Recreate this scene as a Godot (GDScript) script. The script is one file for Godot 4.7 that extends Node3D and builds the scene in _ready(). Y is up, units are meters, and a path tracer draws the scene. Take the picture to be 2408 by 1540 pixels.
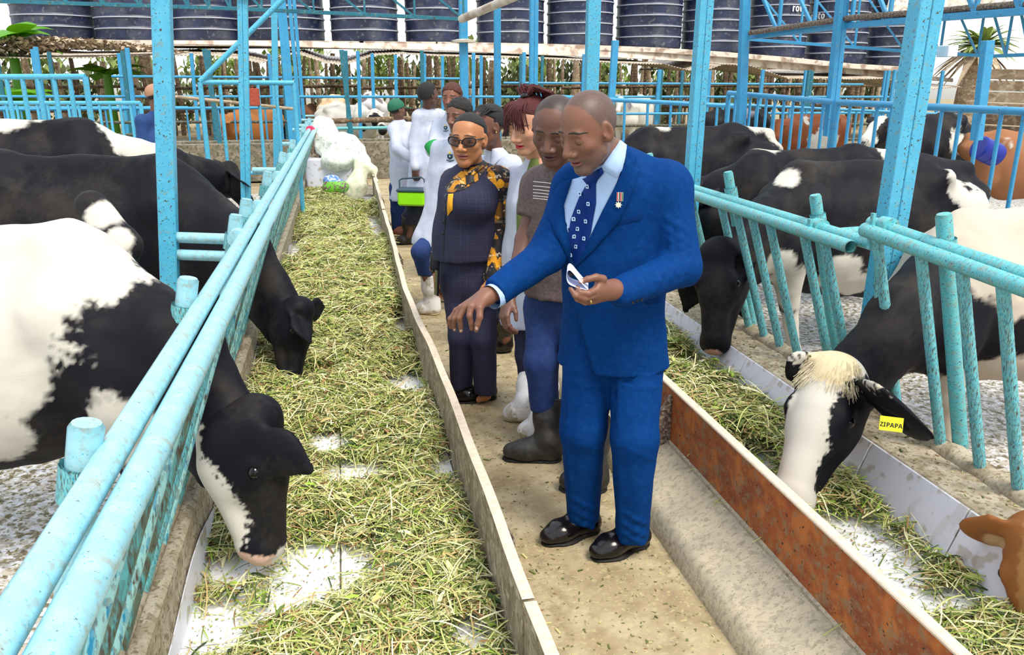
extends Node3D
# Zero-grazing dairy unit: feed passage between two cattle pens, visitors watching cows eat chopped grass.
func _ready() -> void:
	var cam := Camera3D.new()
	cam.name = "camera"
	cam.fov = 43.59
	cam.near = 0.05
	cam.far = 300.0
	add_child(cam)
	cam.position = Vector3(0, 1.8, 0)
	cam.rotation_degrees = Vector3(-16.896, -11.349, 0)
	cam.current = true
	var sky := Sky.new()
	var sm := ProceduralSkyMaterial.new()
	sm.sky_top_color = Color(0.93, 0.96, 1.0)
	sm.sky_horizon_color = Color(0.97, 0.985, 1.0)
	sm.sky_curve = 0.3
	sm.ground_bottom_color = Color(0.62, 0.6, 0.55)
	sm.ground_horizon_color = Color(0.8, 0.8, 0.78)
	sm.sun_angle_max = 1.0
	sm.sky_energy_multiplier = 1.0
	sky.sky_material = sm
	var env := Environment.new()
	env.background_mode = Environment.BG_SKY
	env.sky = sky
	env.tonemap_mode = Environment.TONE_MAPPER_LINEAR
	env.tonemap_exposure = 1.4
	env.sdfgi_enabled = true
	env.ssao_enabled = true
	env.ssil_enabled = true
	var we := WorldEnvironment.new()
	we.name = "world_environment"
	we.environment = env
	add_child(we)
	var sun := DirectionalLight3D.new()
	sun.name = "hazy_sun"
	sun.light_color = Color(1.0, 0.97, 0.92)
	sun.light_energy = 0.9
	sun.light_angular_distance = 25.0
	sun.shadow_enabled = true
	add_child(sun)
	sun.rotation_degrees = Vector3(-58, 28, 0)
	make_materials()
	build_setting()
	build_barriers()
	build_posts()
	build_background()
	build_cows()
	build_people()
	build_fodder()
	build_small_things()
	finish_nets()

# ---------------------------------------------------------------- mesh builder
class MB:
	var v := PackedVector3Array()
	var n := PackedVector3Array()
	var c := PackedColorArray()
	var t := PackedVector2Array()
	var i := PackedInt32Array()
	var jobs: Array = []
	func tri(a: Vector3, b: Vector3, d: Vector3, na: Vector3, nb: Vector3, nd: Vector3) -> void:
		var k := v.size()
		v.append(a); v.append(b); v.append(d)
		n.append(na); n.append(nb); n.append(nd)
		if (b - a).cross(d - a).dot(na + nb + nd) < 0.0:
			i.append(k); i.append(k + 1); i.append(k + 2)
		else:
			i.append(k); i.append(k + 2); i.append(k + 1)
	func flat(a: Vector3, b: Vector3, d: Vector3, out: Vector3) -> void:
		var m := (b - a).cross(d - a)
		if m.length_squared() < 1e-16: return
		m = m.normalized()
		if m.dot(out) < 0.0: m = -m
		tri(a, b, d, m, m, m)
	func quad(a: Vector3, b: Vector3, d: Vector3, e: Vector3, out: Vector3) -> void:
		flat(a, b, d, out); flat(a, d, e, out)
	func box(ctr: Vector3, size: Vector3, bs := Basis.IDENTITY, bev := 0.0) -> MB:
		var h := size * 0.5
		if bev <= 0.0: bev = minf(h.x, minf(h.y, h.z)) * 0.12
		bev = minf(bev, minf(h.x, minf(h.y, h.z)) * 0.8)
		var g := h - Vector3(bev, bev, bev)
		for ax in 3:
			var u := (ax + 1) % 3
			var w := (ax + 2) % 3
			for s in [-1.0, 1.0]:
				var q: Array[Vector3] = []
				for e in [[-1, -1], [1, -1], [1, 1], [-1, 1]]:
					var p := Vector3()
					p[ax] = s * h[ax]; p[u] = e[0] * g[u]; p[w] = e[1] * g[w]
					q.append(ctr + bs * p)
				var o := Vector3(); o[ax] = s
				quad(q[0], q[1], q[2], q[3], bs * o)
			for s1 in [-1.0, 1.0]:
				for s2 in [-1.0, 1.0]:
					var r: Array[Vector3] = []
					for e in [[0, -1], [0, 1], [1, 1], [1, -1]]:
						var p := Vector3()
						p[ax] = e[1] * g[ax]
						p[u] = s1 * (h[u] if e[0] == 0 else g[u])
						p[w] = s2 * (g[w] if e[0] == 0 else h[w])
						r.append(ctr + bs * p)
					var o := Vector3(); o[u] = s1; o[w] = s2
					quad(r[0], r[1], r[2], r[3], bs * o)
		for sx in [-1.0, 1.0]:
			for sy in [-1.0, 1.0]:
				for sz in [-1.0, 1.0]:
					flat(ctr + bs * Vector3(sx * h.x, sy * g.y, sz * g.z), ctr + bs * Vector3(sx * g.x, sy * h.y, sz * g.z), ctr + bs * Vector3(sx * g.x, sy * g.y, sz * h.z), bs * Vector3(sx, sy, sz))
		return self
	func bar(a: Vector3, b: Vector3, w: float, d: float, upv := Vector3.UP) -> MB:
		var y := (b - a).normalized()
		var x := upv.cross(y)
		if x.length() < 0.05: x = Vector3.RIGHT.cross(y)
		x = x.normalized()
		return box((a + b) * 0.5, Vector3(w, (b - a).length(), d), Basis(x, y, x.cross(y).normalized()))
	func tube(pts: Array, rad, seg := 10, cap := true) -> MB:
		var m := pts.size()
		var rings: Array = []
		var nor: Array = []
		var px := Vector3.ZERO
		for k in m:
			var dir: Vector3 = (pts[mini(k + 1, m - 1)] - pts[maxi(k - 1, 0)]).normalized()
			if px == Vector3.ZERO:
				px = dir.cross(Vector3(0.31, 0.2, 0.93)).normalized()
			px = (px - dir * px.dot(dir)).normalized()
			var py := dir.cross(px)
			var r: float = rad[k] if rad is Array else rad
			var ring := PackedVector3Array()
			var nn := PackedVector3Array()
			for s in seg + 1:
				var an := TAU * s / seg
				var o := px * cos(an) + py * sin(an)
				ring.append(pts[k] + o * r); nn.append(o)
			rings.append(ring); nor.append(nn)
		for k in m - 1:
			for s in seg:
				tri(rings[k][s], rings[k][s + 1], rings[k + 1][s + 1], nor[k][s], nor[k][s + 1], nor[k + 1][s + 1])
				tri(rings[k][s], rings[k + 1][s + 1], rings[k + 1][s], nor[k][s], nor[k + 1][s + 1], nor[k + 1][s])
		if cap:
			for e in [0, m - 1]:
				var o: Vector3 = (pts[0] - pts[1]) if e == 0 else (pts[m - 1] - pts[m - 2])
				for s in seg: flat(pts[e], rings[e][s], rings[e][s + 1], o)
		return self
	func lathe(prof: Array, seg: int, x := Transform3D.IDENTITY) -> MB:
		for k in prof.size() - 1:
			var p: Vector2 = prof[k]
			var q: Vector2 = prof[k + 1]
			var d := (q - p).normalized()
			var nr := Vector2(d.y, -d.x)
			for s in seg:
				var a0 := TAU * s / seg
				var a1 := TAU * (s + 1) / seg
				var o0 := Vector3(cos(a0), 0, sin(a0))
				var o1 := Vector3(cos(a1), 0, sin(a1))
				var n0 := x.basis * (o0 * nr.x + Vector3.UP * nr.y)
				var n1 := x.basis * (o1 * nr.x + Vector3.UP * nr.y)
				var a := x * (o0 * p.x + Vector3.UP * p.y)
				var b := x * (o1 * p.x + Vector3.UP * p.y)
				var e := x * (o1 * q.x + Vector3.UP * q.y)
				var f := x * (o0 * q.x + Vector3.UP * q.y)
				if p.x > 1e-5: tri(a, b, e, n0, n1, n1)
				if q.x > 1e-5: tri(a, e, f, n0, n1, n0)
		return self
	func prism(poly: PackedVector2Array, depth: float, x: Transform3D) -> MB:
		var id := Geometry2D.triangulate_polygon(poly)
		for s in [0.0, 1.0]:
			for k in range(0, id.size(), 3):
				var q: Array[Vector3] = []
				for e in 3: q.append(x * Vector3(poly[id[k + e]].x, poly[id[k + e]].y, s * depth))
				flat(q[0], q[1], q[2], x.basis * Vector3(0, 0, s * 2.0 - 1.0))
		var cw := Geometry2D.is_polygon_clockwise(poly)
		for k in poly.size():
			var a := poly[k]
			var b := poly[(k + 1) % poly.size()]
			var o := Vector2(b.y - a.y, a.x - b.x) * (-1.0 if cw else 1.0)
			quad(x * Vector3(a.x, a.y, 0), x * Vector3(b.x, b.y, 0), x * Vector3(b.x, b.y, depth), x * Vector3(a.x, a.y, depth), x.basis * Vector3(o.x, o.y, 0))
		return self
	func ball(ctr: Vector3, r: Vector3, bs := Basis.IDENTITY, seg := 12) -> MB:
		var hs := seg / 2
		for k in hs:
			for s in seg:
				var q: Array[Vector3] = []
				for e in [[k, s], [k, s + 1], [k + 1, s + 1], [k + 1, s]]:
					var th: float = PI * e[0] / hs
					var ph: float = TAU * e[1] / seg
					q.append(Vector3(sin(th) * cos(ph), cos(th), sin(th) * sin(ph)))
				var P: Array[Vector3] = []
				var N: Array[Vector3] = []
				for e in q:
					P.append(ctr + bs * (e * r)); N.append((bs * (e / r)).normalized())
				if k > 0: tri(P[0], P[1], P[2], N[0], N[1], N[2])
				if k < hs - 1: tri(P[0], P[2], P[3], N[0], N[2], N[3])
		return self
	# a surface given as a function of two numbers, welded and smooth
	func sheet(f: Callable, nu: int, nv: int, thick := 0.0) -> MB:
		var g: Array = []
		for b in nv + 1:
			var row := PackedVector3Array()
			for a in nu + 1: row.append(f.call(float(a) / nu, float(b) / nv))
			g.append(row)
		var nr: Array = []
		for b in nv + 1:
			var row := PackedVector3Array()
			for a in nu + 1:
				var du: Vector3 = g[b][mini(a + 1, nu)] - g[b][maxi(a - 1, 0)]
				var dv: Vector3 = g[mini(b + 1, nv)][a] - g[maxi(b - 1, 0)][a]
				row.append(du.cross(dv).normalized())
			nr.append(row)
		for b in nv:
			for a in nu:
				var A: Vector3 = g[b][a]; var B: Vector3 = g[b][a + 1]; var D: Vector3 = g[b + 1][a + 1]; var E: Vector3 = g[b + 1][a]
				var na: Vector3 = nr[b][a]; var nb: Vector3 = nr[b][a + 1]; var nd: Vector3 = nr[b + 1][a + 1]; var ne: Vector3 = nr[b + 1][a]
				tri(A, B, D, na, nb, nd); tri(A, D, E, na, nd, ne)
				if thick > 0.0:
					tri(A - na * thick, B - nb * thick, D - nd * thick, -na, -nb, -nd)
					tri(A - na * thick, D - nd * thick, E - ne * thick, -na, -nd, -ne)
		if thick > 0.0:
			for a in nu:
				for b in [0, nv]:
					var A: Vector3 = g[b][a]; var B: Vector3 = g[b][a + 1]
					quad(A, B, B - nr[b][a + 1] * thick, A - nr[b][a] * thick, g[b][a] - g[nv - b][a])
			for b in nv:
				for a in [0, nu]:
					var A: Vector3 = g[b][a]; var B: Vector3 = g[b + 1][a]
					quad(A, B, B - nr[b + 1][a] * thick, A - nr[b][a] * thick, g[b][a] - g[b][nu - a])
		return self
	func paint(col: Color) -> MB:
		while c.size() < v.size(): c.append(col)
		return self
	func mesh(mat: Material, org := Vector3.ZERO) -> ArrayMesh:
		var ar: Array = []
		ar.resize(Mesh.ARRAY_MAX)
		if org != Vector3.ZERO:
			for k in v.size(): v[k] -= org
		ar[Mesh.ARRAY_VERTEX] = v
		ar[Mesh.ARRAY_NORMAL] = n
		if c.size() == v.size(): ar[Mesh.ARRAY_COLOR] = c
		if t.size() == v.size(): ar[Mesh.ARRAY_TEX_UV] = t
		ar[Mesh.ARRAY_INDEX] = i
		var m := ArrayMesh.new()
		m.add_surface_from_arrays(Mesh.PRIMITIVE_TRIANGLES, ar)
		m.surface_set_material(0, mat)
		return m

# ---------------------------------------------------------------- scene tree helpers
var used := {}
func numbered(s: String) -> String:
	if not used.has(s):
		used[s] = 0
		return s
	used[s] += 1
	return "%s_%03d" % [s, used[s]]
func tag(o: Node, label: String, category: String, group := "", kind := "") -> Node:
	if label: o.set_meta("label", label)
	if category: o.set_meta("category", category)
	if group: o.set_meta("group", group)
	if kind: o.set_meta("kind", kind)
	return o
func thing(called: String, at: Vector3, label: String, category: String, group := "", kind := "") -> Node3D:
	var o := Node3D.new()
	o.name = numbered(called)
	add_child(o)
	o.position = at
	tag(o, label, category, group, kind)
	return o
func wpos(o: Node3D) -> Vector3:
	var p := Vector3.ZERO
	while o != self and o != null:
		p += o.position
		o = o.get_parent() as Node3D
	return p
# b holds world coordinates; the node keeps its parent's origin
func part(called: String, b: MB, mat: Material, parent: Node3D) -> MeshInstance3D:
	var o := MeshInstance3D.new()
	o.name = called
	if b.jobs.is_empty(): o.mesh = b.mesh(mat, wpos(parent))
	else:
		var load_ := 0.0
		for j in b.jobs: load_ += j[0].size() / (j[1] * j[1])
		waiting.append([o, b, mat, wpos(parent), load_])
	parent.add_child(o, true)
	return o
func obj(called: String, b: MB, mat: Material, at: Vector3, label: String, category: String, group := "", kind := "") -> MeshInstance3D:
	var o := MeshInstance3D.new()
	o.name = numbered(called)
	o.mesh = b.mesh(mat, at)
	add_child(o)
	o.position = at
	tag(o, label, category, group, kind)
	return o
func frame(fwd: Vector3, up: Vector3) -> Basis:
	var z := fwd.normalized()
	var x := up.cross(z).normalized()
	return Basis(x, z.cross(x), z)

# ---------------------------------------------------------------- smooth-joined tapered shapes, meshed as surface nets
class Prim:
	var t := 0
	var a := Vector3()
	var b := Vector3()
	var ba := Vector3()
	var il := 0.0
	var ra := 0.0
	var dr := 0.0
	var n := Vector3()
	var fs := 1.0
	var fk := 0.0
	var k := 0.03
	var op := 0
	var m := Basis.IDENTITY
	var r := Vector3.ONE
	var rmax := 0.0
func bone(a: Vector3, ra: float, b: Vector3, rb: float, k := 0.03, flat := Vector3.ZERO, fs := 1.0, op := 0) -> Prim:
	var q := Prim.new()
	q.a = a; q.b = b; q.ra = ra; q.dr = rb - ra; q.k = k; q.op = op
	q.rmax = maxf(ra, rb)
	if flat != Vector3.ZERO:
		q.n = flat.normalized(); q.fs = fs; q.fk = 1.0 / fs - 1.0
		if fs > 1.0: q.rmax *= fs
	q.ba = b - a
	if q.fk != 0.0: q.ba += q.n * (q.n.dot(q.ba) * q.fk)
	var l := q.ba.length_squared()
	q.il = 1.0 / l if l > 1e-12 else 0.0
	return q
func ell(c: Vector3, r: Vector3, bs := Basis.IDENTITY, k := 0.03, op := 0) -> Prim:
	var q := Prim.new()
	q.t = 1; q.a = c; q.b = c; q.r = r; q.k = k; q.op = op
	q.m = bs.transposed()
	q.rmax = maxf(r.x, maxf(r.y, r.z))
	return q
func cut(p: Vector3, nrm: Vector3, k := 0.004) -> Prim:
	var q := Prim.new()
	q.t = 2; q.a = p; q.n = nrm.normalized(); q.k = k; q.op = 2
	return q
# removes what lies inside all the given half spaces [[point, outward normal], ...]
class Wedge extends Prim:
	var pts: Array[Vector3] = []
	var nrs: Array[Vector3] = []
func wedge(planes: Array, k := 0.004) -> Wedge:
	var q := Wedge.new()
	q.t = 3; q.op = 1; q.k = k
	for e in planes:
		q.pts.append(e[0]); q.nrs.append(e[1].normalized())
	return q
static func pd(q: Prim, p: Vector3) -> float:
	if q.t == 0:
		var w := p - q.a
		if q.fk != 0.0: w += q.n * (q.n.dot(w) * q.fk)
		var h := clampf(w.dot(q.ba) * q.il, 0.0, 1.0)
		var e := (w - q.ba * h).length() - q.ra - q.dr * h
		return e * q.fs if q.fs < 1.0 else e
	elif q.t == 1:
		var u: Vector3 = (q.m * (p - q.a)) / q.r
		var k0 := u.length()
		var k1 := (u / q.r).length()
		return k0 * (k0 - 1.0) / k1 if k1 > 1e-6 else -q.rmax
	elif q.t == 2:
		return q.n.dot(p - q.a)
	var d := -1e9
	var wq := q as Wedge
	for j in wq.pts.size():
		d = maxf(d, wq.nrs[j].dot(p - wq.pts[j]))
	return d
static func field(ps: Array, p: Vector3) -> float:
	var d := 1e9
	for q: Prim in ps:
		var e: float
		if q.t == 0:
			var w := p - q.a
			if q.fk != 0.0: w += q.n * (q.n.dot(w) * q.fk)
			var t := clampf(w.dot(q.ba) * q.il, 0.0, 1.0)
			e = (w - q.ba * t).length() - q.ra - q.dr * t
			if q.fs < 1.0: e *= q.fs
		else: e = pd(q, p)
		if q.op == 0:
			var h := q.k - absf(d - e)
			d = minf(d, e)
			if h > 0.0: d -= h * h * 0.25 / q.k
		else:
			if q.op == 1: e = -e
			var h := q.k - absf(d - e)
			d = maxf(d, e)
			if h > 0.0: d += h * h * 0.25 / q.k
	return d
# nets are queued on their builder and meshed side by side at the end
func net(o: MB, ps: Array, cell: float, col = null, noise: FastNoiseLite = null, amp := 0.0, ns := Vector3.ONE) -> MB:
	o.jobs.append([ps, cell, col, noise, amp, ns])
	return o
var waiting: Array = []
func run_waiting(k: int) -> void:
	var b: MB = waiting[k][1]
	for j in b.jobs: mesh_net(b, j[0], j[1], j[2], j[3], j[4], j[5])
func finish_nets() -> void:
	waiting.sort_custom(func(a, b): return a[4] > b[4])
	var id := WorkerThreadPool.add_group_task(func(k): run_waiting(k), waiting.size(), -1, true)
	WorkerThreadPool.wait_for_group_task_completion(id)
	for e in waiting: (e[0] as MeshInstance3D).mesh = (e[1] as MB).mesh(e[2], e[3])
	waiting.clear()
func mesh_net(o: MB, ps: Array, cell: float, col, noise: FastNoiseLite, amp: float, ns: Vector3) -> MB:
	var lo := Vector3(1e9, 1e9, 1e9)
	var hi := -lo
	for q: Prim in ps:
		if q.op != 0: continue
		var e := Vector3.ONE * (q.rmax + amp + cell * 2.0)
		lo = lo.min(q.a.min(q.b) - e); hi = hi.max(q.a.max(q.b) + e)
	const B := 4
	var nb := Vector3i(((hi - lo) / (cell * B)).ceil()) + Vector3i.ONE
	var nx := nb.x * B
	var ny := nb.y * B
	var nz := nb.z * B
	var sy := nx
	var sz := nx * ny
	var val := PackedFloat32Array()
	val.resize(nx * ny * nz)
	val.fill(1e9)
	var rad := cell * B * 0.87
	var act := PackedInt32Array()
	var half := Vector3.ONE * (cell * (B - 1) * 0.5)
	# plain arrays are read far faster than objects
	var np := ps.size()
	var T := PackedInt32Array()
	var OP := PackedInt32Array()
	var A := PackedVector3Array()
	var BA := PackedVector3Array()
	var NN := PackedVector3Array()
	var RR := PackedVector3Array()
	var MX := PackedVector3Array()
	var IL := PackedFloat32Array()
	var RA := PackedFloat32Array()
	var DR := PackedFloat32Array()
	var FS := PackedFloat32Array()
	var FK := PackedFloat32Array()
	var KK := PackedFloat32Array()
	for q: Prim in ps:
		T.append(q.t); OP.append(q.op); A.append(q.a); BA.append(q.ba); NN.append(q.n); RR.append(q.r)
		MX.append(q.m.x); MX.append(q.m.y); MX.append(q.m.z)
		IL.append(q.il); RA.append(q.ra); DR.append(q.dr); FS.append(q.fs); FK.append(q.fk); KK.append(q.k)
	var near := PackedInt32Array()
	near.resize(np)
	for bz in nb.z:
		for by in nb.y:
			for bx in nb.x:
				var base := lo + Vector3(bx, by, bz) * (cell * B)
				var ctr := base + half
				var nn := 0
				var d := 1e9
				for j in np:
					var e: float
					var t := T[j]
					if t == 0:
						var w := ctr - A[j]
						var fk := FK[j]
						if fk != 0.0: w += NN[j] * (NN[j].dot(w) * fk)
						var ba := BA[j]
						var u := clampf(w.dot(ba) * IL[j], 0.0, 1.0)
						e = (w - ba * u).length() - RA[j] - DR[j] * u
						if FS[j] < 1.0: e *= FS[j]
					elif t == 1:
						var g := ctr - A[j]
						var u := (MX[j * 3] * g.x + MX[j * 3 + 1] * g.y + MX[j * 3 + 2] * g.z) / RR[j]
						var k0 := u.length()
						e = k0 * (k0 - 1.0) / maxf((u / RR[j]).length(), 1e-6)
					elif t == 2: e = NN[j].dot(ctr - A[j])
					else: e = pd(ps[j], ctr)
					var k := KK[j]
					if OP[j] == 0:
						if e < rad * 1.3 + k:
							near[nn] = j
							nn += 1
						var h := k - absf(d - e)
						d = minf(d, e)
						if h > 0.0: d -= h * h * 0.25 / k
					else:
						if OP[j] == 1: e = -e
						if e > -rad * 1.3 - k:
							near[nn] = j
							nn += 1
						d = maxf(d, e)
				if nn == 0 or absf(d) > rad * 1.35 + cell * 1.5 + amp: continue
				var i0 := bx * B + by * B * sy + bz * B * sz
				act.append(i0)
				for z in B:
					for y in B:
						var ii := i0 + y * sy + z * sz
						var p := base + Vector3(0, y * cell, z * cell)
						for x in B:
							var f := 1e9
							for m in nn:
								var j := near[m]
								var e: float
								var t := T[j]
								if t == 0:
									var w := p - A[j]
									var fk := FK[j]
									if fk != 0.0: w += NN[j] * (NN[j].dot(w) * fk)
									var ba := BA[j]
									var u := clampf(w.dot(ba) * IL[j], 0.0, 1.0)
									e = (w - ba * u).length() - RA[j] - DR[j] * u
									if FS[j] < 1.0: e *= FS[j]
								elif t == 1:
									var g := p - A[j]
									var u := (MX[j * 3] * g.x + MX[j * 3 + 1] * g.y + MX[j * 3 + 2] * g.z) / RR[j]
									var k0 := u.length()
									e = k0 * (k0 - 1.0) / maxf((u / RR[j]).length(), 1e-6)
								elif t == 2: e = NN[j].dot(p - A[j])
								else: e = pd(ps[j], p)
								var k := KK[j]
								if OP[j] == 0:
									var h := k - absf(f - e)
									f = minf(f, e)
									if h > 0.0: f -= h * h * 0.25 / k
								else:
									if OP[j] == 1: e = -e
									var h := k - absf(f - e)
									f = maxf(f, e)
									if h > 0.0: f += h * h * 0.25 / k
							if amp > 0.0: f += amp * noise.get_noise_3dv(p * ns)
							val[ii] = f
							ii += 1
							p.x += cell
	var vid := PackedInt32Array()
	vid.resize(val.size())
	vid.fill(-1)
	var off := PackedInt32Array([0, 1, sy, sy + 1, sz, sz + 1, sz + sy, sz + sy + 1])
	var ed := [[0, 1], [2, 3], [4, 5], [6, 7], [0, 2], [1, 3], [4, 6], [5, 7], [0, 4], [1, 5], [2, 6], [3, 7]]
	var cp := [Vector3(0, 0, 0), Vector3(1, 0, 0), Vector3(0, 1, 0), Vector3(1, 1, 0), Vector3(0, 0, 1), Vector3(1, 0, 1), Vector3(0, 1, 1), Vector3(1, 1, 1)]
	var tot := val.size()
	var v0 := o.v.size()
	var cells := PackedInt32Array()
	var cv := PackedFloat32Array()
	cv.resize(8)
	for i0 in act:
		for z in B:
			for y in B:
				for x in B:
					var c := i0 + x + y * sy + z * sz
					if c + sz + sy + 1 >= tot: continue
					var neg := 0
					var bad := false
					for j in 8:
						var f := val[c + off[j]]
						cv[j] = f
						if f > 1e8:
							bad = true
							break
						if f < 0.0: neg += 1
					if bad or neg == 0 or neg == 8: continue
					var s := Vector3()
					var m := 0
					for e in ed:
						var f0 := cv[e[0]]
						var f1 := cv[e[1]]
						if (f0 < 0.0) != (f1 < 0.0):
							s += (cp[e[0]] as Vector3).lerp(cp[e[1]], f0 / (f0 - f1))
							m += 1
					var cz := c / sz
					var cy := (c - cz * sz) / sy
					var cx := c - cz * sz - cy * sy
					vid[c] = o.v.size()
					o.v.append(lo + (Vector3(cx, cy, cz) + s / m) * cell)
					cells.append(c)
	o.n.resize(o.v.size())
	for k in range(v0, o.v.size()): o.n[k] = Vector3.ZERO
	var dir := [1, sy, sz]
	for c in cells:
		var neg := val[c] < 0.0
		for ax in 3:
			if (val[c + dir[ax]] < 0.0) == neg: continue
			var u: int = dir[(ax + 1) % 3]
			var w: int = dir[(ax + 2) % 3]
			if c - u - w < 0: continue
			var q0 := vid[c - u - w]
			var q1 := vid[c - w]
			var q2 := vid[c]
			var q3 := vid[c - u]
			if q0 < 0 or q1 < 0 or q2 < 0 or q3 < 0: continue
			if neg:
				var sw := q1
				q1 = q3; q3 = sw
			var P0 := o.v[q0]
			var nr := (o.v[q2] - P0).cross(o.v[q3] - o.v[q1])
			o.n[q0] -= nr; o.n[q1] -= nr; o.n[q2] -= nr; o.n[q3] -= nr
			o.i.append(q0); o.i.append(q1); o.i.append(q2)
			o.i.append(q0); o.i.append(q2); o.i.append(q3)
	for k in range(v0, o.v.size()): o.n[k] = o.n[k].normalized()
	if col != null:
		while o.c.size() < v0: o.c.append(Color.WHITE)
		for k in range(v0, o.v.size()): o.c.append(col.call(o.v[k]))
	return o
# lays a flat outline on a shape: every point slides along -dir until it meets the surface, then stands off by lift
var drape_amp := 0.0
var drape_ns := Vector3.ONE
func drape(o: MB, ps: Array, org: Vector3, ux: Vector3, uy: Vector3, poly: PackedVector2Array, step: float, lift: float, start := 0.2, edge := 0.004) -> MB:
	var dir := ux.cross(uy).normalized()
	var lo := poly[0]
	var hi := poly[0]
	for p in poly:
		lo = lo.min(p); hi = hi.max(p)
	var memo := {}
	var pt := func(p: Vector2) -> Vector3:
		var key := Vector2i((p * 20000.0).round())
		if memo.has(key): return memo[key]
		var w := org + ux * p.x + uy * p.y + dir * start
		var run := 0.0
		for it in 40:
			var wp := w - dir * run
			var f := field(ps, wp)
			if drape_amp > 0.0 and f < 0.1: f += drape_amp * cloth.get_noise_3dv(wp * drape_ns)
			run += f * 0.8
			if absf(f) < 0.0004 or run > start * 2.5: break
		var ds := 1e9
		for j in poly.size():
			ds = minf(ds, p.distance_to(Geometry2D.get_closest_point_to_segment(p, poly[j], poly[(j + 1) % poly.size()])))
		var q: Vector3 = w - dir * (run - lift * (0.55 + 0.45 * clampf(ds / edge, 0.0, 1.0)))
		memo[key] = q
		return q
	var nx := int(ceil((hi.x - lo.x) / step))
	var ny := int(ceil((hi.y - lo.y) / step))
	for b in ny:
		for a in nx:
			var p0 := lo + Vector2(a, b) * step
			var sq := PackedVector2Array([p0, p0 + Vector2(step, 0), p0 + Vector2(step, step), p0 + Vector2(0, step)])
			for pc in Geometry2D.intersect_polygons(sq, poly):
				var id := Geometry2D.triangulate_polygon(pc)
				for k in range(0, id.size(), 3):
					o.flat(pt.call(pc[id[k]]), pt.call(pc[id[k + 1]]), pt.call(pc[id[k + 2]]), dir)
	return smooth_from(o, 0)
func smooth_from(o: MB, first: int) -> MB:
	var acc := {}
	for k in range(first, o.v.size()):
		var key := Vector3i((o.v[k] * 5000.0).round())
		acc[key] = acc.get(key, Vector3.ZERO) + o.n[k]
	for k in range(first, o.v.size()):
		var m: Vector3 = acc[Vector3i((o.v[k] * 5000.0).round())]
		if m.length() > 1e-6: o.n[k] = m.normalized()
	return o
func nz(seed_: int, freq: float, oct := 3, type := FastNoiseLite.TYPE_SIMPLEX_SMOOTH) -> FastNoiseLite:
	var f := FastNoiseLite.new()
	f.seed = seed_
	f.frequency = freq
	f.noise_type = type
	f.fractal_octaves = oct
	return f
func C(r: float, g: float, b: float) -> Color:
	return Color(r, g, b)
# sRGB colour given 0..255 as a linear vertex colour
func L(r: float, g: float, b: float) -> Color:
	return Color(r / 255.0, g / 255.0, b / 255.0).srgb_to_linear()

# ---------------------------------------------------------------- materials
var M := {}
func mat(col: Color, rough := 0.8, tex: Texture2D = null, scale := 1.0, world := true) -> StandardMaterial3D:
	var m := StandardMaterial3D.new()
	m.albedo_color = col
	m.roughness = rough
	if tex:
		m.albedo_texture = tex
		m.uv1_triplanar = true
		m.uv1_world_triplanar = world
		m.uv1_scale = Vector3.ONE * scale
	return m
func vmat(rough := 0.8) -> StandardMaterial3D:
	var m := StandardMaterial3D.new()
	m.vertex_color_use_as_albedo = true
	m.roughness = rough
	return m
func bump(m: StandardMaterial3D, tex: Texture2D, k: float, scale := -1.0) -> StandardMaterial3D:
	m.normal_enabled = true
	m.normal_texture = tex
	m.normal_scale = k
	if scale > 0.0:
		m.uv1_triplanar = true
		m.uv1_scale = Vector3.ONE * scale
	return m
func grey(n: FastNoiseLite, size: int) -> PackedByteArray:
	var im := n.get_seamless_image(size, size)
	im.convert(Image.FORMAT_L8)
	return im.get_data()
# layers: [[noise, threshold, softness, colour], ...] laid over base
func layered(size: int, base: Color, layers: Array) -> ImageTexture:
	var d := PackedByteArray()
	d.resize(size * size * 3)
	var r := PackedFloat32Array(); var g := PackedFloat32Array(); var b := PackedFloat32Array()
	r.resize(size * size); g.resize(size * size); b.resize(size * size)
	r.fill(base.r); g.fill(base.g); b.fill(base.b)
	for l in layers:
		var src := grey(l[0], size)
		var lut := PackedFloat32Array()
		for k in 256: lut.append(smoothstep(l[1] - l[2], l[1] + l[2], k / 255.0) * l[3].a)
		var cr: float = l[3].r
		var cg: float = l[3].g
		var cb: float = l[3].b
		for k in src.size():
			var w := lut[src[k]]
			if w > 0.0:
				r[k] += (cr - r[k]) * w; g[k] += (cg - g[k]) * w; b[k] += (cb - b[k]) * w
	for k in r.size():
		d[k * 3] = int(clampf(r[k], 0, 1) * 255.0); d[k * 3 + 1] = int(clampf(g[k], 0, 1) * 255.0); d[k * 3 + 2] = int(clampf(b[k], 0, 1) * 255.0)
	var im := Image.create_from_data(size, size, false, Image.FORMAT_RGB8, d)
	im.generate_mipmaps()
	return ImageTexture.create_from_image(im)
func bumps(n: FastNoiseLite, size: int, k: float) -> ImageTexture:
	var im := n.get_seamless_image(size, size)
	im.convert(Image.FORMAT_RGBA8)
	im.bump_map_to_normal_map(k)
	return ImageTexture.create_from_image(im)

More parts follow.
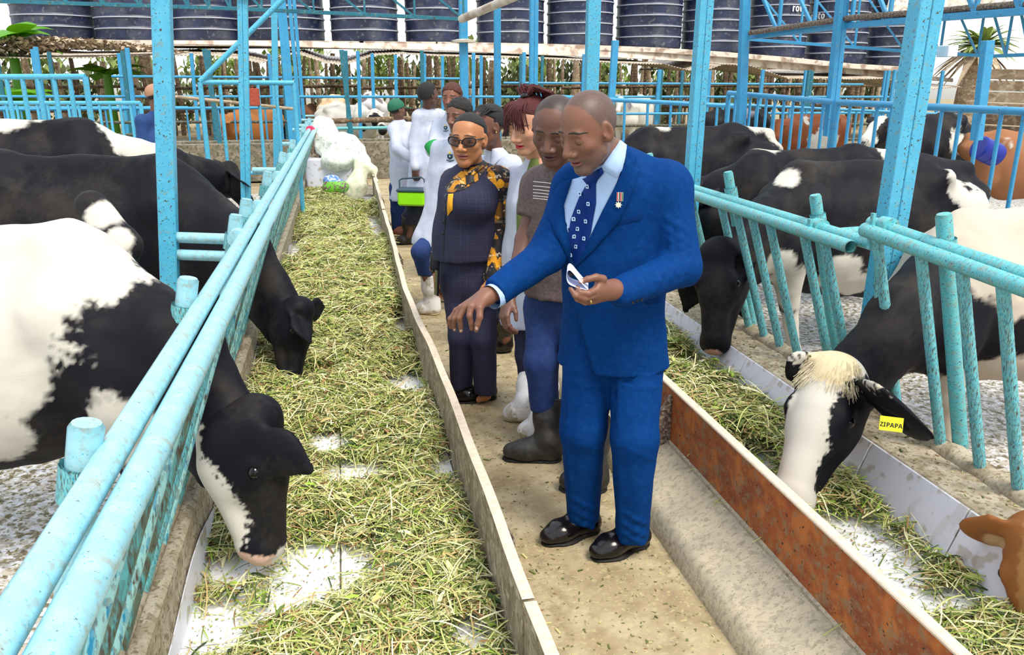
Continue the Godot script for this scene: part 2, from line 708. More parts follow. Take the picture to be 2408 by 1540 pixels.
func paint(base: Color, chip: float, dirt: float, sd: int) -> ImageTexture:
	return layered(512, base, [
		[nz(sd, 0.012, 4), 0.6, 0.25, Color(minf(1.0, base.r * 1.15), minf(1.0, base.g * 1.06), minf(1.0, base.b * 1.03), 0.7)],
		[nz(sd + 1, 0.02, 5), dirt, 0.16, Color(0.6, 0.57, 0.5, 0.6)],
		[nz(sd + 4, 0.07, 4), chip - 0.02, 0.02, Color(0.1, 0.55, 0.7, 0.8)],
		[nz(sd + 2, 0.045, 5), chip, 0.012, Color(0.29, 0.24, 0.2, 0.95)]])
func make_materials() -> void:
	M.rail = mat(Color.WHITE, 0.32, paint(Color(0.56, 0.79, 0.85), 0.84, 0.68, 11), 2.2)
	M.bar = mat(Color.WHITE, 0.5, paint(Color(0.42, 0.74, 0.77), 0.66, 0.62, 21), 4.0)
	M.bar.uv1_scale = Vector3(7, 1.3, 7)
	M.bar_b = mat(Color.WHITE, 0.6, layered(256, Color(0.37, 0.42, 0.36), [[nz(24, 0.03, 5), 0.52, 0.05, Color(0.34, 0.66, 0.68)], [nz(25, 0.05, 4), 0.62, 0.04, Color(0.27, 0.22, 0.18)]]), 4.0)
	M.bar_b.uv1_scale = Vector3(6, 1.0, 6)
	M.bar_c = mat(Color.WHITE, 0.45, layered(256, Color(0.62, 0.84, 0.84), [[nz(26, 0.04, 5), 0.66, 0.03, Color(0.36, 0.3, 0.25)], [nz(27, 0.03, 4), 0.68, 0.03, Color(0.1, 0.55, 0.72)]]), 4.0)
	M.bar_c.uv1_scale = Vector3(6, 1.4, 6)
	M.rail_r = mat(Color.WHITE, 0.4, paint(Color(0.38, 0.72, 0.75), 0.75, 0.66, 31), 2.6)
	M.post = mat(Color.WHITE, 0.35, paint(Color(0.31, 0.68, 0.82), 0.79, 0.8, 41), 1.8)
	M.blue = mat(Color.WHITE, 0.4, paint(Color(0.22, 0.58, 0.77), 0.86, 0.86, 51), 1.0)
	M.teal = mat(Color.WHITE, 0.5, paint(Color(0.12, 0.42, 0.5), 0.75, 0.8, 61), 1.0)
	M.grime = mat(Color.WHITE, 0.9, layered(256, Color(0.36, 0.33, 0.27), [[nz(71, 0.03, 4), 0.55, 0.2, Color(0.25, 0.22, 0.18)], [nz(72, 0.05, 3), 0.7, 0.05, Color(0.45, 0.6, 0.58)]]), 2.0)
	var fb := bumps(nz(5, 0.06, 4), 512, 3.0)
	M.floor = bump(mat(Color.WHITE, 0.85, layered(1024, Color(0.62, 0.555, 0.43), [
		[nz(81, 0.004, 4), 0.5, 0.3, Color(0.7, 0.645, 0.53)],
		[nz(82, 0.01, 5), 0.64, 0.25, Color(0.53, 0.465, 0.355, 0.55)],
		[nz(83, 0.05, 3), 0.72, 0.04, Color(0.72, 0.68, 0.5, 0.7)],
		[nz(84, 0.04, 3), 0.78, 0.03, Color(0.33, 0.36, 0.19, 0.8)]]), 0.7), fb, 0.5)
	M.gutter = bump(mat(Color.WHITE, 0.9, layered(1024, Color(0.78, 0.73, 0.63), [
		[nz(91, 0.006, 4), 0.52, 0.25, Color(0.7, 0.665, 0.59)],
		[nz(92, 0.03, 5), 0.64, 0.06, Color(0.55, 0.52, 0.46, 0.6)],
		[nz(93, 0.09, 2), 0.8, 0.03, Color(0.4, 0.37, 0.28)]]), 0.9), fb, 0.6)
	M.kerb = bump(mat(Color.WHITE, 0.92, layered(512, Color(0.7, 0.655, 0.58), [
		[nz(95, 0.01, 4), 0.5, 0.2, Color(0.6, 0.55, 0.46)],
		[nz(96, 0.03, 4), 0.66, 0.06, Color(0.48, 0.41, 0.33, 0.8)],
		[nz(97, 0.05, 3), 0.74, 0.04, Color(0.42, 0.44, 0.26, 0.7)]]), 1.6), fb, 0.9)
	M.mud = bump(mat(Color.WHITE, 0.3, layered(1024, Color(0.74, 0.71, 0.67), [
		[nz(101, 0.03, 5), 0.5, 0.1, Color(0.86, 0.86, 0.87)],
		[nz(102, 0.035, 5), 0.62, 0.06, Color(0.47, 0.42, 0.32)],
		[nz(103, 0.06, 3), 0.7, 0.04, Color(0.5, 0.47, 0.27)]]), 0.5), bumps(nz(6, 0.03, 5), 512, 6.0), 1.2)
	M.dirt = mat(Color.WHITE, 0.95, layered(512, Color(0.62, 0.56, 0.46), [[nz(105, 0.02, 4), 0.55, 0.2, Color(0.52, 0.46, 0.34)], [nz(106, 0.05, 3), 0.68, 0.05, Color(0.55, 0.53, 0.3)]]), 0.3)
	M.concrete = bump(mat(Color.WHITE, 0.9, layered(512, Color(0.56, 0.52, 0.46), [[nz(107, 0.01, 5), 0.5, 0.2, Color(0.45, 0.42, 0.36)], [nz(108, 0.03, 4), 0.65, 0.08, Color(0.35, 0.35, 0.27)]]), 0.8), fb, 0.7)
	M.tile = mat(Color(0.93, 0.935, 0.95), 0.3)
	M.tile_wall = mat(Color.WHITE, 0.35, layered(256, Color(0.86, 0.87, 0.92), [[nz(109, 0.02, 3), 0.76, 0.06, Color(0.6, 0.55, 0.45, 0.6)]]), 1.5)
	M.board = bump(mat(Color.WHITE, 0.85, layered(512, Color(0.66, 0.6, 0.52), [
		[nz(111, 0.008, 5), 0.5, 0.25, Color(0.54, 0.48, 0.4)],
		[nz(112, 0.03, 4), 0.66, 0.06, Color(0.42, 0.37, 0.31, 0.7)],
		[nz(113, 0.02, 4), 0.7, 0.1, Color(0.76, 0.7, 0.61)]]), 1.3), fb, 0.5)
	M.board_top = mat(Color.WHITE, 0.8, layered(256, Color(0.84, 0.78, 0.7), [[nz(114, 0.04, 4), 0.62, 0.25, Color(0.75, 0.68, 0.6, 0.7)]]), 2.2)
	var og := nz(115, 0.006, 5)
	M.orange = bump(mat(Color.WHITE, 0.6, layered(1024, Color(0.62, 0.315, 0.14), [
		[og, 0.52, 0.22, Color(0.74, 0.43, 0.19)],
		[nz(116, 0.004, 4), 0.6, 0.15, Color(0.5, 0.24, 0.13, 0.8)],
		[nz(117, 0.012, 4), 0.66, 0.16, Color(0.56, 0.46, 0.36, 0.75)],
		[nz(118, 0.045, 3), 0.7, 0.03, Color(0.6, 0.5, 0.4, 0.6)],
		[nz(119, 0.03, 4), 0.78, 0.02, Color(0.2, 0.14, 0.1)]]), 1.1), fb, 0.5)
	M.rust = mat(Color.WHITE, 0.85, layered(256, Color(0.45, 0.41, 0.38), [[nz(121, 0.03, 4), 0.5, 0.15, Color(0.32, 0.25, 0.21)], [nz(122, 0.05, 3), 0.66, 0.05, Color(0.62, 0.57, 0.5)]]), 3.0)
	M.zinc = mat(Color.WHITE, 0.5, layered(512, Color(0.8, 0.77, 0.72), [[nz(123, 0.01, 4), 0.55, 0.2, Color(0.68, 0.62, 0.53)], [nz(124, 0.02, 4), 0.7, 0.08, Color(0.5, 0.4, 0.32)]]), 0.5)
	M.fascia = mat(Color.WHITE, 0.7, layered(256, Color(0.83, 0.8, 0.75), [[nz(125, 0.02, 4), 0.62, 0.12, Color(0.62, 0.53, 0.47)]]), 0.4)
	M.dark = mat(Color(0.09, 0.085, 0.08), 0.9)
	M.tank = mat(Color.WHITE, 0.45, layered(512, Color(0.085, 0.12, 0.22), [[nz(131, 0.006, 4), 0.5, 0.25, Color(0.15, 0.19, 0.32)], [nz(132, 0.008, 4), 0.64, 0.14, Color(0.33, 0.34, 0.38, 0.7)], [nz(133, 0.04, 3), 0.74, 0.06, Color(0.5, 0.48, 0.46, 0.6)]]), 0.25)
	M.rib_dust_glint = mat(Color(0.72, 0.74, 0.8), 0.6)  # pale ridge colour: settled dust plus the ridge highlights, painted in
	M.wood = bump(mat(Color.WHITE, 0.9, layered(256, Color(0.45, 0.37, 0.29), [[nz(141, 0.02, 5), 0.5, 0.2, Color(0.33, 0.27, 0.21)], [nz(142, 0.04, 4), 0.66, 0.08, Color(0.62, 0.54, 0.44)]]), 1.0), fb, 0.5)
	M.wood_pale = mat(Color.WHITE, 0.9, layered(256, Color(0.68, 0.6, 0.5), [[nz(143, 0.02, 5), 0.5, 0.2, Color(0.54, 0.46, 0.36)], [nz(144, 0.04, 4), 0.66, 0.08, Color(0.82, 0.76, 0.68)]]), 0.8)
	M.leaf = mat(Color(0.32, 0.56, 0.08), 0.45)
	M.leaf.backlight_enabled = true
	M.leaf.backlight = Color(0.3, 0.5, 0.05)
	M.skin = vmat(0.5)
	M.hairy = vmat(0.62)

# ---------------------------------------------------------------- floors, troughs, kerbs
func slab(called: String, x0: float, x1: float, y0: float, y1: float, z0: float, z1: float, m: Material, label: String, cat := "floor") -> MeshInstance3D:
	var b := MB.new().box(Vector3((x0 + x1) / 2, (y0 + y1) / 2, (z0 + z1) / 2), Vector3(x1 - x0, y1 - y0, z1 - z0), Basis.IDENTITY, 0.004)
	return obj(called, b, m, Vector3((x0 + x1) / 2, y0, (z0 + z1) / 2), label, cat, "", "structure")
func board_x(z: float) -> float:
	var k := [[2.0, 0.44], [-1.0, 0.425], [-2.6, 0.41], [-3.5, 0.4], [-5.5, 0.345], [-8.0, 0.37], [-12.6, 0.39]]
	for j in k.size() - 1:
		if z <= k[j][0] and z >= k[j + 1][0]:
			return lerpf(k[j][1], k[j + 1][1], smoothstep(0, 1, (k[j][0] - z) / (k[j][0] - k[j + 1][0])))
	return 0.39 if z < 0 else 0.44
func build_setting() -> void:
	slab("ground", -40, 60, -0.4, -0.03, -70, 8, M.dirt, "dusty bare earth yard under and around the cattle pens", "ground")
	slab("walkway_floor", 0.38, 1.2, -0.03, 0.0, -16, 3, M.floor, "dusty concrete walkway between the two feed troughs")
	slab("pen_floor", -12, -0.66, -0.03, 0.0, -14, 3, M.mud, "dung covered concrete floor of the pen with dark cows by near rail")
	slab("pen_floor", 2.3, 12, -0.03, 0.0, -14, 3, M.mud, "wet pale dung slurry on concrete floor beyond the orange board")
	# left trough
	var lf := thing("trough_floor", Vector3(-0.1, 0.0, -6.0), "white sheeted bottom of trough beside the pale wooden board", "trough", "", "structure")
	part("base", MB.new().box(Vector3(-0.1, 0.04, -5.5), Vector3(1.06, 0.12, 17), Basis.IDENTITY, 0.003), M.concrete, lf)
	var tb := MB.new().box(Vector3.ZERO, Vector3(0.494, 0.012, 0.594), Basis.IDENTITY, 0.003).mesh(M.tile)
	for k in 22:
		for j in 2:
			var t := MeshInstance3D.new()
			t.name = "tile"
			t.mesh = tb
			lf.add_child(t, true)
			t.position = Vector3(-0.35 + 0.5 * j, 0.106, 0.4 - 0.6 * k) - lf.position
	# left kerb with buried pipe on top
	var kb := thing("kerb", Vector3(-0.68, 0, -6), "stained concrete kerb carrying the fence of the black cows", "kerb", "", "structure")
	part("kerb_block", MB.new().box(Vector3(-0.68, 0.165, -6.2), Vector3(0.18, 0.39, 17.6), Basis.IDENTITY, 0.012), M.kerb, kb)
	part("buried_pipe", MB.new().tube([Vector3(-0.655, 0.372, 2.4), Vector3(-0.655, 0.372, -14.8)], 0.024, 10), M.kerb, kb)
	var wall := MB.new().sheet(func(u, v): return Vector3(-0.583 + 0.006 * sin(u * 40.0), lerpf(0.1, 0.2 + 0.055 * sin(u * 23.0) * sin(u * 61.0), v), lerpf(2.4, -12.6, u)), 160, 2, 0.004)
	part("plastic_lining", wall, M.tile_wall, kb)
	# pale board on the walkway's left, three planks
	var pb := thing("trough_board", Vector3(0.4, 0, -5), "long pale wooden board edging the walkway side of hay trough", "board", "", "structure")
	for seg in [[2.4, -1.9, 0.42], [-1.92, -5.5, 0.415], [-5.52, -9.2, 0.41], [-9.22, -12.7, 0.42]]:
		var z0: float = seg[0]
		var z1: float = seg[1]
		var top: float = seg[2]
		var b := MB.new()
		var nn := 24
		for j in nn:
			var za := lerpf(z0, z1, float(j) / nn)
			var zb := lerpf(z0, z1, float(j + 1) / nn)
			var xa := board_x(za)
			var xb := board_x(zb)
			var ta := top + 0.008 * sin(za * 7.0)
			var tb2 := top + 0.008 * sin(zb * 7.0)
			b.quad(Vector3(xa, 0, za), Vector3(xb, 0, zb), Vector3(xb, tb2, zb), Vector3(xa, ta, za), Vector3.LEFT)
			b.quad(Vector3(xa + 0.032, 0, za), Vector3(xb + 0.032, 0, zb), Vector3(xb + 0.032, tb2, zb), Vector3(xa + 0.032, ta, za), Vector3.RIGHT)
			if j == 0: b.quad(Vector3(xa, 0, za), Vector3(xa + 0.032, 0, za), Vector3(xa + 0.032, ta, za), Vector3(xa, ta, za), Vector3.BACK)
			if j == nn - 1: b.quad(Vector3(xb, 0, zb), Vector3(xb + 0.032, 0, zb), Vector3(xb + 0.032, tb2, zb), Vector3(xb, tb2, zb), Vector3.FORWARD)
		var pl := part("plank", smooth_from(b, 0) if false else b, M.board, pb)
		var e := MB.new()
		for j in nn:
			var za := lerpf(z0, z1, float(j) / nn)
			var zb := lerpf(z0, z1, float(j + 1) / nn)
			var ya := top + 0.008 * sin(za * 7.0)
			var yb := top + 0.008 * sin(zb * 7.0)
			e.quad(Vector3(board_x(za) - 0.002, ya + 0.002, za), Vector3(board_x(zb) - 0.002, yb + 0.002, zb), Vector3(board_x(zb) + 0.034, yb + 0.002, zb), Vector3(board_x(za) + 0.034, ya + 0.002, za), Vector3.UP)
		part("worn_top_edge", e, M.board_top, pl)
	for z in [-2.42, -4.0, -5.3, -7.0, -8.8, -10.6]:
		var x := board_x(z) + 0.034
		part("stake", MB.new().prism(PackedVector2Array([Vector2(0, 0), Vector2(0.05, 0), Vector2(0.045, 0.31), Vector2(0.012, 0.37), Vector2(0, 0.37)]), 0.035, Transform3D(Basis.IDENTITY, Vector3(x, 0, z))), M.rust, pb)
	# gutter and orange board
	var gt := thing("dry_feed_gutter", Vector3(1.3, 0, -5), "pale dust covered concrete gutter along foot of orange board", "gutter", "", "structure")
	var g := MB.new()
	var pr := [Vector2(1.165, -0.02), Vector2(1.168, 0.012), Vector2(1.185, 0.075), Vector2(1.215, 0.1), Vector2(1.3, 0.135), Vector2(1.405, 0.2), Vector2(1.5, 0.2), Vector2(1.5, -0.02)]
	for j in pr.size() - 1:
		var a: Vector2 = pr[j]
		var b2: Vector2 = pr[j + 1]
		var o := Vector3(-(b2.y - a.y), b2.x - a.x, 0)
		for q in 12:
			var za := lerpf(2.4, -14.0, q / 12.0)
			var zb := lerpf(2.4, -14.0, (q + 1) / 12.0)
			g.quad(Vector3(a.x, a.y, za), Vector3(b2.x, b2.y, za), Vector3(b2.x, b2.y, zb), Vector3(a.x, a.y, zb), o)
	part("gutter_bed", smooth_from(g, 0), M.gutter, gt)
	var ob := thing("partition_board", Vector3(1.42, 0, -3), "orange brown stained plywood board along dusty gutter", "board", "", "structure")
	for seg in [[2.4, -0.45], [-0.455, -3.05], [-3.055, -6.4], [-6.405, -10.5]]:
		var zc: float = (seg[0] + seg[1]) / 2
		var le: float = seg[0] - seg[1]
		part("panel", MB.new().box(Vector3(1.417, 0.3, zc), Vector3(0.028, 0.29, le), Basis.IDENTITY, 0.004), M.orange, ob)
	part("top_strip", MB.new().box(Vector3(1.419, 0.447, -4.0), Vector3(0.04, 0.014, 13), Basis.IDENTITY, 0.004), M.board_top, ob)
	part("bottom_batten", MB.new().box(Vector3(1.395, 0.175, -4.0), Vector3(0.022, 0.035, 13), Basis.IDENTITY, 0.006), M.kerb, ob)
	for z in [-3.28, -5.9]:
		part("gusset", MB.new().prism(PackedVector2Array([Vector2(0, 0), Vector2(-0.1, 0), Vector2(-0.06, 0.16), Vector2(-0.012, 0.24), Vector2(0, 0.24)]), 0.012, Transform3D(Basis.IDENTITY, Vector3(1.402, 0.18, z))), M.rust, ob)
	# right trough
	var rf := thing("trough_floor", Vector3(1.7, 0, -3), "white sheeted bottom of trough behind orange brown board", "trough", "", "structure")
	part("base", MB.new().box(Vector3(1.76, 0.05, -4.5), Vector3(0.64, 0.14, 14), Basis.IDENTITY, 0.003), M.concrete, rf)
	var tr := MB.new().box(Vector3.ZERO, Vector3(0.284, 0.012, 0.444), Basis.IDENTITY, 0.003).mesh(M.tile)
	for k in 24:
		for j in 2:
			var t := MeshInstance3D.new()
			t.name = "tile"
			t.mesh = tr
			rf.add_child(t, true)
			t.position = Vector3(1.585 + 0.29 * j, 0.126, 0.6 - 0.45 * k) - rf.position
	var rw := thing("trough_wall", Vector3(2.05, 0, -3), "white plastic panels lining cow side of trough behind orange board", "wall lining", "", "structure")
	var q0 := Vector2(2.0, 0.13)
	var q1 := Vector2(2.085, 0.352)
	var bs := frame(Vector3(-(q1 - q0).y, (q1 - q0).x, 0), Vector3((q1 - q0).x, (q1 - q0).y, 0))
	var wm := MB.new().box(Vector3.ZERO, Vector3(0.554, (q1 - q0).length(), 0.012), Basis.IDENTITY, 0.003).mesh(M.tile_wall)
	for k in 18:
		var t := MeshInstance3D.new()
		t.name = "panel"
		t.mesh = wm
		rw.add_child(t, true)
		t.transform = Transform3D(bs, Vector3((q0.x + q1.x) / 2, (q0.y + q1.y) / 2, 0.32 - 0.56 * k) - rw.position)
	var rk := thing("kerb", Vector3(2.2, 0, -5), "crumb strewn concrete ledge under the turquoise feed bars", "kerb", "", "structure")
	part("kerb_block", MB.new().box(Vector3(2.225, 0.16, -5.6), Vector3(0.27, 0.38, 16.5), Basis.IDENTITY, 0.012), M.kerb, rk)
	var lump := nz(7, 2.2, 3)
	part("mortar_bead", MB.new().sheet(func(u, v):
		var z := lerpf(2.4, -13.8, u)
		var a: float = lerpf(-0.3, PI + 0.3, v)
		var r: float = 0.045 + 0.012 * lump.get_noise_2d(z * 3.0, 0.0) + 0.006 * lump.get_noise_2d(z * 12.0, v * 4.0)
		return Vector3(2.335 - cos(a) * r * 1.2, 0.345 + sin(a) * r, z), 260, 8), M.kerb, rk)

# ---------------------------------------------------------------- feed barriers
func pin_post(g: Node3D, foot: Vector3, top: Vector3, r: float, collar_at: float, mt: Material) -> void:
	var d := (top - foot).normalized()
	var p := part("upright", MB.new().tube([foot, top - d * 0.01, top], [r, r, r * 0.82], 14), mt, g)
	var c := foot.lerp(top, collar_at)
	part("collar", MB.new().tube([c - d * 0.04, c + d * 0.04], r * 1.32, 14, false).tube([c + d * 0.04, c + d * 0.038], r * 1.32, 14, false).tube([c - d * 0.04, c + d * 0.04], r * 1.15, 14, false), M.bar, p)
func barrier(called: String, label: String, grp: String, za: float, zb: float, top: Vector2, bot: Vector2, dz: float, sag: float, mr: Material, mb: Material, zs: Array, side: float, rr: float) -> Node3D:
	var g := thing(called, Vector3(bot.x, 0.36, (za + zb) / 2), label, "gate", grp)
	var ra := Vector3(top.x, top.y, za)
	var rb := Vector3(top.x, top.y - sag, zb)
	part("rail", MB.new().tube([ra, rb], rr, 16, false).tube([ra, rb], rr * 0.86, 12, false).tube([ra, ra + Vector3(0, 0, -0.001)], [rr, rr * 0.86], 16, false).tube([rb, rb + Vector3(0, 0, 0.001)], [rr, rr * 0.86], 16, false), mr, g)
	var off := Vector3(side * rr * 2.02, 0.02, 0)
	part("rail", MB.new().tube([ra + off + Vector3(0, 0, -0.05), rb + off + Vector3(0, 0, 0.1)], rr * 0.9, 16), mr, g)
	var nbar := 0
	for z in zs:
		var f: float = (z - za) / (zb - za)
		part("bar", MB.new().tube([Vector3(bot.x, bot.y, z + dz), Vector3(top.x, top.y - sag * f - rr * 0.6, z)], 0.0225, 10), [mb, M.bar_b, M.bar_c, M.bar_c][(nbar * 7 / 3) % 4] if side < 0.0 else mb, g)
		nbar += 1
	return g
func evenly(a: float, b: float, step: float) -> Array:
	var r: Array = []
	var z := a
	while z > b:
		r.append(z)
		z -= step
	return r
func build_barriers() -> void:
	var g := barrier("feed_barrier", "powder blue feed barrier over the black and white cow with pink muzzle", "", 0.9, -4.55, Vector2(-0.425, 1.06), Vector2(-0.655, 0.37), 0.2, 0.0, M.rail, M.bar, evenly(0.7, -4.5, 0.26), -1.0, 0.033)
	for z in [[-1.63, 1.15], [-2.8, 1.17], [-4.14, 1.17]]:
		pin_post(g, Vector3(-0.7, 0.36, z[0]), Vector3(-0.53, z[1], z[0] + 0.0), 0.034, 0.84, M.rail)
	part("ring", MB.new().tube([Vector3(-0.522, 1.08, -3.98), Vector3(-0.522, 1.08, -4.05)], 0.042, 14), M.rail, g)
	part("latch_plate", MB.new().box(Vector3(-0.43, 1.03, -4.35), Vector3(0.012, 0.07, 0.13)), M.post, g)
	g = barrier("feed_barrier", "powder blue feed barrier next to the hay past the solid black cow's head", "", -4.3, -8.9, Vector2(-0.425, 1.06), Vector2(-0.655, 0.37), 0.2, 0.0, M.rail, M.bar, evenly(-4.7, -8.85, 0.27), -1.0, 0.033)
	for z in [-4.62, -6.0, -7.6]:
		pin_post(g, Vector3(-0.7, 0.36, z), Vector3(-0.53, 1.18, z), 0.034, 0.84, M.rail)
	for z in [-4.95, -6.55, -8.2]:
		part("ring", MB.new().tube([Vector3(-0.517, 1.08, z), Vector3(-0.517, 1.08, z - 0.07)], 0.042, 14), M.rail, g)
	g = barrier("feed_barrier", "powder blue feed barrier ending with red tie beside the sacks", "", -8.8, -14.6, Vector2(-0.425, 1.06), Vector2(-0.655, 0.37), 0.2, 0.0, M.rail, M.bar, evenly(-9.0, -14.5, 0.3), -1.0, 0.033)
	for z in [-9.2, -10.6, -12.0, -13.2, -14.3]:
		pin_post(g, Vector3(-0.7, 0.36, z), Vector3(-0.53, 1.18, z), 0.034, 0.84, M.rail)
	part("red_tie", MB.new().tube([Vector3(-0.48, 1.06, -12.6), Vector3(-0.48, 1.06, -12.85)], 0.078, 12), mat(Color(0.86, 0.2, 0.36), 0.6), g)
	part("end_spout", MB.new().tube([Vector3(-0.45, 1.06, -14.2), Vector3(-0.1, 0.97, -14.3)], 0.05, 10), M.blue, g)
	# right hand barriers
	g = barrier("feed_barrier", "turquoise feed barrier gate with open pipe end before the black faced cow", "", -7.6, -3.1, Vector2(2.1, 1.112), Vector2(2.33, 0.34), 0.03, 0.0, M.rail_r, M.bar, [-7.3, -7.05, -6.8, -6.55, -6.3, -6.05, -5.8, -5.55, -5.3, -5.05, -4.8, -4.36, -4.17, -3.99, -3.8, -3.47, -3.3], 1.0, 0.03)
	for z in [[-5.75, 1.28], [-4.46, 1.285], [-3.53, 1.275]]:
		pin_post(g, Vector3(2.4, 0.36, z[0] + 0.02), Vector3(2.17, z[1], z[0]), 0.028, 0.86, M.rail_r)
	part("ring", MB.new().tube([Vector3(2.16, 1.135, -3.42), Vector3(2.16, 1.135, -3.48)], 0.04, 14), M.rail_r, g)
	part("strap", MB.new().box(Vector3(2.11, 1.11, -3.45), Vector3(0.014, 0.13, 0.03)), M.rail_r, g)
	g = barrier("feed_barrier", "turquoise feed barrier gate above the white faced cow with yellow tag", "", -3.02, -1.0, Vector2(2.1, 1.2), Vector2(2.33, 0.34), 0.0, 0.09, M.rail_r, M.bar, [-2.93, -2.66, -2.44, -2.25, -2.03, -1.8, -1.57, -1.34, -1.12], 1.0, 0.03)
	pin_post(g, Vector3(2.4, 0.36, -2.64), Vector3(2.17, 1.32, -2.66), 0.03, 0.86, M.rail_r)
	pin_post(g, Vector3(2.4, 0.36, -1.5), Vector3(2.17, 1.3, -1.5), 0.03, 0.86, M.rail_r)
	part("ring", MB.new().tube([Vector3(2.16, 1.222, -2.93), Vector3(2.16, 1.222, -2.99)], 0.038, 14), M.rail_r, g)
	part("strap", MB.new().box(Vector3(2.105, 1.2, -2.98), Vector3(0.014, 0.15, 0.02)), M.rail_r, g)
	part("hanging_pin", MB.new().tube([Vector3(2.15, 1.16, -3.0), Vector3(2.2, 0.8, -3.0), Vector3(2.21, 0.52, -3.0)], [0.012, 0.009, 0.006], 8), M.bar, g)

# ---------------------------------------------------------------- roof posts and trusses
func column(label: String, foot: Vector3, top: Vector3, w: float, d: float, mt: Material, dbl := false, called := "roof_post") -> Node3D:
	var o := thing(called, foot, label, "post")
	if dbl:
		for s in [-1.0, 1.0]:
			part("channel", MB.new().bar(foot + Vector3(s * w * 0.26, 0, 0), top + Vector3(s * w * 0.26, 0, 0), w * 0.5, d, Vector3.BACK), mt, o)
	else:
		part("shaft", MB.new().bar(foot, top, w, d, Vector3.BACK), mt, o)
	return o
func build_posts() -> void:
	var o := column("light blue square roof post joined to rail by two short pipes", Vector3(-0.9867, 0.1326, -4.42), Vector3(-0.7631, 2.7014, -4.42), 0.085, 0.085, M.post)
	for y in [1.02, 0.93]:
		part("spacer_pipe", MB.new().tube([Vector3(-0.87, y, -4.42), Vector3(-0.56, y, -4.3)], 0.028, 10), M.rail, o)
	o = column("light blue double channel roof post rising behind black cow's ear", Vector3(-0.9655, 0.3391, -8.1), Vector3(-0.7571, 3.151, -8.1), 0.085, 0.08, M.post, true)
	part("spacer_pipe", MB.new().tube([Vector3(-0.85, 0.98, -8.1), Vector3(-0.5, 0.98, -8.0)], 0.028, 10), M.rail, o)
	part("lamp_box", MB.new().box(Vector3(-0.78, 2.55, -8.05), Vector3(0.12, 0.12, 0.06)), M.wood, o)
	o = column("slim pale blue roof post where the diagonal brace ends", Vector3(-0.9287, 0.1326, -11.4), Vector3(-0.71, 3.4765, -11.4), 0.075, 0.07, M.post)
	part("spacer_pipe", MB.new().tube([Vector3(-0.85, 0.98, -11.4), Vector3(-0.5, 0.98, -11.3)], 0.028, 10), M.rail, o)
	var zz := [-14.6, -15.9, -18.0, -20.0]
	var lb := ["thin blue post, first of the close row past the diagonal brace", "thin blue post, second of the close row past the diagonal brace", "thin blue post, third of the close row past the diagonal brace", "thin blue post, last of the close row past the diagonal brace"]
	for k in 4:
		o = column(lb[k], Vector3(-0.86, 0, zz[k]), Vector3(-0.92, 4.8, zz[k]), 0.075, 0.07, M.blue)
		part("spacer_pipe", MB.new().tube([Vector3(-0.86, 0.98, zz[k]), Vector3(-0.5, 0.98, zz[k] + 0.1)], 0.028, 8), M.rail, o)
	# right hand row
	o = column("wide bright blue double channel roof post behind gate over white faced cow", Vector3(2.56, 0, -3.52), Vector3(2.62, 4.0, -3.46), 0.12, 0.09, M.post, true)
	part("spacer_pipe", MB.new().tube([Vector3(2.56, 1.1, -3.5), Vector3(2.2, 1.1, -3.45)], 0.026, 10), M.rail_r, o)
	part("spacer_pipe", MB.new().tube([Vector3(2.56, 0.62, -3.5), Vector3(2.36, 0.62, -3.3)], 0.022, 10), M.rail_r, o)
	part("lamp", MB.new().box(Vector3(2.72, 1.92, -3.47), Vector3(0.05, 0.05, 0.08)), M.tile, o)
	column("bright blue double channel roof post behind the suited man's shoulder", Vector3(2.55, 0, -5.85), Vector3(2.57, 4.1, -5.8), 0.1, 0.085, M.post, true)
	column("pale blue roof post rising behind the suited man's head", Vector3(2.3914, 0.498, -7.9855), Vector3(2.3891, 3.0607, -7.986), 0.125, 0.09, M.post)
	column("blue double channel post between red haired woman and suited man", Vector3(2.43, 0, -10.73), Vector3(2.43, 4.4, -10.7), 0.1, 0.08, M.blue, true)
	column("slim blue post beside the tie bar behind the braided woman", Vector3(2.07, 0, -11.31), Vector3(2.07, 2.8, -11.3), 0.085, 0.08, M.blue)
	o = column("blue post with broad flange plate behind the women in coats", Vector3(1.51, 0, -10.6), Vector3(1.51, 4.4, -10.5), 0.1, 0.09, M.blue)
	part("flange", MB.new().lathe([Vector2(0.04, -0.02), Vector2(0.15, -0.015), Vector2(0.15, 0.01), Vector2(0.04, 0.03)], 12, Transform3D(Basis.IDENTITY, Vector3(1.51, 2.24, -10.55))), M.zinc, o)
	column("blue post at the near corner of railed pen with brown cow", Vector3(4.6326, 1.2441, -9.2696), Vector3(4.5334, 3.5337, -9.2895) , 0.1, 0.085, M.blue)
	column("blue double channel post standing before the brown cow's pen rail", Vector3(4.8794, 1.2371, -7.7922), Vector3(4.8477, 3.653, -7.7985), 0.1, 0.085, M.blue, true)
	column("blue post with dark clamp beside the timber wall", Vector3(7.1045, 1.1242, -8.3655), Vector3(7.0591, 2.2054, -8.3746), 0.11, 0.09, M.blue)
	column("slim blue post carrying truss end over the sagging sheets", Vector3(4.1988, 1.3134, -12.9265), Vector3(4.234, 2.3701, -12.9194), 0.1, 0.08, M.blue)
	# trusses
	truss("slender teal roof truss crossing in front of the water tanks", [Vector3(-3.6486, 2.6051, -10.4218), Vector3(-1.9828, 2.5695, -10.2914), Vector3(-1.0046, 2.5463, -10.1971), Vector3(1.452, 2.4654, -10.112)], 0.42, 0.04, M.teal, 13)
	truss("blue lattice truss running above the brown cow's pen", [Vector3(4.7167, 2.2638, -9.4567), Vector3(4.9222, 2.2998, -7.8856), Vector3(5.0099, 2.2928, -6.4401), Vector3(5.1007, 2.2806, -5.2999)], 0.7, 0.055, M.blue, 8)
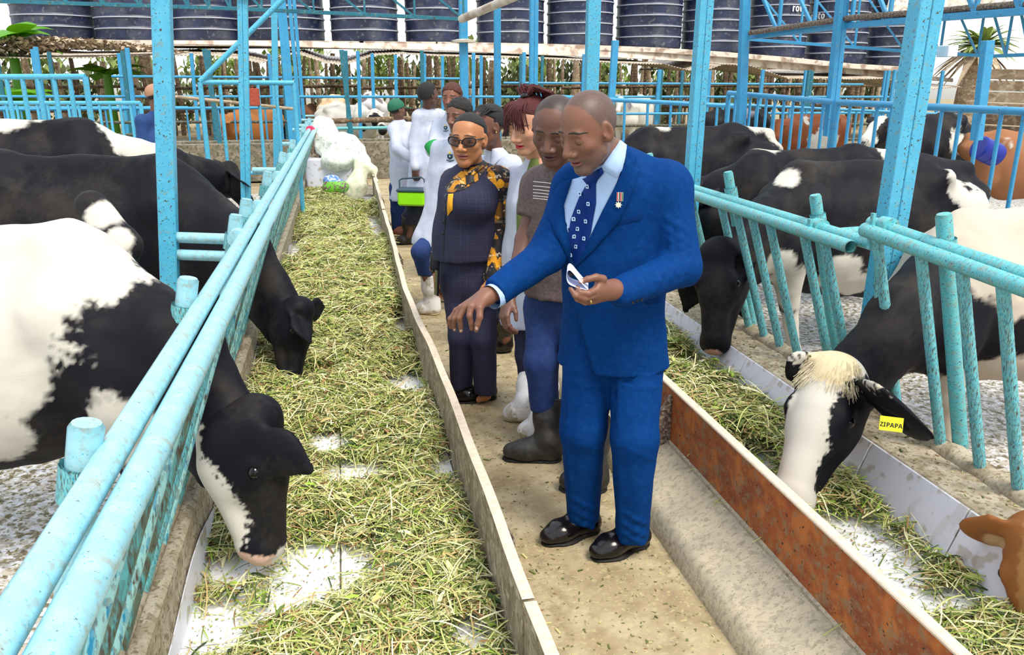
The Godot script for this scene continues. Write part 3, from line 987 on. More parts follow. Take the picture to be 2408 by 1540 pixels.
	truss("thin blue lattice truss behind the heavier one at the tanks", [Vector3(6.9386, 2.4543, -13.9065), Vector3(8.8064, 2.2416, -12.5117), Vector3(9.634, 2.125, -11.3256), Vector3(9.7567, 2.1337, -10.2811)], 0.9, 0.05, M.blue, 8)
	obj("diagonal_brace", MB.new().tube([Vector3(-1.4982, 1.769, -9.7862), Vector3(-0.5503, 2.6439, -9.9019), Vector3(-0.2999, 2.8911, -9.9536)], 0.03, 8), M.post, Vector3(-1.4982, 1.769, -9.7862), "long light blue diagonal pipe brace over the far gate", "brace")
	obj("gutter_pipe", MB.new().tube([Vector3(1.3857, 2.4458, -9.8193), Vector3(1.7168, 2.5676, -8.4269), Vector3(1.9363, 2.6465, -7.7709)], 0.045, 8), M.fascia, Vector3(1.3857, 2.4458, -9.8193), "whitish slanting box pipe leading up from flanged post", "pipe")
	obj("roof_cable_pipe", MB.new().tube([Vector3(4.6348, 2.3009, -9.2692), Vector3(4.9016, 2.3661, -7.6857), Vector3(5.1143, 2.3339, -5.3992)], 0.028, 8), M.rust, Vector3(4.6348, 2.3009, -9.2692), "dark pipe lying along the top of the lattice truss", "pipe")
func truss(label: String, pts: Array, hgt: float, w: float, mt: Material, bays: int) -> void:
	var o := thing("roof_truss", pts[0], label, "truss")
	var up := Vector3(0, hgt, 0)
	for j in pts.size() - 1:
		part("lower_chord", MB.new().bar(pts[j], pts[j + 1], w, w), mt, o)
		part("upper_chord", MB.new().bar(pts[j] + up, pts[j + 1] + up, w, w), mt, o)
	for k in bays:
		var f0 := float(k) / bays * (pts.size() - 1)
		var f1 := float(k + 1) / bays * (pts.size() - 1)
		var a: Vector3 = pts[int(f0)].lerp(pts[mini(int(f0) + 1, pts.size() - 1)], f0 - int(f0))
		var b: Vector3 = pts[mini(int(f1), pts.size() - 1)].lerp(pts[mini(int(f1) + 1, pts.size() - 1)], f1 - int(f1))
		part("web", MB.new().bar(b, b + up, w * 0.6, w * 0.6), mt, o)
		part("web", MB.new().bar(a + up, b, w * 0.6, w * 0.6), mt, o)

# ---------------------------------------------------------------- background: tanks, back shed, fences, trees
func lerp_pts(pts: Array, t: float) -> Vector3:
	var f := clampf(t, 0, 1) * (pts.size() - 1)
	var k := mini(int(f), pts.size() - 2)
	return (pts[k] as Vector3).lerp(pts[k + 1], f - k)
func tank(label: String, foot: Vector3, r: float, words: bool, turn := 0.0, up := 1.4) -> void:
	var o := thing("water_tank", foot, label, "water tank")
	var x := Transform3D(Basis.IDENTITY, foot)
	var prof: Array = [Vector2(0, 0), Vector2(r * 0.97, 0), Vector2(r * 0.985, 0.06)]
	var y := 0.3
	while y < 3.4:
		prof.append(Vector2(r * 0.985, y - 0.05))
		prof.append(Vector2(r, y - 0.02)); prof.append(Vector2(r, y + 0.02))
		prof.append(Vector2(r * 0.985, y + 0.05))
		y += 0.29
	prof.append(Vector2(r * 0.9, 3.5)); prof.append(Vector2(r * 0.4, 3.85)); prof.append(Vector2(0, 3.9))
	part("shell", MB.new().lathe(prof, 40, x), M.tank, o)
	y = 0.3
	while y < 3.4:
		part("rib", MB.new().lathe([Vector2(r * 0.995, y - 0.016), Vector2(r * 1.012, y - 0.012), Vector2(r * 1.012, y + 0.012), Vector2(r * 0.995, y + 0.016)], 40, x), M.rib_dust_glint, o)
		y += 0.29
	if words:
		var d := (Vector3(0, 0, 0) - foot) * Vector3(1, 0, 1)
		d = d.normalized().rotated(Vector3.UP, turn)
		lettering("roto", o, Transform3D(frame(d, Vector3.UP), foot + d * (r + 0.012) + Vector3(0, up, 0)), 0.2, M.tile)
func post_px(b: MB, a: Vector3, c: Vector3, w: float) -> MB:
	return b.bar(a, c, w, w * 0.8, Vector3.BACK)
func build_background() -> void:
	var tl := ["dark blue ribbed water tank over the banana leaves, first of the row", "dark blue ribbed water tank, second from banana leaves, dusty face", "dark blue ribbed water tank, third from the banana leaves", "dark blue ribbed water tank, fourth from the banana leaves", "dark blue ribbed water tank, fifth from the banana leaves", "dark blue ribbed water tank, sixth from the banana leaves", "dark blue ribbed water tank, seventh from banana leaves, above red haired woman", "dark blue ribbed water tank, eighth from banana leaves, above suited man", "dark blue ribbed water tank, ninth from the banana leaves", "dark blue ribbed lettered tank, tenth from the banana leaves", "dark blue ribbed lettered tank, eleventh from the banana leaves", "dark blue ribbed lettered tank, twelfth from the banana leaves", "dusty ribbed water tank at the palm tree end of the row"]
	var tf := [Vector3(-7.7867, 2.8731, -26.6534), Vector3(-5.6068, 2.8161, -26.2159), Vector3(-3.5847, 2.8047, -25.8101), Vector3(-1.4192, 2.8047, -25.3754), Vector3(0.7571, 2.7819, -24.9386), Vector3(2.7124, 2.78, -24.791), Vector3(4.9104, 2.7591, -24.717), Vector3(6.9793, 2.7242, -24.6383), Vector3(9.0751, 2.6636, -24.5441), Vector3(11.0928, 2.5516, -24.4451), Vector3(13.106, 2.4115, -24.3368), Vector3(15.0479, 2.2423, -24.2327), Vector3(16.9792, 2.1451, -24.1204)]
	var tr := [1.10, 1.04, 0.93, 1.07, 0.94, 0.83, 0.98, 0.97, 0.97, 0.95, 0.87, 0.91, 0.85]
	for k in 13: tank(tl[k], tf[k], tr[k], k >= 9 and k <= 11, [0.4, 0.7, -0.7, 0.0][clampi(k - 9, 0, 3)], 1.6 if k == 9 else 1.36)
	# platform carrying the tanks, follows their fall
	var pl := thing("tank_platform", Vector3(4, 2.6, -25), "dark timber platform under the row of water tanks", "platform")
	for k in 12:
		var a: Vector3 = tf[k]
		var b: Vector3 = tf[k + 1]
		if k == 0: a -= (b - a) * 3.0
		if k == 11: b += (b - a) * 0.3
		part("deck", MB.new().bar(a + Vector3(0, -0.08, 0), b + Vector3(0, -0.08, 0), 2.2, 0.14, Vector3.UP), M.fascia, pl)
	var fa := thing("fascia", Vector3(1.1644, 2.5957, -23.4), "long whitish fascia strip below the water tanks", "fascia board")
	var ft := [Vector3(-4.4426, 2.7197, -23.6), Vector3(-2.557, 2.735, -23.6), Vector3(-0.3896, 2.7098, -23.6), Vector3(2.3258, 2.698, -23.6), Vector3(5.7829, 2.6788, -23.6), Vector3(7.781, 2.6127, -23.6), Vector3(10.2479, 2.4878, -23.6), Vector3(12.4157, 2.3077, -23.6), Vector3(14.6673, 2.1327, -23.6), Vector3(18.8305, 1.7872, -23.6)]
	var fb2 := [Vector3(-4.4335, 2.6334, -23.5), Vector3(-2.5559, 2.6263, -23.5), Vector3(-0.3963, 2.5778, -23.5), Vector3(2.3112, 2.5411, -23.5), Vector3(5.7618, 2.427, -23.5), Vector3(7.7574, 2.3682, -23.5), Vector3(10.2201, 2.2618, -23.5), Vector3(12.383, 2.1017, -23.5), Vector3(14.6267, 1.9599, -23.5), Vector3(18.7665, 1.6982, -23.5)]
	for k in 9:
		var s := MB.new().sheet(func(u, v): return (ft[k] as Vector3).lerp(ft[k + 1], u).lerp((fb2[k] as Vector3).lerp(fb2[k + 1], u), v), 4, 1, 0.03)
		part("strip", s, M.fascia, fa)
	# corrugated eave sheets, each with its own sag
	var ed := [Vector3(-8.3363, 2.3032, -22.2), Vector3(-7.0702, 2.2521, -22.2), Vector3(-5.6647, 2.2776, -22.2), Vector3(-4.0218, 2.344, -22.2), Vector3(-3.0371, 2.3392, -22.2), Vector3(-2.4451, 2.2524, -22.2), Vector3(-1.9478, 2.154, -22.2), Vector3(-1.4219, 2.3372, -22.2), Vector3(-1.0073, 2.3796, -22.2), Vector3(-0.3976, 2.1794, -22.2), Vector3(0.1783, 2.1301, -22.2), Vector3(0.8812, 2.3485, -22.2), Vector3(1.7445, 2.3942, -22.2), Vector3(2.8389, 2.3477, -22.2), Vector3(4.4101, 2.3129, -22.2), Vector3(6.7358, 2.2365, -22.2), Vector3(7.6951, 2.1854, -22.2), Vector3(8.6697, 2.1665, -22.2), Vector3(9.6751, 1.946, -22.2), Vector3(10.4127, 2.1718, -22.2), Vector3(11.1784, 2.1403, -22.2), Vector3(12.3777, 1.8, -22.2), Vector3(13.4353, 1.8, -22.2), Vector3(14.6519, 1.7648, -22.2), Vector3(15.6078, 1.7882, -22.2), Vector3(16.6323, 1.4774, -22.2), Vector3(18.0411, 1.5586, -22.2)]
	var co := thing("corrugated_roof", Vector3(1.0917, 2.2672, -22.2), "battered corrugated iron eave sagging along the back shed", "roof")
	for k in 26:
		var ea: Vector3 = ed[k]
		var eb: Vector3 = ed[k + 1]
		var up := Vector3(0, 0.3, -5.2)
		var nw := int((eb - ea).length() / 0.08)
		part("sheet", MB.new().sheet(func(u, v): return ea.lerp(eb, u * 1.03) + up * v * (1.0 + 0.1 * sin(k * 2.3)) + Vector3(0, 0.014 * sin(u * nw * TAU) + 0.01 * (k % 3), 0), maxi(nw * 4, 8), 3), M.zinc, co)
	# backdrop of upright poles behind the shed
	var rng := RandomNumberGenerator.new()
	rng.seed = 31
	for k in 150:
		var px := Vector3(lerpf(-13, 21, (k + rng.randf()) / 150.0), 0, -29.0 + rng.randf_range(-0.8, 0.8))
		if rng.randf() < 0.22: continue
		var hgt := rng.randf_range(2.2, 2.7)
		var r := rng.randf_range(0.05, 0.12)
		var o := obj("timber_pole", MB.new().tube([px, px + Vector3(rng.randf_range(-0.06, 0.06), hgt * 0.5, 0), px + Vector3(rng.randf_range(-0.1, 0.1), hgt, 0)], [r, r * 0.95, r * 0.85], 7), M.wood if rng.randf() < 0.6 else M.wood_pale, px, "rough upright timber pole in the palisade behind back shed", "pole", "palisade poles")
	for y in [[0.8, "lower"], [1.5, "upper"]]:
		for k in 5:
			var xa := -13.0 + k * 6.8
			obj("palisade_rail", MB.new().tube([Vector3(xa, y[0], -28.2), Vector3(xa + 6.8, y[0] + 0.08, -28.2)], 0.05, 6), M.wood, Vector3(xa, y[0], -28.2), y[1] + " horizontal timber rail of the palisade behind the back shed", "rail", "palisade rails " + y[1])
	# shed posts and rails in blue steel
	for p in [[-9.5, -21, 0], [-7.9, -19, 0], [-6.9, -17.5, 1], [-6.1, -20, 1], [-5.4, -17, 0], [-4.4, -19, 1], [-3.3, -20.5, 0], [-2.6, -18.2, 1], [-1.6, -20.4, 0], [0.1, -18.0, 1], [0.35, -18.2, 0], [1.3, -21, 0], [1.62, -17.6, 1], [1.9, -20, 0], [2.5, -21.5, 0], [3.4, -21, 0], [4.3, -20.5, 1], [5.6, -19.5, 0], [6.4, -21.5, 0], [7.1, -18.5, 0], [7.9, -20.6, 0], [8.7, -21, 1], [9.6, -18.4, 0], [10.3, -21, 0], [11.4, -19.6, 0], [12.4, -21, 1], [13.3, -19, 0], [14.4, -20.7, 0], [-10.6, -18.3, 0], [15.6, -20, 0], [-8.6, -16.5, 0], [-7.3, -20.5, 1], [-5.9, -18.4, 0], [-4.9, -20.8, 0], [-3.9, -17.2, 0], [-2.2, -21.0, 0], [-1.2, -18.8, 1], [0.7, -19.8, 0], [2.9, -19.0, 0], [3.9, -18.3, 0], [5.0, -21.2, 1], [6.0, -20.4, 0], [7.5, -19.4, 1], [8.3, -19.0, 0], [9.1, -20.2, 0], [10.9, -18.6, 1], [11.9, -20.4, 0], [12.9, -18.2, 0]]:
		var q := Vector3(p[0], 0, p[1])
		var hh := 2.35 if p[0] < 6 else 2.0
		obj("shed_post", MB.new().bar(q, q + Vector3(0.04, hh, 0), 0.075, 0.07, Vector3.BACK), M.teal if p[2] else M.blue, q, ("dark teal" if p[2] else "bright blue") + " steel post standing in the back shed", "post", ("teal" if p[2] else "blue") + " shed posts")
	for p in [[-7, 4, 1.45, -19.2, 0], [-7, 4, 0.95, -18.6, 2], [-6, 5, 0.55, -18.6, 2], [3, 14, 1.4, -19.5, 0], [3, 14, 1.05, -18.4, 0], [2.5, 13, 0.8, -18.2, 2], [2.5, 13, 0.45, -18.2, 2], [-12, -3, 1.3, -17.8, 0], [-12, -4, 0.75, -18.4, 2], [-5, 3, 1.85, -20.5, 0], [4, 14, 1.7, -21, 0]]:
		var a := Vector3(p[0], p[2], p[3])
		var b := Vector3(p[1], p[2] - 0.05, p[3])
		obj("shed_rail", MB.new().tube([a, b], 0.03, 8), M.blue if p[4] == 0 else M.grime, a, ("blue" if p[4] == 0 else "rusty dark") + " pipe rail running through the back shed", "rail", ("blue" if p[4] == 0 else "rusty") + " shed rails")
	# concrete drinking trough across the far end
	var ct := thing("concrete_trough", Vector3(-1, 0, -15.9), "long grey concrete drinking trough across the far end", "trough")
	part("front_wall", MB.new().box(Vector3(-1.3, 0.34, -15.8), Vector3(10, 0.68, 0.16)), M.concrete, ct)
	part("back_wall", MB.new().box(Vector3(-1.3, 0.34, -16.6), Vector3(10, 0.68, 0.16)), M.concrete, ct)
	part("water", MB.new().box(Vector3(-1.3, 0.3, -16.2), Vector3(10, 0.5, 0.66)), M.concrete, ct)
	for x in [-2.2, 0.15]:
		part("front_post", MB.new().bar(Vector3(x, 0.68, -15.9), Vector3(x - 0.1, 2.3, -15.9), 0.08, 0.08, Vector3.BACK), M.teal, ct)
	part("top_pipe", MB.new().tube([Vector3(-0.3, 1.05, -15.9), Vector3(3.0, 1.12, -15.9)], 0.05, 8), M.wood, ct)
	part("top_pipe", MB.new().tube([Vector3(-0.3, 0.92, -15.9), Vector3(3.0, 0.93, -15.9)], 0.032, 8), M.rail_r, ct)
	# far gate under the diagonal brace
	fence("far_gate", "light blue pipe gate under the diagonal brace", Vector3(-1.4987, 1.7646, -9.7863), Vector3(-0.534, 1.7529, -10.2046), 1.0, 5, M.post, 0.028, 0.02)
	fence("pen_fence", "light blue pipe fence panel before the banana plants", Vector3(-4.3947, 1.82, -11.5914), Vector3(-3.0649, 1.8249, -11.3246), 0.75, 7, M.post, 0.035, 0.028)
	fence("pen_fence", "lower light blue railing running behind the man in blue", Vector3(-5.3, 1.4585, -13.813), Vector3(-2.9058, 1.4585, -13.3325), 0.9, 16, M.post, 0.03, 0.02)
	fence("pen_fence", "blue railing with many bars along the brown cow's pen", Vector3(4.75, 1.63, -9.9), Vector3(4.75, 1.58, -7.55), 1.15, 12, M.blue, 0.03, 0.016)
	fence("pen_fence", "blue railing with many bars along the black cow's pen", Vector3(4.75, 1.58, -7.5), Vector3(4.75, 1.57, -2.0), 1.15, 26, M.blue, 0.03, 0.016)
	fence("pen_fence", "blue railing running from suited man's head to the corner post", Vector3(2.4838, 1.5858, -10.9248), Vector3(5.0745, 1.4569, -10.2009), 0.85, 9, M.blue, 0.03, 0.018)
	fence("pen_fence", "teal bar railing crossing the back shed behind the sacks", Vector3(-6.5, 1.25, -17.4), Vector3(-1.2, 1.25, -17.4), 0.9, 18, M.blue, 0.03, 0.018)
	fence("pen_fence", "blue two bar railing far behind the brown cow", Vector3(7.4883, 1.3109, -15.8361), Vector3(12.1143, 1.1046, -14.9076), 0.7, 14, M.blue, 0.03, 0.02)
	M.bush_pale = mat(Color(0.5, 0.56, 0.3), 0.7)
	M.bush_pale.backlight_enabled = true
	M.bush_pale.backlight = Color(0.25, 0.32, 0.1)
	# timber wall, palm and pale shed at the far right
	var tw := thing("plank_wall", Vector3(11.4903, 1.2594, -12.993), "stack of weathered planks forming wall beyond the palm", "wall")
	for k in 6:
		part("plank", MB.new().bar(Vector3(11.0353, 1.3321, -13.0843) + Vector3(0, 0.19 * k - 0.4, 0), Vector3(12.3816, 1.2818, -11.7941) + Vector3(0, 0.19 * k - 0.4, 0), 0.05, 0.17, Vector3.UP), M.wood_pale if k > 1 else M.wood, tw)
	var pt := Vector3(18.8659, 1.4276, -22.732)
	var pm := thing("palm_tree", Vector3(pt.x, 0, pt.z), "shaggy palm tree behind the end of the tank row", "palm")
	part("trunk", MB.new().tube([Vector3(pt.x, 0, pt.z), Vector3(pt.x, 1.4, pt.z), Vector3(pt.x + 0.1, 2.6, pt.z)], [0.5, 0.42, 0.36], 12), M.wood_pale, pm)
	var top := Vector3(pt.x + 0.1, 2.7, pt.z)
	for k in 90:
		var an := rng.randf() * TAU
		var el := rng.randf_range(-0.6, 1.2)
		var dir := Vector3(cos(an) * cos(el), sin(el), sin(an) * cos(el))
		var ln := rng.randf_range(0.8, 1.6)
		part("frond", leaf_mesh(top, dir, ln, 0.1, 0.5), M.bush_pale if el > 0.1 else M.wood_pale, pm)
	# corrugated roof of the shed at upper right
	var ur := thing("open_shed_roof", Vector3(7.6386, 2.6427, -9.6862), "translucent corrugated roof on blue truss over the plank wall", "roof")
	for k in 4:
		var a0 := Vector3(7.9898, 2.6895, -11.6556) + Vector3(1.1 * k, 0.02 * k, 0.9 * k)
		part("sheet", MB.new().sheet(func(u, v): return a0 + Vector3(1.15, 0, 0.95) * u + Vector3(1.2, 0.75, -1.6) * v + Vector3(0, 0.02 * sin(u * 14 * TAU), 0), 56, 4), M.zinc, ur)
	# banana plants at far left
	for bp in [["banana plant with torn broad leaves beside the first tank", Vector3(-7.7645, 2.4428, -22.9772), 2.8], ["banana plant whose leaves hang under the leaf strewn eave", Vector3(-6.1287, 1.6356, -24.6888), 2.0], ["banana plant low behind the light blue fence panel", Vector3(-7.6487, 1.5135, -21.934), 1.4]]:
		var f: Vector3 = bp[1]
		var bo := thing("banana_plant", Vector3(f.x, 0, f.z), bp[0], "banana plant")
		part("stem", MB.new().tube([Vector3(f.x, 0, f.z), Vector3(f.x, bp[2], f.z)], [0.16, 0.1], 10), M.leaf, bo)
		for k in 9:
			var an := TAU * k / 9.0 + rng.randf() * 0.5
			part("leaf", leaf_mesh(Vector3(f.x, bp[2] - 0.1, f.z), Vector3(cos(an), rng.randf_range(0.3, 1.0), sin(an)).normalized(), rng.randf_range(1.1, 1.7), 0.3, 0.5), M.leaf, bo)
	# bushes beyond the palisade
	M.bush = mat(Color(0.34, 0.38, 0.22), 0.8)
	for k in 26:
		var row := k % 2
		var c := Vector3(-15 + k * 1.5, 1.15 + row * 0.9 + rng.randf_range(-0.2, 0.4), -31.5 - row * 1.6)
		var bo := thing("bush", Vector3(c.x, 0, c.z), ("tall pale green" if row else "dull olive green") + " bush growing beyond the palisade", "bush", ("pale" if row else "olive") + " bushes beyond the palisade")
		part("stem", MB.new().tube([Vector3(c.x, -0.05, c.z), Vector3(c.x, c.y, c.z)], [0.06, 0.03], 6), M.wood, bo)
		var lv := MB.new()
		for j in 420:
			var d := Vector3(rng.randfn(), rng.randfn() * 0.9, rng.randfn()).normalized() * rng.randf_range(0.3, 1.25)
			var n := Vector3(rng.randfn(), rng.randfn(), rng.randfn()).normalized()
			var x := n.cross(Vector3.UP).normalized() * 0.09
			var y := n.cross(x).normalized() * 0.17
			if c.y + d.y < 0.05: continue
			lv.quad(c + d - x, c + d - y, c + d + x, c + d + y, n)
		part("foliage", lv, M.bush_pale if row else M.bush, bo)
	# dry leaves and twigs lying on the old eave at the left
	var dl := MB.new()
	for k in 2600:
		var t := rng.randf()
		var p := lerp_pts([Vector3(-8.4634, 2.4464, -22.6), Vector3(-7.4367, 2.5598, -22.9), Vector3(-6.6021, 2.6088, -23), Vector3(-5.5122, 2.5735, -22.9), Vector3(-4.0625, 2.4706, -22.5)], t) + Vector3(rng.randf_range(-0.3, 0.3), rng.randf_range(-0.16, 0.2) * (1.2 - t), rng.randf_range(-0.6, 0.6))
		var n := Vector3(rng.randfn() * 0.6, 1, rng.randfn() * 0.6).normalized()
		var x := n.cross(Vector3(rng.randfn(), 0, rng.randfn())).normalized() * rng.randf_range(0.03, 0.07)
		var y := n.cross(x).normalized() * rng.randf_range(0.05, 0.1)
		dl.quad(p - x, p - y, p + x, p + y + n * 0.02, n)
	obj("dry_leaves", dl, M.wood_pale, Vector3(-6.0265, 2.4909, -22.6), "heap of dry leaves and twigs lying on the old eave", "leaves", "", "stuff")
func leaf_mesh(root: Vector3, dir: Vector3, ln: float, w: float, droop: float) -> MB:
	var side := dir.cross(Vector3.UP)
	if side.length() < 0.1: side = Vector3.RIGHT
	side = side.normalized()
	return MB.new().sheet(func(u, v):
		var a: float = u
		var wd: float = w * sin(PI * clampf(a * 0.92 + 0.06, 0, 1)) * (v * 2.0 - 1.0)
		return root + dir * ln * a - Vector3(0, droop * ln * a * a, 0) + side * wd - Vector3(0, absf(wd) * 0.25, 0), 8, 2)
func fence(called: String, label: String, a: Vector3, b: Vector3, hgt: float, bars: int, m: Material, rr: float, rb: float) -> void:
	var o := thing(called, Vector3(a.x, 0, a.z), label, "fence")
	part("top_rail", MB.new().tube([a, b], rr, 10), m, o)
	part("bottom_rail", MB.new().tube([a - Vector3(0, hgt, 0), b - Vector3(0, hgt, 0)], rr * 0.8, 8), m, o)
	for k in bars + 1:
		var p := a.lerp(b, float(k) / bars)
		part("bar", MB.new().tube([p, p - Vector3(0, hgt if k % bars else p.y, 0)], rb if k % bars else rr, 8), m, o)

# ---------------------------------------------------------------- fodder
const BARE_L := [[Vector3(-0.1601, 0.12, -3.6789), 0.145, 0.145], [Vector3(-0.0544, 0.12, -3.3457), 0.174, 0.1305], [Vector3(0.3453, 0.12, -3.2988), 0.0725, 0.145], [Vector3(-0.4618, 0.12, -2.6611), 0.1595, 0.145], [Vector3(-0.1744, 0.12, -2.614), 0.2465, 0.232], [Vector3(-0.4962, 0.12, -2.3413), 0.174, 0.203], [Vector3(-0.2525, 0.12, -2.4255), 0.145, 0.087], [Vector3(0.3008, 0.12, -2.1294), 0.0725, 0.087], [Vector3(0.3242, 0.12, -5.4223), 0.1015, 0.377], [Vector3(0.2666, 0.12, -4.3843), 0.145, 0.232], [Vector3(-0.2391, 0.12, -4.534), 0.145, 0.1305], [Vector3(0.2875, 0.12, -9.5759), 0.116, 1.305], [Vector3(0.1995, 0.12, -11.9993), 0.3625, 1.015], [Vector3(-0.5152, 0.12, -8.2689), 0.087, 0.725]]
const BARE_R := [[Vector3(1.8653, 0.14, -4.2215), 0.145, 0.145], [Vector3(1.9513, 0.14, -3.9732), 0.1305, 0.087], [Vector3(1.9331, 0.14, -3.7234), 0.116, 0.0725], [Vector3(1.704, 0.14, -3.0364), 0.116, 0.174], [Vector3(1.7907, 0.14, -2.2923), 0.203, 0.29], [Vector3(1.8084, 0.14, -2.4515), 0.145, 0.145], [Vector3(2.1201, 0.14, -2.4524), 0.174, 0.0725], [Vector3(1.8761, 0.14, -1.9816), 0.145, 0.0725], [Vector3(1.7347, 0.14, -2.0691), 0.116, 0.203], [Vector3(2.1311, 0.14, -2.0138), 0.145, 0.0725]]
var hay_n: FastNoiseLite
func bare(x: float, z: float, list: Array) -> float:
	var m := 0.0
	var w := hay_n.get_noise_2d(x * 14.0, z * 14.0) * 0.35 + hay_n.get_noise_2d(x * 45.0, z * 45.0) * 0.2
	for e in list:
		var dx: float = (x - e[0].x) / e[1]
		var dz: float = (z - e[0].z) / e[2]
		m = maxf(m, 1.25 - sqrt(dx * dx + dz * dz) + w)
	return clampf(m * 1.6, 0.0, 1.0)
func hay_depth(x: float, z: float, left: bool) -> float:
	var n := hay_n.get_noise_2d(x * 2.2, z * 1.6) * 0.5 + 0.5
	var n2 := hay_n.get_noise_2d(x * 7.0, z * 7.0)
	if left:
		var far := smoothstep(-3.2, -5.5, z)
		return maxf(0.012, 0.02 + 0.055 * n + 0.025 * n2 + far * (0.045 + 0.08 * n + 0.03 * n2))
	var mid := smoothstep(-1.6, -2.4, z)
	return maxf(0.012, 0.015 + 0.035 * n + 0.015 * n2 + smoothstep(-2.9, -3.6, z) * 0.06 + mid * 0.045 * (1.0 - pow(absf(x - 1.8) / 0.35, 2.0)))
func hay(called: String, label: String, left: bool, x0: float, x1: float, z0: float, z1: float, fl: float, list: Array, counts: Array, sd: int) -> void:
	var o := thing(called, Vector3((x0 + x1) / 2, fl, (z0 + z1) / 2), label, "fodder", "", "stuff")
	var b := MB.new()
	var st := 0.03
	var nx := int((x1 - x0) / st)
	var nzz := int((z0 - z1) / st)
	var H: Array = []
	for j in nzz + 1:
		var row := PackedFloat32Array()
		for k in nx + 1:
			var x := x0 + k * st
			var z := z0 - j * st
			var br := bare(x, z, list)
			row.append(-1.0 if br > 0.55 else hay_depth(x, z, left) * (1.0 - br) * 0.85)
		H.append(row)
	for j in nzz:
		for k in nx:
			var h00: float = H[j][k]; var h10: float = H[j][k + 1]; var h01: float = H[j + 1][k]; var h11: float = H[j + 1][k + 1]
			if h00 < 0 or h10 < 0 or h01 < 0 or h11 < 0: continue
			var x := x0 + k * st
			var z := z0 - j * st
			b.quad(Vector3(x, fl + h00, z), Vector3(x + st, fl + h10, z), Vector3(x + st, fl + h11, z - st), Vector3(x, fl + h01, z - st), Vector3.UP)
	part("bed", smooth_from(b, 0), M.hay_bed, o)
	var rng := RandomNumberGenerator.new()
	rng.seed = sd
	var pal := [L(216, 212, 156), L(196, 200, 124), L(172, 180, 98), L(134, 150, 72), L(96, 118, 52), L(62, 82, 38), L(190, 168, 112), L(150, 112, 72), L(228, 226, 184), L(146, 180, 58)]
	for kind in 5:
		var n: int = counts[kind]
		var mm := MultiMesh.new()
		mm.transform_format = MultiMesh.TRANSFORM_3D
		mm.use_colors = true
		mm.mesh = hay_mesh[kind]
		var xs: Array[Transform3D] = []
		var cs := PackedColorArray()
		for k in n:
			# denser towards the near end, where pieces show larger
			var t := pow(rng.randf(), 1.5)
			var z := lerpf(z0, z1, t)
			var x := rng.randf_range(x0, x1)
			var br := bare(x, z, list)
			if br > 0.3 and rng.randf() < br * (0.99 if kind != 2 else 0.86): continue
			var dep := hay_depth(x, z, left) * (1.0 - br)
			var y := fl + dep + rng.randf_range(-0.012, 0.02) * (1.0 - br) + 0.004
			if kind == 2: y = fl + dep + 0.006
			var s := rng.randf_range(0.6, 1.35) * (1.0 + 0.5 * t)
			var bs := Basis(Vector3.UP, rng.randf() * TAU) * Basis(Vector3.RIGHT, rng.randfn() * 0.28) * Basis(Vector3.BACK, rng.randfn() * 0.4)
			xs.append(Transform3D(bs.scaled(Vector3.ONE * s), Vector3(x, y, z)))
			var ci := int(pow(rng.randf(), 1.15) * 8.0)
			if not left and rng.randf() < 0.35: ci = 3 + rng.randi() % 4
			if rng.randf() < 0.16: ci = 8 + rng.randi() % 2
			if kind == 4: ci = [0, 1, 8, 2, 6][rng.randi() % 5]
			var c: Color = pal[ci]
			cs.append(c * rng.randf_range(0.8, 1.15))
		mm.instance_count = xs.size()
		for k in xs.size():
			mm.set_instance_transform(k, xs[k])
			mm.set_instance_color(k, cs[k])
		var mi := MultiMeshInstance3D.new()
		mi.name = ["grass_blades", "stalks", "chaff", "leaf_scraps", "long_strands"][kind]
		mi.multimesh = mm
		mi.set_meta("kind", "stuff")
		o.add_child(mi, true)
		mi.position = -o.position
var hay_mesh: Array = []
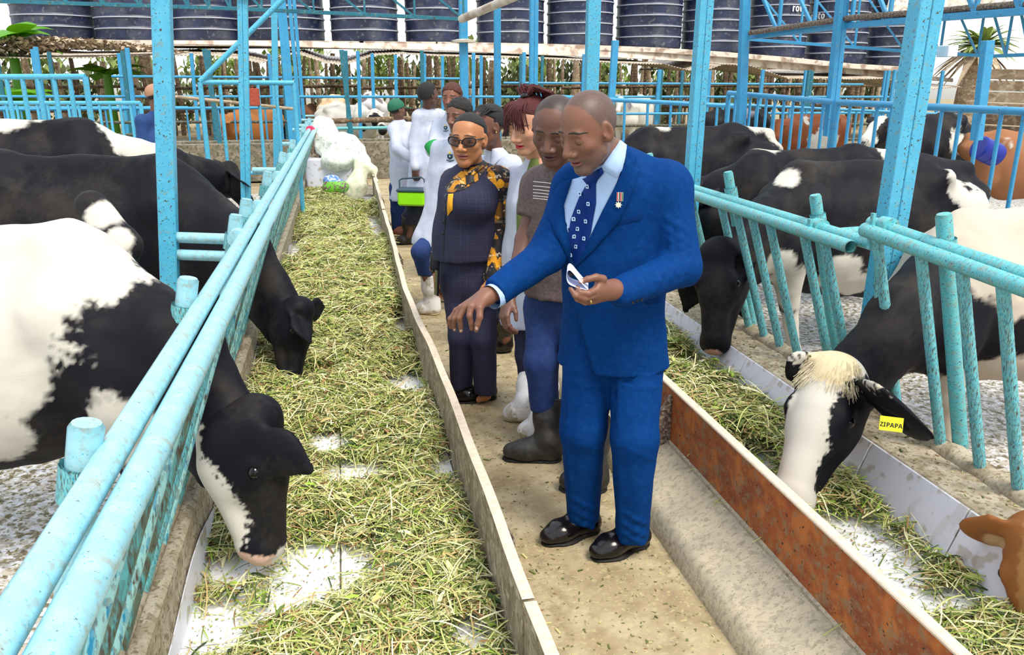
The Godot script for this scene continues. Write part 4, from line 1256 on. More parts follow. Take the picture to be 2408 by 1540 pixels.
func build_fodder() -> void:
	hay_n = nz(401, 1.0, 3)
	M.hay_bed = bump(mat(Color.WHITE, 0.95, layered(512, Color(0.5, 0.52, 0.26), [[nz(402, 0.05, 4), 0.55, 0.15, Color(0.37, 0.4, 0.18)], [nz(403, 0.08, 3), 0.6, 0.05, Color(0.68, 0.66, 0.4)], [nz(404, 0.06, 3), 0.7, 0.05, Color(0.45, 0.34, 0.2)]]), 3.0), bumps(nz(405, 0.1, 4), 512, 10.0), 1.0)
	M.grass = vmat(0.75)
	var blade := MB.new().sheet(func(u, v): return Vector3((u - 0.5) * 0.0042 * (1.0 - pow(v, 3.0)), 0.012 * sin(v * 2.6) - 0.0012 * absf(u - 0.5), (v - 0.5) * 0.075), 2, 4)
	blade.paint(Color.WHITE)
	var stalk := MB.new().tube([Vector3(0, 0, -0.032), Vector3(0.002, 0.004, 0), Vector3(0, 0, 0.032)], 0.0019, 4)
	stalk.paint(Color.WHITE)
	var chip := MB.new().box(Vector3.ZERO, Vector3(0.0042, 0.0016, 0.0075), Basis.IDENTITY, 0.0005)
	chip.paint(Color.WHITE)
	var scrap := MB.new().sheet(func(u, v): return Vector3((u - 0.5) * 0.013 * sin(PI * (0.15 + v * 0.7)), 0.008 * sin(v * 3.0) + 0.003 * pow(u - 0.5, 2.0) * 4.0, (v - 0.5) * 0.05), 2, 3)
	scrap.paint(Color.WHITE)
	var strand := MB.new().sheet(func(u, v): return Vector3((u - 0.5) * 0.0034 + 0.012 * sin(v * 3.0), 0.02 * sin(v * PI), (v - 0.5) * 0.17), 1, 6)
	strand.paint(Color.WHITE)
	for b in [blade, stalk, chip, scrap, strand]: hay_mesh.append(b.mesh(M.grass))
	hay("chopped_grass", "loose heap of chopped green grass in trough beside pale board", true, -0.57, 0.385, -1.0, -12.3, 0.112, BARE_L, [70000, 40000, 90000, 8000, 9000], 11)
	hay("chopped_grass", "darker chopped grass lying in trough behind orange brown board", false, 1.45, 2.0, -0.7, -8.5, 0.132, BARE_R, [32000, 18000, 55000, 5000, 4000], 12)
	# crumbs of feed on the walkway and the ledge
	var rng := RandomNumberGenerator.new()
	rng.seed = 21
	var cr := MB.new()
	var cc := PackedColorArray()
	for k in 1500:
		var x := rng.randf_range(0.46, 1.14) if k % 3 else rng.randf_range(2.1, 2.27)
		var z := -1.2 - pow(rng.randf(), 1.6) * 7.0
		var y := 0.003 if k % 3 else 0.353
		var s := rng.randf_range(0.3, 1.0)
		if rng.randf() < 0.12 * 1.0: s *= 2.2
		cr.box(Vector3(x, y, z), Vector3(0.004, 0.003, 0.016) * s, Basis(Vector3.UP, rng.randf() * TAU), 0.0006)
		cr.paint([L(196, 190, 130), L(110, 120, 60), L(70, 84, 40), L(150, 120, 80)][rng.randi() % 4])
	obj("feed_crumbs", cr, M.grass, Vector3(0.8, 0, -3), "scattered bits of grass on the walkway and ledge", "crumbs", "", "stuff")

func build_small_things() -> void:
	# sacks heaped on the block at the far end of the left trough
	var bl := Vector3(-0.252, 0.1707, -12.4939)
	obj("end_block", MB.new().box(Vector3(-0.2187, 0.4215, -12.5892), Vector3(0.68, 0.52, 0.3), Basis(Vector3.UP, -0.1), 0.02), M.tile_wall, Vector3(bl.x, 0.1, bl.z), "speckled white end slab closing the hay trough", "slab")
	var wr := nz(501, 3.2, 2)
	var sackm := mat(Color.WHITE, 0.55, layered(256, Color(0.9, 0.91, 0.89), [[nz(502, 0.02, 4), 0.62, 0.1, Color(0.76, 0.82, 0.72)], [nz(503, 0.03, 3), 0.76, 0.03, Color(0.4, 0.45, 0.45, 0.7)]]), 2.0)
	var s1: Array = [bone(Vector3(-0.2412, 0.889, -12.7977), 0.22, Vector3(0.0297, 0.7417, -12.6413), 0.27, 0.12), bone(Vector3(0.0297, 0.7417, -12.6413), 0.24, Vector3(0.2397, 0.6578, -12.4972), 0.13, 0.12), ell(Vector3(-0.1307, 0.6364, -12.4695), Vector3(0.2, 0.16, 0.2), Basis.IDENTITY, 0.1)]
	var k1 := thing("feed_sack", Vector3(-0.0763, 0.5235, -12.6626), "crumpled white woven sack slumped over the trough end", "sack")
	part("bag", net(MB.new(), s1, 0.018, null, wr, 0.05), sackm, k1)
	var s2: Array = [bone(Vector3(-0.2984, 1.0829, -13.2172), 0.17, Vector3(-0.2191, 0.8034, -13.0992), 0.2, 0.1), bone(Vector3(-0.2984, 1.0829, -13.2172), 0.12, Vector3(-0.3432, 1.1778, -13.2261), 0.07, 0.06)]
	var k2 := thing("feed_sack", Vector3(-0.2872, 0.7635, -13.2149), "tied white plastic sack standing behind the slumped one", "sack")
	part("bag", net(MB.new(), s2, 0.018, null, wr, 0.035), sackm, k2)
	var s3: Array = [bone(Vector3(0.2304, 0.5727, -12.2951), 0.09, Vector3(0.1211, 0.3024, -12.113), 0.16, 0.1), bone(Vector3(0.2304, 0.5727, -12.2951), 0.09, Vector3(0.4103, 0.5237, -12.259), 0.05, 0.08), bone(Vector3(0.1211, 0.3024, -12.113), 0.13, Vector3(-0.0924, 0.2544, -12.0539), 0.07, 0.08), bone(Vector3(0.4103, 0.5237, -12.259), 0.05, Vector3(0.436, 0.3818, -12.1518), 0.03, 0.05)]
	var k3 := thing("feed_sack", Vector3(0.1151, 0.1923, -12.1142), "cream woven sack draped over the end of pale board", "sack")
	part("bag", net(MB.new(), s3, 0.016, null, wr, 0.04), mat(Color.WHITE, 0.7, layered(256, Color(0.86, 0.85, 0.76), [[nz(504, 0.02, 4), 0.6, 0.1, Color(0.74, 0.78, 0.66)]]), 2.0), k3)
	var pk := thing("seed_packet", Vector3(-0.1514, 0.2508, -11.8617), "blue and green printed seed bag lying by the white slab", "bag")
	var s4: Array = [ell(Vector3(-0.1459, 0.3401, -11.8606), Vector3(0.19, 0.11, 0.12), Basis.IDENTITY, 0.05), ell(Vector3(-0.1999, 0.4232, -11.9224), Vector3(0.12, 0.08, 0.09), Basis.IDENTITY, 0.05)]
	var wob := nz(505, 10.0, 2)
	part("bag", net(MB.new(), s4, 0.014, func(p):
		var y: float = p.y
		var n := wob.get_noise_3dv(p * 2.0)
		if y > 0.43: return L(70, 120, 200) if n > 0.0 else L(180, 195, 230)
		return L(110, 190, 50) if n > -0.15 else L(120, 80, 100), wr, 0.02), vmat(0.5), pk)
	obj("straw_wisp", straw_wisp(Vector3(-0.3978, 0.8346, -12.7271)), M.wood_pale, Vector3(-0.4041, 0.7417, -12.7284), "wisp of yellow straw hanging beside sacks at the rail end", "straw", "", "stuff")
	# hanging brick, white bucket, blue drum, wire coil
	obj("hanging_brick", MB.new().box(Vector3(-0.9784, 1.6021, -10.0082), Vector3(0.12, 0.19, 0.1), Basis(Vector3.UP, 0.5), 0.006).tube([Vector3(-0.9767, 1.7771, -10.0079), Vector3(-0.9765, 1.676, -10.0078)], 0.006, 6), mat(Color.WHITE, 0.9, layered(256, Color(0.66, 0.3, 0.22), [[nz(506, 0.04, 4), 0.55, 0.15, Color(0.56, 0.24, 0.18)]]), 3.0), Vector3(-0.9855, 1.5232, -10.0097), "red brick hanging by wire from the far gate", "brick")
	obj("white_scoop", MB.new().lathe([Vector2(0.0, 0.0), Vector2(0.13, 0.0), Vector2(0.02, 0.16), Vector2(0, 0.165)], 20, Transform3D(Basis(Vector3.BACK, 1.2), Vector3(-4.6, 0.8, -15.8))), M.tile, Vector3(-4.6, 0.7, -15.8), "white plastic cone lying on wall below the far gate", "scoop")
	var dr := Vector3(7.6746, 0.9165, -8.6591)
	obj("blue_drum", MB.new().lathe([Vector2(0, 0), Vector2(0.13, 0), Vector2(0.14, 0.03), Vector2(0.14, 0.15), Vector2(0.13, 0.16), Vector2(0.14, 0.17), Vector2(0.14, 0.28), Vector2(0.12, 0.3), Vector2(0, 0.3)], 24, Transform3D(Basis(Vector3.BACK, 1.2) , dr)), mat(Color(0.02, 0.13, 0.55), 0.35), dr, "blue plastic drum tipped over beyond the railed fence", "drum")
	var co: Array = []
	for k in 40:
		var a := TAU * k / 13.0
		co.append(Vector3(7.7773, 2.2872, -20.3678) + Vector3(0, -0.26, -0.3) + Vector3(cos(a) * 0.32, 0.01 * sin(k * 1.7), sin(a) * 0.3))
	obj("wire_coil", MB.new().tube(co, 0.012, 5), M.black, Vector3(7.7773, 2.2872, -20.3678), "loose coil of black pipe thrown on the iron eave", "coil")
	# dung spatter and straw lumps in the right pen
func straw_wisp(c: Vector3) -> MB:
	var b := MB.new()
	var rng := RandomNumberGenerator.new()
	rng.seed = 3
	for k in 120:
		var p := c + Vector3(rng.randf_range(-0.07, 0.07), rng.randf_range(-0.05, 0.1), rng.randf_range(-0.05, 0.05))
		b.tube([p, p + Vector3(rng.randf_range(-0.06, 0.06), -0.15, rng.randf_range(-0.05, 0.05)), p + Vector3(rng.randf_range(-0.12, 0.12), -0.32, 0)], 0.003, 4, false)
	return b

# ---------------------------------------------------------------- cattle
const BLACK := Color(0.005, 0.006, 0.01)
const WHITE := Color(0.57, 0.545, 0.485)
var coat_a: FastNoiseLite
var coat_b: FastNoiseLite
# patches: [centre, radius, colour] later ones lie on top
func coat(base: Color, patches: Array, p: Vector3) -> Color:
	var c := base
	var w := coat_a.get_noise_3dv(p) * 0.32 + coat_b.get_noise_3dv(p) * 0.12
	for e in patches:
		var d: Vector3 = p - e[0]
		var r: float = e[1]
		var q := d.length() / r - 1.0 + w * minf(1.0, 0.22 / r + 0.45)
		var soft := minf(0.1, 0.012 / r)
		if q < -soft: c = e[2]
		elif q < soft: c = c.lerp(e[2], 0.5 - 0.5 * q / soft)
	if c.r < 0.02: return c.lerp(Color(0.045, 0.036, 0.028), clampf(coat_a.get_noise_3dv(p * 0.55 + Vector3(7, 3, 1)) * 0.9 + coat_b.get_noise_3dv(p * 1.2) * 0.25, 0.0, 0.5))
	return c * (1.0 + 0.1 * coat_a.get_noise_3dv(p * 0.7))
# d: withers point, heading, poll, muzzle, face (forehead direction), ear tips, scale, cells, base colour, patches
func cow(label: String, grp: String, d: Dictionary) -> Node3D:
	var W: Vector3 = d.w
	var s: float = W.y / 1.36 if W.y > 1.1 and W.y < 1.6 else d.get("s", 1.0)
	var f: Vector3 = (d.f * Vector3(1, 0, 1)).normalized()
	var r := f.cross(Vector3.UP)
	var org := Vector3(W.x, W.y - 1.36 * s, W.z)
	var at := func(x: float, y: float, z: float) -> Vector3: return org + (f * x + Vector3.UP * y + r * z) * s
	var P: Vector3 = d.p
	var mz: Vector3 = d.m
	var h := (mz - P).normalized()
	var F: Vector3 = (d.face - h * h.dot(d.face)).normalized()
	var la := h.cross(F)
	var hs: float = (mz - P).length() / 0.5
	var hp := func(a: float, fr: float, l: float) -> Vector3: return P + (h * a + F * fr + la * l) * hs
	var ps: Array = []
	ps.append(bone(at.call(-0.02, 0.9, 0), 0.34 * s, at.call(-0.8, 0.88, 0), 0.385 * s, 0.1 * s, r, 0.82))
	ps.append(bone(at.call(-0.15, 0.72, 0), 0.26 * s, at.call(-0.75, 0.66, 0), 0.29 * s, 0.12 * s, r, 0.95))
	ps.append(bone(at.call(0.06, 1.27, 0), 0.075 * s, at.call(-0.9, 1.29, 0), 0.05 * s, 0.14 * s))
	ps.append(bone(at.call(-0.9, 1.29, 0), 0.05 * s, at.call(-1.32, 1.27, 0), 0.05 * s, 0.14 * s))
	ps.append(bone(at.call(-0.9, 1.12, 0), 0.2 * s, at.call(-1.26, 1.08, 0), 0.16 * s, 0.12 * s))
	for z in [-1.0, 1.0]:
		ps.append(bone(at.call(0.03, 1.29, 0.07 * z), 0.05 * s, at.call(0.1, 1.08, 0.17 * z), 0.1 * s, 0.07 * s))
		ps.append(bone(at.call(0.1, 1.06, 0.17 * z), 0.12 * s, at.call(0.26, 0.78, 0.19 * z), 0.13 * s, 0.08 * s))
		ps.append(bone(at.call(-0.92, 1.24, 0.23 * z), 0.05 * s, at.call(-0.8, 1.18, 0.14 * z), 0.07 * s, 0.1 * s))
		ps.append(bone(at.call(-1.36, 1.1, 0.11 * z), 0.06 * s, at.call(-1.1, 1.0, 0.17 * z), 0.17 * s, 0.1 * s))
		ps.append(bone(at.call(-1.1, 1.0, 0.18 * z), 0.19 * s, at.call(-1.02, 0.68, 0.2 * z), 0.13 * s, 0.08 * s))
		ps.append(bone(at.call(-1.02, 0.68, 0.2 * z), 0.12 * s, at.call(-1.22, 0.5, 0.19 * z), 0.062 * s, 0.06 * s))
		ps.append(bone(at.call(-1.22, 0.5, 0.19 * z), 0.058 * s, at.call(-1.2, 0.14, 0.19 * z), 0.042 * s, 0.04 * s))
		ps.append(bone(at.call(-1.2, 0.14, 0.19 * z), 0.045 * s, at.call(-1.15, 0.05, 0.19 * z), 0.058 * s, 0.03 * s))
		var st: float = d.get("step", 0.0) * z
		ps.append(bone(at.call(0.24, 0.8, 0.18 * z), 0.12 * s, at.call(0.24 + st * 0.5, 0.44, 0.16 * z), 0.062 * s, 0.06 * s))
		ps.append(bone(at.call(0.24 + st * 0.5, 0.44, 0.16 * z), 0.058 * s, at.call(0.24 + st, 0.13, 0.16 * z), 0.042 * s, 0.04 * s))
		ps.append(bone(at.call(0.24 + st, 0.13, 0.16 * z), 0.045 * s, at.call(0.28 + st, 0.05, 0.16 * z), 0.058 * s, 0.03 * s))
	ps.append(ell(at.call(0.36, 0.8, 0), Vector3.ONE * 0.17 * s, Basis.IDENTITY, 0.12 * s))
	if d.get("udder", false):
		ps.append(ell(at.call(-0.95, 0.52, 0), Vector3(0.2, 0.16, 0.17) * s, Basis.IDENTITY, 0.06))
	# neck, crest and dewlap
	var nb: Vector3 = at.call(0.1, 1.02, 0)
	var ne: Vector3 = hp.call(0.06, -0.1, 0)
	var bow: Vector3 = d.get("bow", Vector3.ZERO)
	var nm := nb.lerp(ne, 0.5) + bow
	ps.append(bone(nb, 0.27 * s, nm, 0.19 * s, 0.1 * s, r.lerp(la, 0.3), 0.68))
	ps.append(bone(nm, 0.19 * s, ne, 0.125 * hs, 0.08 * s, r.lerp(la, 0.7), 0.72))
	ps.append(bone(at.call(0.3, 0.74, 0), 0.1 * s, hp.call(0.2, -0.17, 0), 0.05 * s, 0.12 * s, r, 0.5))
	ps.append_array(d.get("extra", []))
	var tl: Array = d.get("tail", [])
	var b := MB.new()
	var base: Color = d.base
	var pats: Array = d.get("pat", [])
	var col := func(p: Vector3) -> Color: return coat(base, pats, p)
	var cell: float = d.get("cell", 0.018)
	net(b, ps, cell, col, coat_a, 0.012 * s, Vector3.ONE)
	# head on a finer grid
	var hd: Array = []
	hd.append(bone(ne, 0.12 * hs, hp.call(0.05, -0.06, 0), 0.115 * hs, 0.05))
	hd.append(bone(hp.call(0.05, -0.045, 0), 0.1 * hs, hp.call(0.2, -0.04, 0), 0.098 * hs, 0.05 * hs))
	hd.append(ell(hp.call(0.0, 0.0, 0), Vector3(0.085, 0.06, 0.06) * hs, Basis(la, h, F), 0.05 * hs))
	hd.append(bone(hp.call(0.16, 0.0, 0), 0.072 * hs, hp.call(0.42, -0.01, 0), 0.052 * hs, 0.05 * hs, la, 1.15))
	for z in [-1.0, 1.0]:
		hd.append(ell(hp.call(0.15, -0.1, 0.06 * z), Vector3(0.045, 0.1, 0.085) * hs, Basis(la, h, F), 0.05 * hs))
		hd.append(bone(hp.call(0.16, -0.15, 0.045 * z), 0.05 * hs, hp.call(0.42, -0.085, 0.02 * z), 0.038 * hs, 0.05 * hs))
		hd.append(ell(hp.call(0.16, 0.008, 0.088 * z), Vector3(0.026, 0.04, 0.034) * hs, Basis(la, h, F), 0.025 * hs))
		hd.append(ell(hp.call(0.165, 0.0, 0.118 * z), Vector3(0.014, 0.02, 0.016) * hs, Basis(la, h, F), 0.012 * hs, 1))
	hd.append(ell(hp.call(0.465, -0.035, 0), Vector3(0.075, 0.055, 0.062) * hs, Basis(la, h, F), 0.04 * hs))
	hd.append(ell(hp.call(0.45, -0.09, 0), Vector3(0.05, 0.045, 0.035) * hs, Basis(la, h, F), 0.025 * hs))
	for z in [-1.0, 1.0]:
		hd.append(ell(hp.call(0.5, 0.012, 0.045 * z), Vector3(0.016, 0.016, 0.022) * hs, Basis(la, h, F), 0.012 * hs, 1))
		var tip: Vector3 = d.ears[0 if z < 0 else 1]
		var eb: Vector3 = hp.call(0.03, -0.03, 0.085 * z)
		var ed := (tip - eb)
		var ew: float = d.get("earw", [1.15, 1.15])[0 if z < 0 else 1]
		var en: Vector3 = d.get("earn", [F, F])[0 if z < 0 else 1]
		en = (en - ed.normalized() * en.dot(ed.normalized())).normalized()
		hd.append(bone(eb, 0.03 * hs, eb + ed * 0.55, 0.062 * hs * ew, 0.02 * hs, en, 0.34 / ew))
		hd.append(bone(eb + ed * 0.55, 0.06 * hs * ew, tip, 0.02 * hs, 0.02 * hs, en, 0.34 / ew))
		hd.append(bone(eb + ed * 0.25 + en * 0.035 * hs, 0.02 * hs, eb + ed * 0.7 + en * 0.03 * hs, 0.028 * hs, 0.02 * hs, en, 0.7, 1))
	var hpat: Array = d.get("hpat", [])
	var hcol := func(p: Vector3) -> Color:
		var q := p - P
		var lp := Vector3(q.dot(la), q.dot(h), q.dot(F)) / hs
		var c := coat(base, pats, p)
		for e in hpat:
			var dd: Vector3 = (lp - e[0]) / e[1]
			var t := clampf((1.0 - dd.length() - 0.2 * coat_b.get_noise_3dv(p * 1.3)) / 0.07 + 0.5, 0.0, 1.0)
			if t > 0.0: c = c.lerp(e[2], t)
		return c
	net(b, hd, d.get("hcell", cell * 0.5), hcol)
	var o := thing("cow", org, label, "cow", grp)
	part("body", b, M.hairy, o)
	if d.get("eyes", true):
		for z in [-1.0, 1.0]:
			part("eye", MB.new().ball(hp.call(0.165, 0.004, 0.097 * z), Vector3.ONE * 0.024 * hs, Basis.IDENTITY, 14), M.eye, o)
	if d.get("tuft", false):
		tuft(o, hp.call(0.0, 0.045, 0), h, F, la, hs, d.tuft)
	if tl.size() > 0:
		part("tail", MB.new().tube(tl, [0.03, 0.022, 0.016, 0.03, 0.01].slice(0, tl.size()), 8), M.coat_dark if base == BLACK else M.coat_pale, o)
	return o
func tuft(o: Node3D, c: Vector3, h: Vector3, F: Vector3, la: Vector3, hs: float, tone: Color) -> void:
	var b := MB.new()
	var rng := RandomNumberGenerator.new()
	rng.seed = 5
	for k in 1300:
		var x := rng.randf_range(-1, 1)
		var a := rng.randf_range(-0.6, 1.0)
		var root := c + la * x * 0.075 * hs + h * a * 0.06 * hs - F * (0.012 + 0.03 * x * x)
		var dir := (F * 0.8 + la * (x * 0.9 + rng.randf_range(-0.3, 0.3)) + h * rng.randf_range(0.1, 1.1)).normalized()
		var ln := rng.randf_range(0.04, 0.085)
		var p1 := root + dir * ln * 0.5
		var p2 := p1 + (dir + h * 0.9 - F * 0.5).normalized() * ln * 0.6
		b.tube([root, p1, p2], [0.0016, 0.0013, 0.0005], 3, false)
	b.paint(tone)
	part("forelock", b, M.hairy, o)
const BROWN := Color(0.2, 0.06, 0.02)
const TAN := Color(0.42, 0.24, 0.1)
func build_cows() -> void:
	coat_a = nz(201, 4.0, 3)
	coat_b = nz(202, 28.0, 3)
	M.eye = mat(Color(0.02, 0.02, 0.035), 0.08)
	M.coat_dark = mat(Color(0.1, 0.1, 0.11), 0.7)
	M.coat_pale = mat(Color(0.8, 0.75, 0.68), 0.7)
	M.hairy.metallic_specular = 0.3
	bump(M.hairy, bumps(nz(8, 0.09, 4), 512, 2.0), 0.35, 3.0)
	var pink := Color(0.55, 0.3, 0.24)
	# left pen
	cow("black and white cow with white jaw and pink muzzle eating by powder blue bars", "", {
		w = Vector3(-1.02, 1.33, -3.05), f = Vector3(0.99, 0, 0.12), p = Vector3(-0.33, 0.72, -2.66), m = Vector3(-0.3116, 0.226, -2.5716), face = Vector3(0.9, 0.05, 0.25), s = 0.98,
		ears = [Vector3(-0.4006, 0.6047, -2.9158), Vector3(-0.1708, 0.5796, -2.5025)], earn = [Vector3(0.5, 0, 0.8), Vector3(0.5, -0.3, -0.6)], bow = Vector3(0.02, 0.06, 0.0), cell = 0.013, hcell = 0.008, step = 0.08, extra = [bone(Vector3(-0.9962, 1.3206, -3.5148), 0.055, Vector3(-0.8499, 1.1812, -3.3834), 0.06, 0.04), bone(Vector3(-0.9841, 1.2902, -3.5123), 0.05, Vector3(-0.9156, 1.0824, -3.3456), 0.09, 0.06)], earw = [1.1, 1.1], base = BLACK,
		pat = [[Vector3(-1.099, 1.1634, -3.0254), 0.4, WHITE], [Vector3(-1.4255, 1.1518, -3.1419), 0.45, WHITE], [Vector3(-0.9195, 1.2172, -3.0914), 0.2, WHITE], [Vector3(-1.1392, 0.936, -2.8805), 0.22, WHITE], [Vector3(-1.2165, 0.6584, -2.896), 0.14, WHITE],
			[Vector3(-0.9783, 1.3284, -3.4806), 0.1, BLACK], [Vector3(-0.9288, 1.2746, -3.44), 0.075, WHITE], [Vector3(-0.8682, 1.2158, -3.3361), 0.06, WHITE], [Vector3(-1.0009, 1.3417, -3.4851), 0.055, BLACK],
			[Vector3(-0.8042, 0.6574, -2.6093), 0.17, WHITE], [Vector3(-0.9844, 0.5741, -2.5435), 0.2, WHITE], [Vector3(-1.0482, 0.347, -2.5563), 0.3, Color(0.5, 0.47, 0.42)],
			[Vector3(-0.54, 0.5054, -2.5562), 0.05, WHITE], [Vector3(-0.5133, 0.4002, -2.5713), 0.06, WHITE]],
		hpat = [[Vector3(0, 0.3, -0.19), Vector3(0.2, 0.22, 0.145), WHITE], [Vector3(0, 0.08, -0.25), Vector3(0.14, 0.18, 0.13), WHITE], [Vector3(0, 0.49, -0.06), Vector3(0.12, 0.045, 0.1), Color(0.62, 0.42, 0.33)], [Vector3(0, 0.5, 0.02), Vector3(0.05, 0.06, 0.03), WHITE]]})
	cow("solid black cow with folded ear eating beside the powder blue rail", "", {
		w = Vector3(-1.12, 1.38, -5.25), f = Vector3(0.98, 0, 0.16), p = Vector3(-0.2819, 0.5619, -4.62), m = Vector3(-0.3525, 0.1618, -4.5), face = Vector3(0.85, 0.1, 0.45), s = 1.02,
		ears = [Vector3(-0.1739, 0.4856, -4.8796), Vector3(-0.249, 0.4056, -4.4357)], earn = [Vector3(0.5, 0, 0.8), Vector3(0.6, -0.2, 0.6)], bow = Vector3(0.02, 0.08, 0), cell = 0.016, hcell = 0.0095, base = BLACK,
		pat = [[Vector3(-0.362, 0.1402, -4.5604), 0.02, BLACK]]})
	cow("black cow with white shoulder blaze standing before the man in blue", "", {
		w = Vector3(-2.1428, 1.5005, -7.4), f = Vector3(0.97, 0, 0.1), p = Vector3(-1.0956, 0.9865, -8.4), m = Vector3(-0.9008, 0.6484, -8.2), face = Vector3(0.8, 0.3, 0.3), s = 1.06,
		ears = [Vector3(-1.2693, 1.0311, -8.7), Vector3(-0.88, 0.8347, -8)], cell = 0.025, base = BLACK, eyes = false,
		pat = [[Vector3(-1.7055, 1.358, -7.5), 0.3, WHITE], [Vector3(-2.6054, 1.5504, -7.4), 0.16, WHITE], [Vector3(-1.9003, 1.4496, -7.3), 0.05, WHITE], [Vector3(-2.386, 1.562, -7.4), 0.1, WHITE]]})
	# right pen
	var dcow := cow("white faced black and white cow with yellow ear tag and pale forelock", "", {
		w = Vector3(2.8, 1.24, -3.2), f = Vector3(-0.96, 0, 0.1), p = Vector3(1.8927, 0.6689, -2.8023), m = Vector3(1.598, 0.2093, -2.5759), face = Vector3(-0.58, 0.55, 0.45), s = 0.94,
		ears = [Vector3(1.9976, 0.5857, -2.3733), Vector3(1.7456, 0.7113, -2.8625)], earn = [Vector3(-0.35, -0.45, 0.7), Vector3(-0.3, 0.2, 0.8)], bow = Vector3(0.02, 0.05, 0), cell = 0.014, hcell = 0.0075, step = 0.1, earw = [1.9, 0.85], base = Color(0.54, 0.47, 0.385), tuft = Color(0.72, 0.64, 0.45),
		pat = [[Vector3(2.1009, 0.7181, -2.8421), 0.36, BLACK], [Vector3(2.3616, 0.9008, -2.9938), 0.24, BLACK], [Vector3(2.3342, 1.076, -3.0503), 0.17, BLACK], [Vector3(2.4249, 0.7252, -2.9301), 0.24, BLACK], [Vector3(2.6584, 0.7028, -2.9546), 0.19, BLACK], [Vector3(2.7731, 0.6733, -2.9316), 0.11, BLACK], [Vector3(2.9179, 0.6831, -2.9026), 0.12, BLACK], [Vector3(1.9889, 0.6492, -2.5587), 0.14, BLACK], [Vector3(2.7128, 0.3896, -2.9233), 0.2, Color(0.54, 0.47, 0.385)], [Vector3(2.4491, 0.451, -2.8743), 0.12, Color(0.54, 0.47, 0.385)]],
		hpat = [[Vector3(0, 0.25, -0.05), Vector3(0.3, 0.6, 0.3), WHITE], [Vector3(0, 0.0, 0.04), Vector3(0.09, 0.08, 0.06), Color(0.66, 0.56, 0.36)], [Vector3(-0.125, 0.15, -0.05), Vector3(0.085, 0.17, 0.2), BLACK], [Vector3(-0.105, 0.33, -0.08), Vector3(0.07, 0.11, 0.12), BLACK], [Vector3(0.13, 0.12, -0.05), Vector3(0.05, 0.2, 0.16), BLACK], [Vector3(-0.32, 0.08, -0.05), Vector3(0.23, 0.22, 0.25), BLACK], [Vector3(0.25, -0.06, -0.04), Vector3(0.19, 0.22, 0.2), BLACK], [Vector3(0, -0.12, -0.14), Vector3(0.2, 0.13, 0.12), BLACK], [Vector3(0, 0.53, -0.03), Vector3(0.08, 0.035, 0.06), pink]]})
	var tagm := mat(Color(0.93, 0.9, 0.12), 0.4)
	var tc := Vector3(1.8189, 0.6457, -2.3276)
	var tb := frame(Vector3(-0.45, 0.3, 0.84), Vector3(0.02, 1, 0))
	var et := part("ear_tag", MB.new().box(tc, Vector3(0.076, 0.05, 0.003), tb), tagm, dcow)
	lettering("ZIPAPA", et, Transform3D(tb, tc + tb.z * 0.002 + tb.y * -0.004), 0.016, mat(Color(0.08, 0.09, 0.05), 0.6))
	cow("black faced cow with white foreleg peering down at the trough through turquoise bars", "", {
		w = Vector3(2.8607, 1.3074, -4.75), f = Vector3(-0.98, 0, 0.12), p = Vector3(2.0751, 0.8603, -4.2956), m = Vector3(1.9755, 0.3276, -4.0912), face = Vector3(-0.72, 0.1, 0.68), s = 1.03,
		ears = [Vector3(2.1715, 0.7467, -4.2049), Vector3(1.959, 0.4696, -4.4515)], earn = [Vector3(-0.4, 0, 0.8), Vector3(-0.3, 0.2, 0.8)], bow = Vector3(0, 0.03, 0), cell = 0.016, hcell = 0.0095, step = 0.14, base = BLACK,
		pat = [[Vector3(2.6482, 1.2492, -4.6702), 0.1, WHITE], [Vector3(2.6414, 0.5173, -4.4166), 0.2, WHITE], [Vector3(2.7646, 0.1883, -4.3919), 0.3, WHITE], [Vector3(3.0391, 0.5879, -4.4897), 0.17, WHITE], [Vector3(3.2361, 0.4776, -4.4502), 0.2, WHITE], [Vector3(2.5336, 0.7149, -4.3872), 0.11, WHITE], [Vector3(4.0494, 1.2218, -4.287), 0.42, WHITE], [Vector3(3.202, 0.6657, -4.3551), 0.12, BLACK], [Vector3(3.0359, 0.7718, -4.3884), 0.07, BLACK], [Vector3(3.3371, 0.6121, -4.3279), 0.05, WHITE], [Vector3(2.7807, 0.7409, -4.3376), 0.1, BLACK]],
		hpat = [[Vector3(0, 0.52, 0.0), Vector3(0.06, 0.025, 0.05), pink]]})
	cow("black cow with white shoulder spot and pale rump, second behind turquoise bars", "", {
		w = Vector3(3.1488, 1.2854, -5.9), f = Vector3(-0.98, 0, 0.1), p = Vector3(2.6901, 0.9807, -6.1), m = Vector3(2.5551, 0.3331, -5.95), face = Vector3(-0.6, 0.2, 0.7), s = 1.04,
		ears = [Vector3(2.6951, 0.9216, -5.8), Vector3(2.7135, 0.8241, -6.5)], cell = 0.022, base = BLACK, eyes = false,
		pat = [[Vector3(3.1949, 1.2646, -5.95), 0.11, WHITE], [Vector3(4.5283, 1.241, -6.1), 0.36, WHITE], [Vector3(4.8469, 0.9981, -6.1), 0.3, WHITE]]})
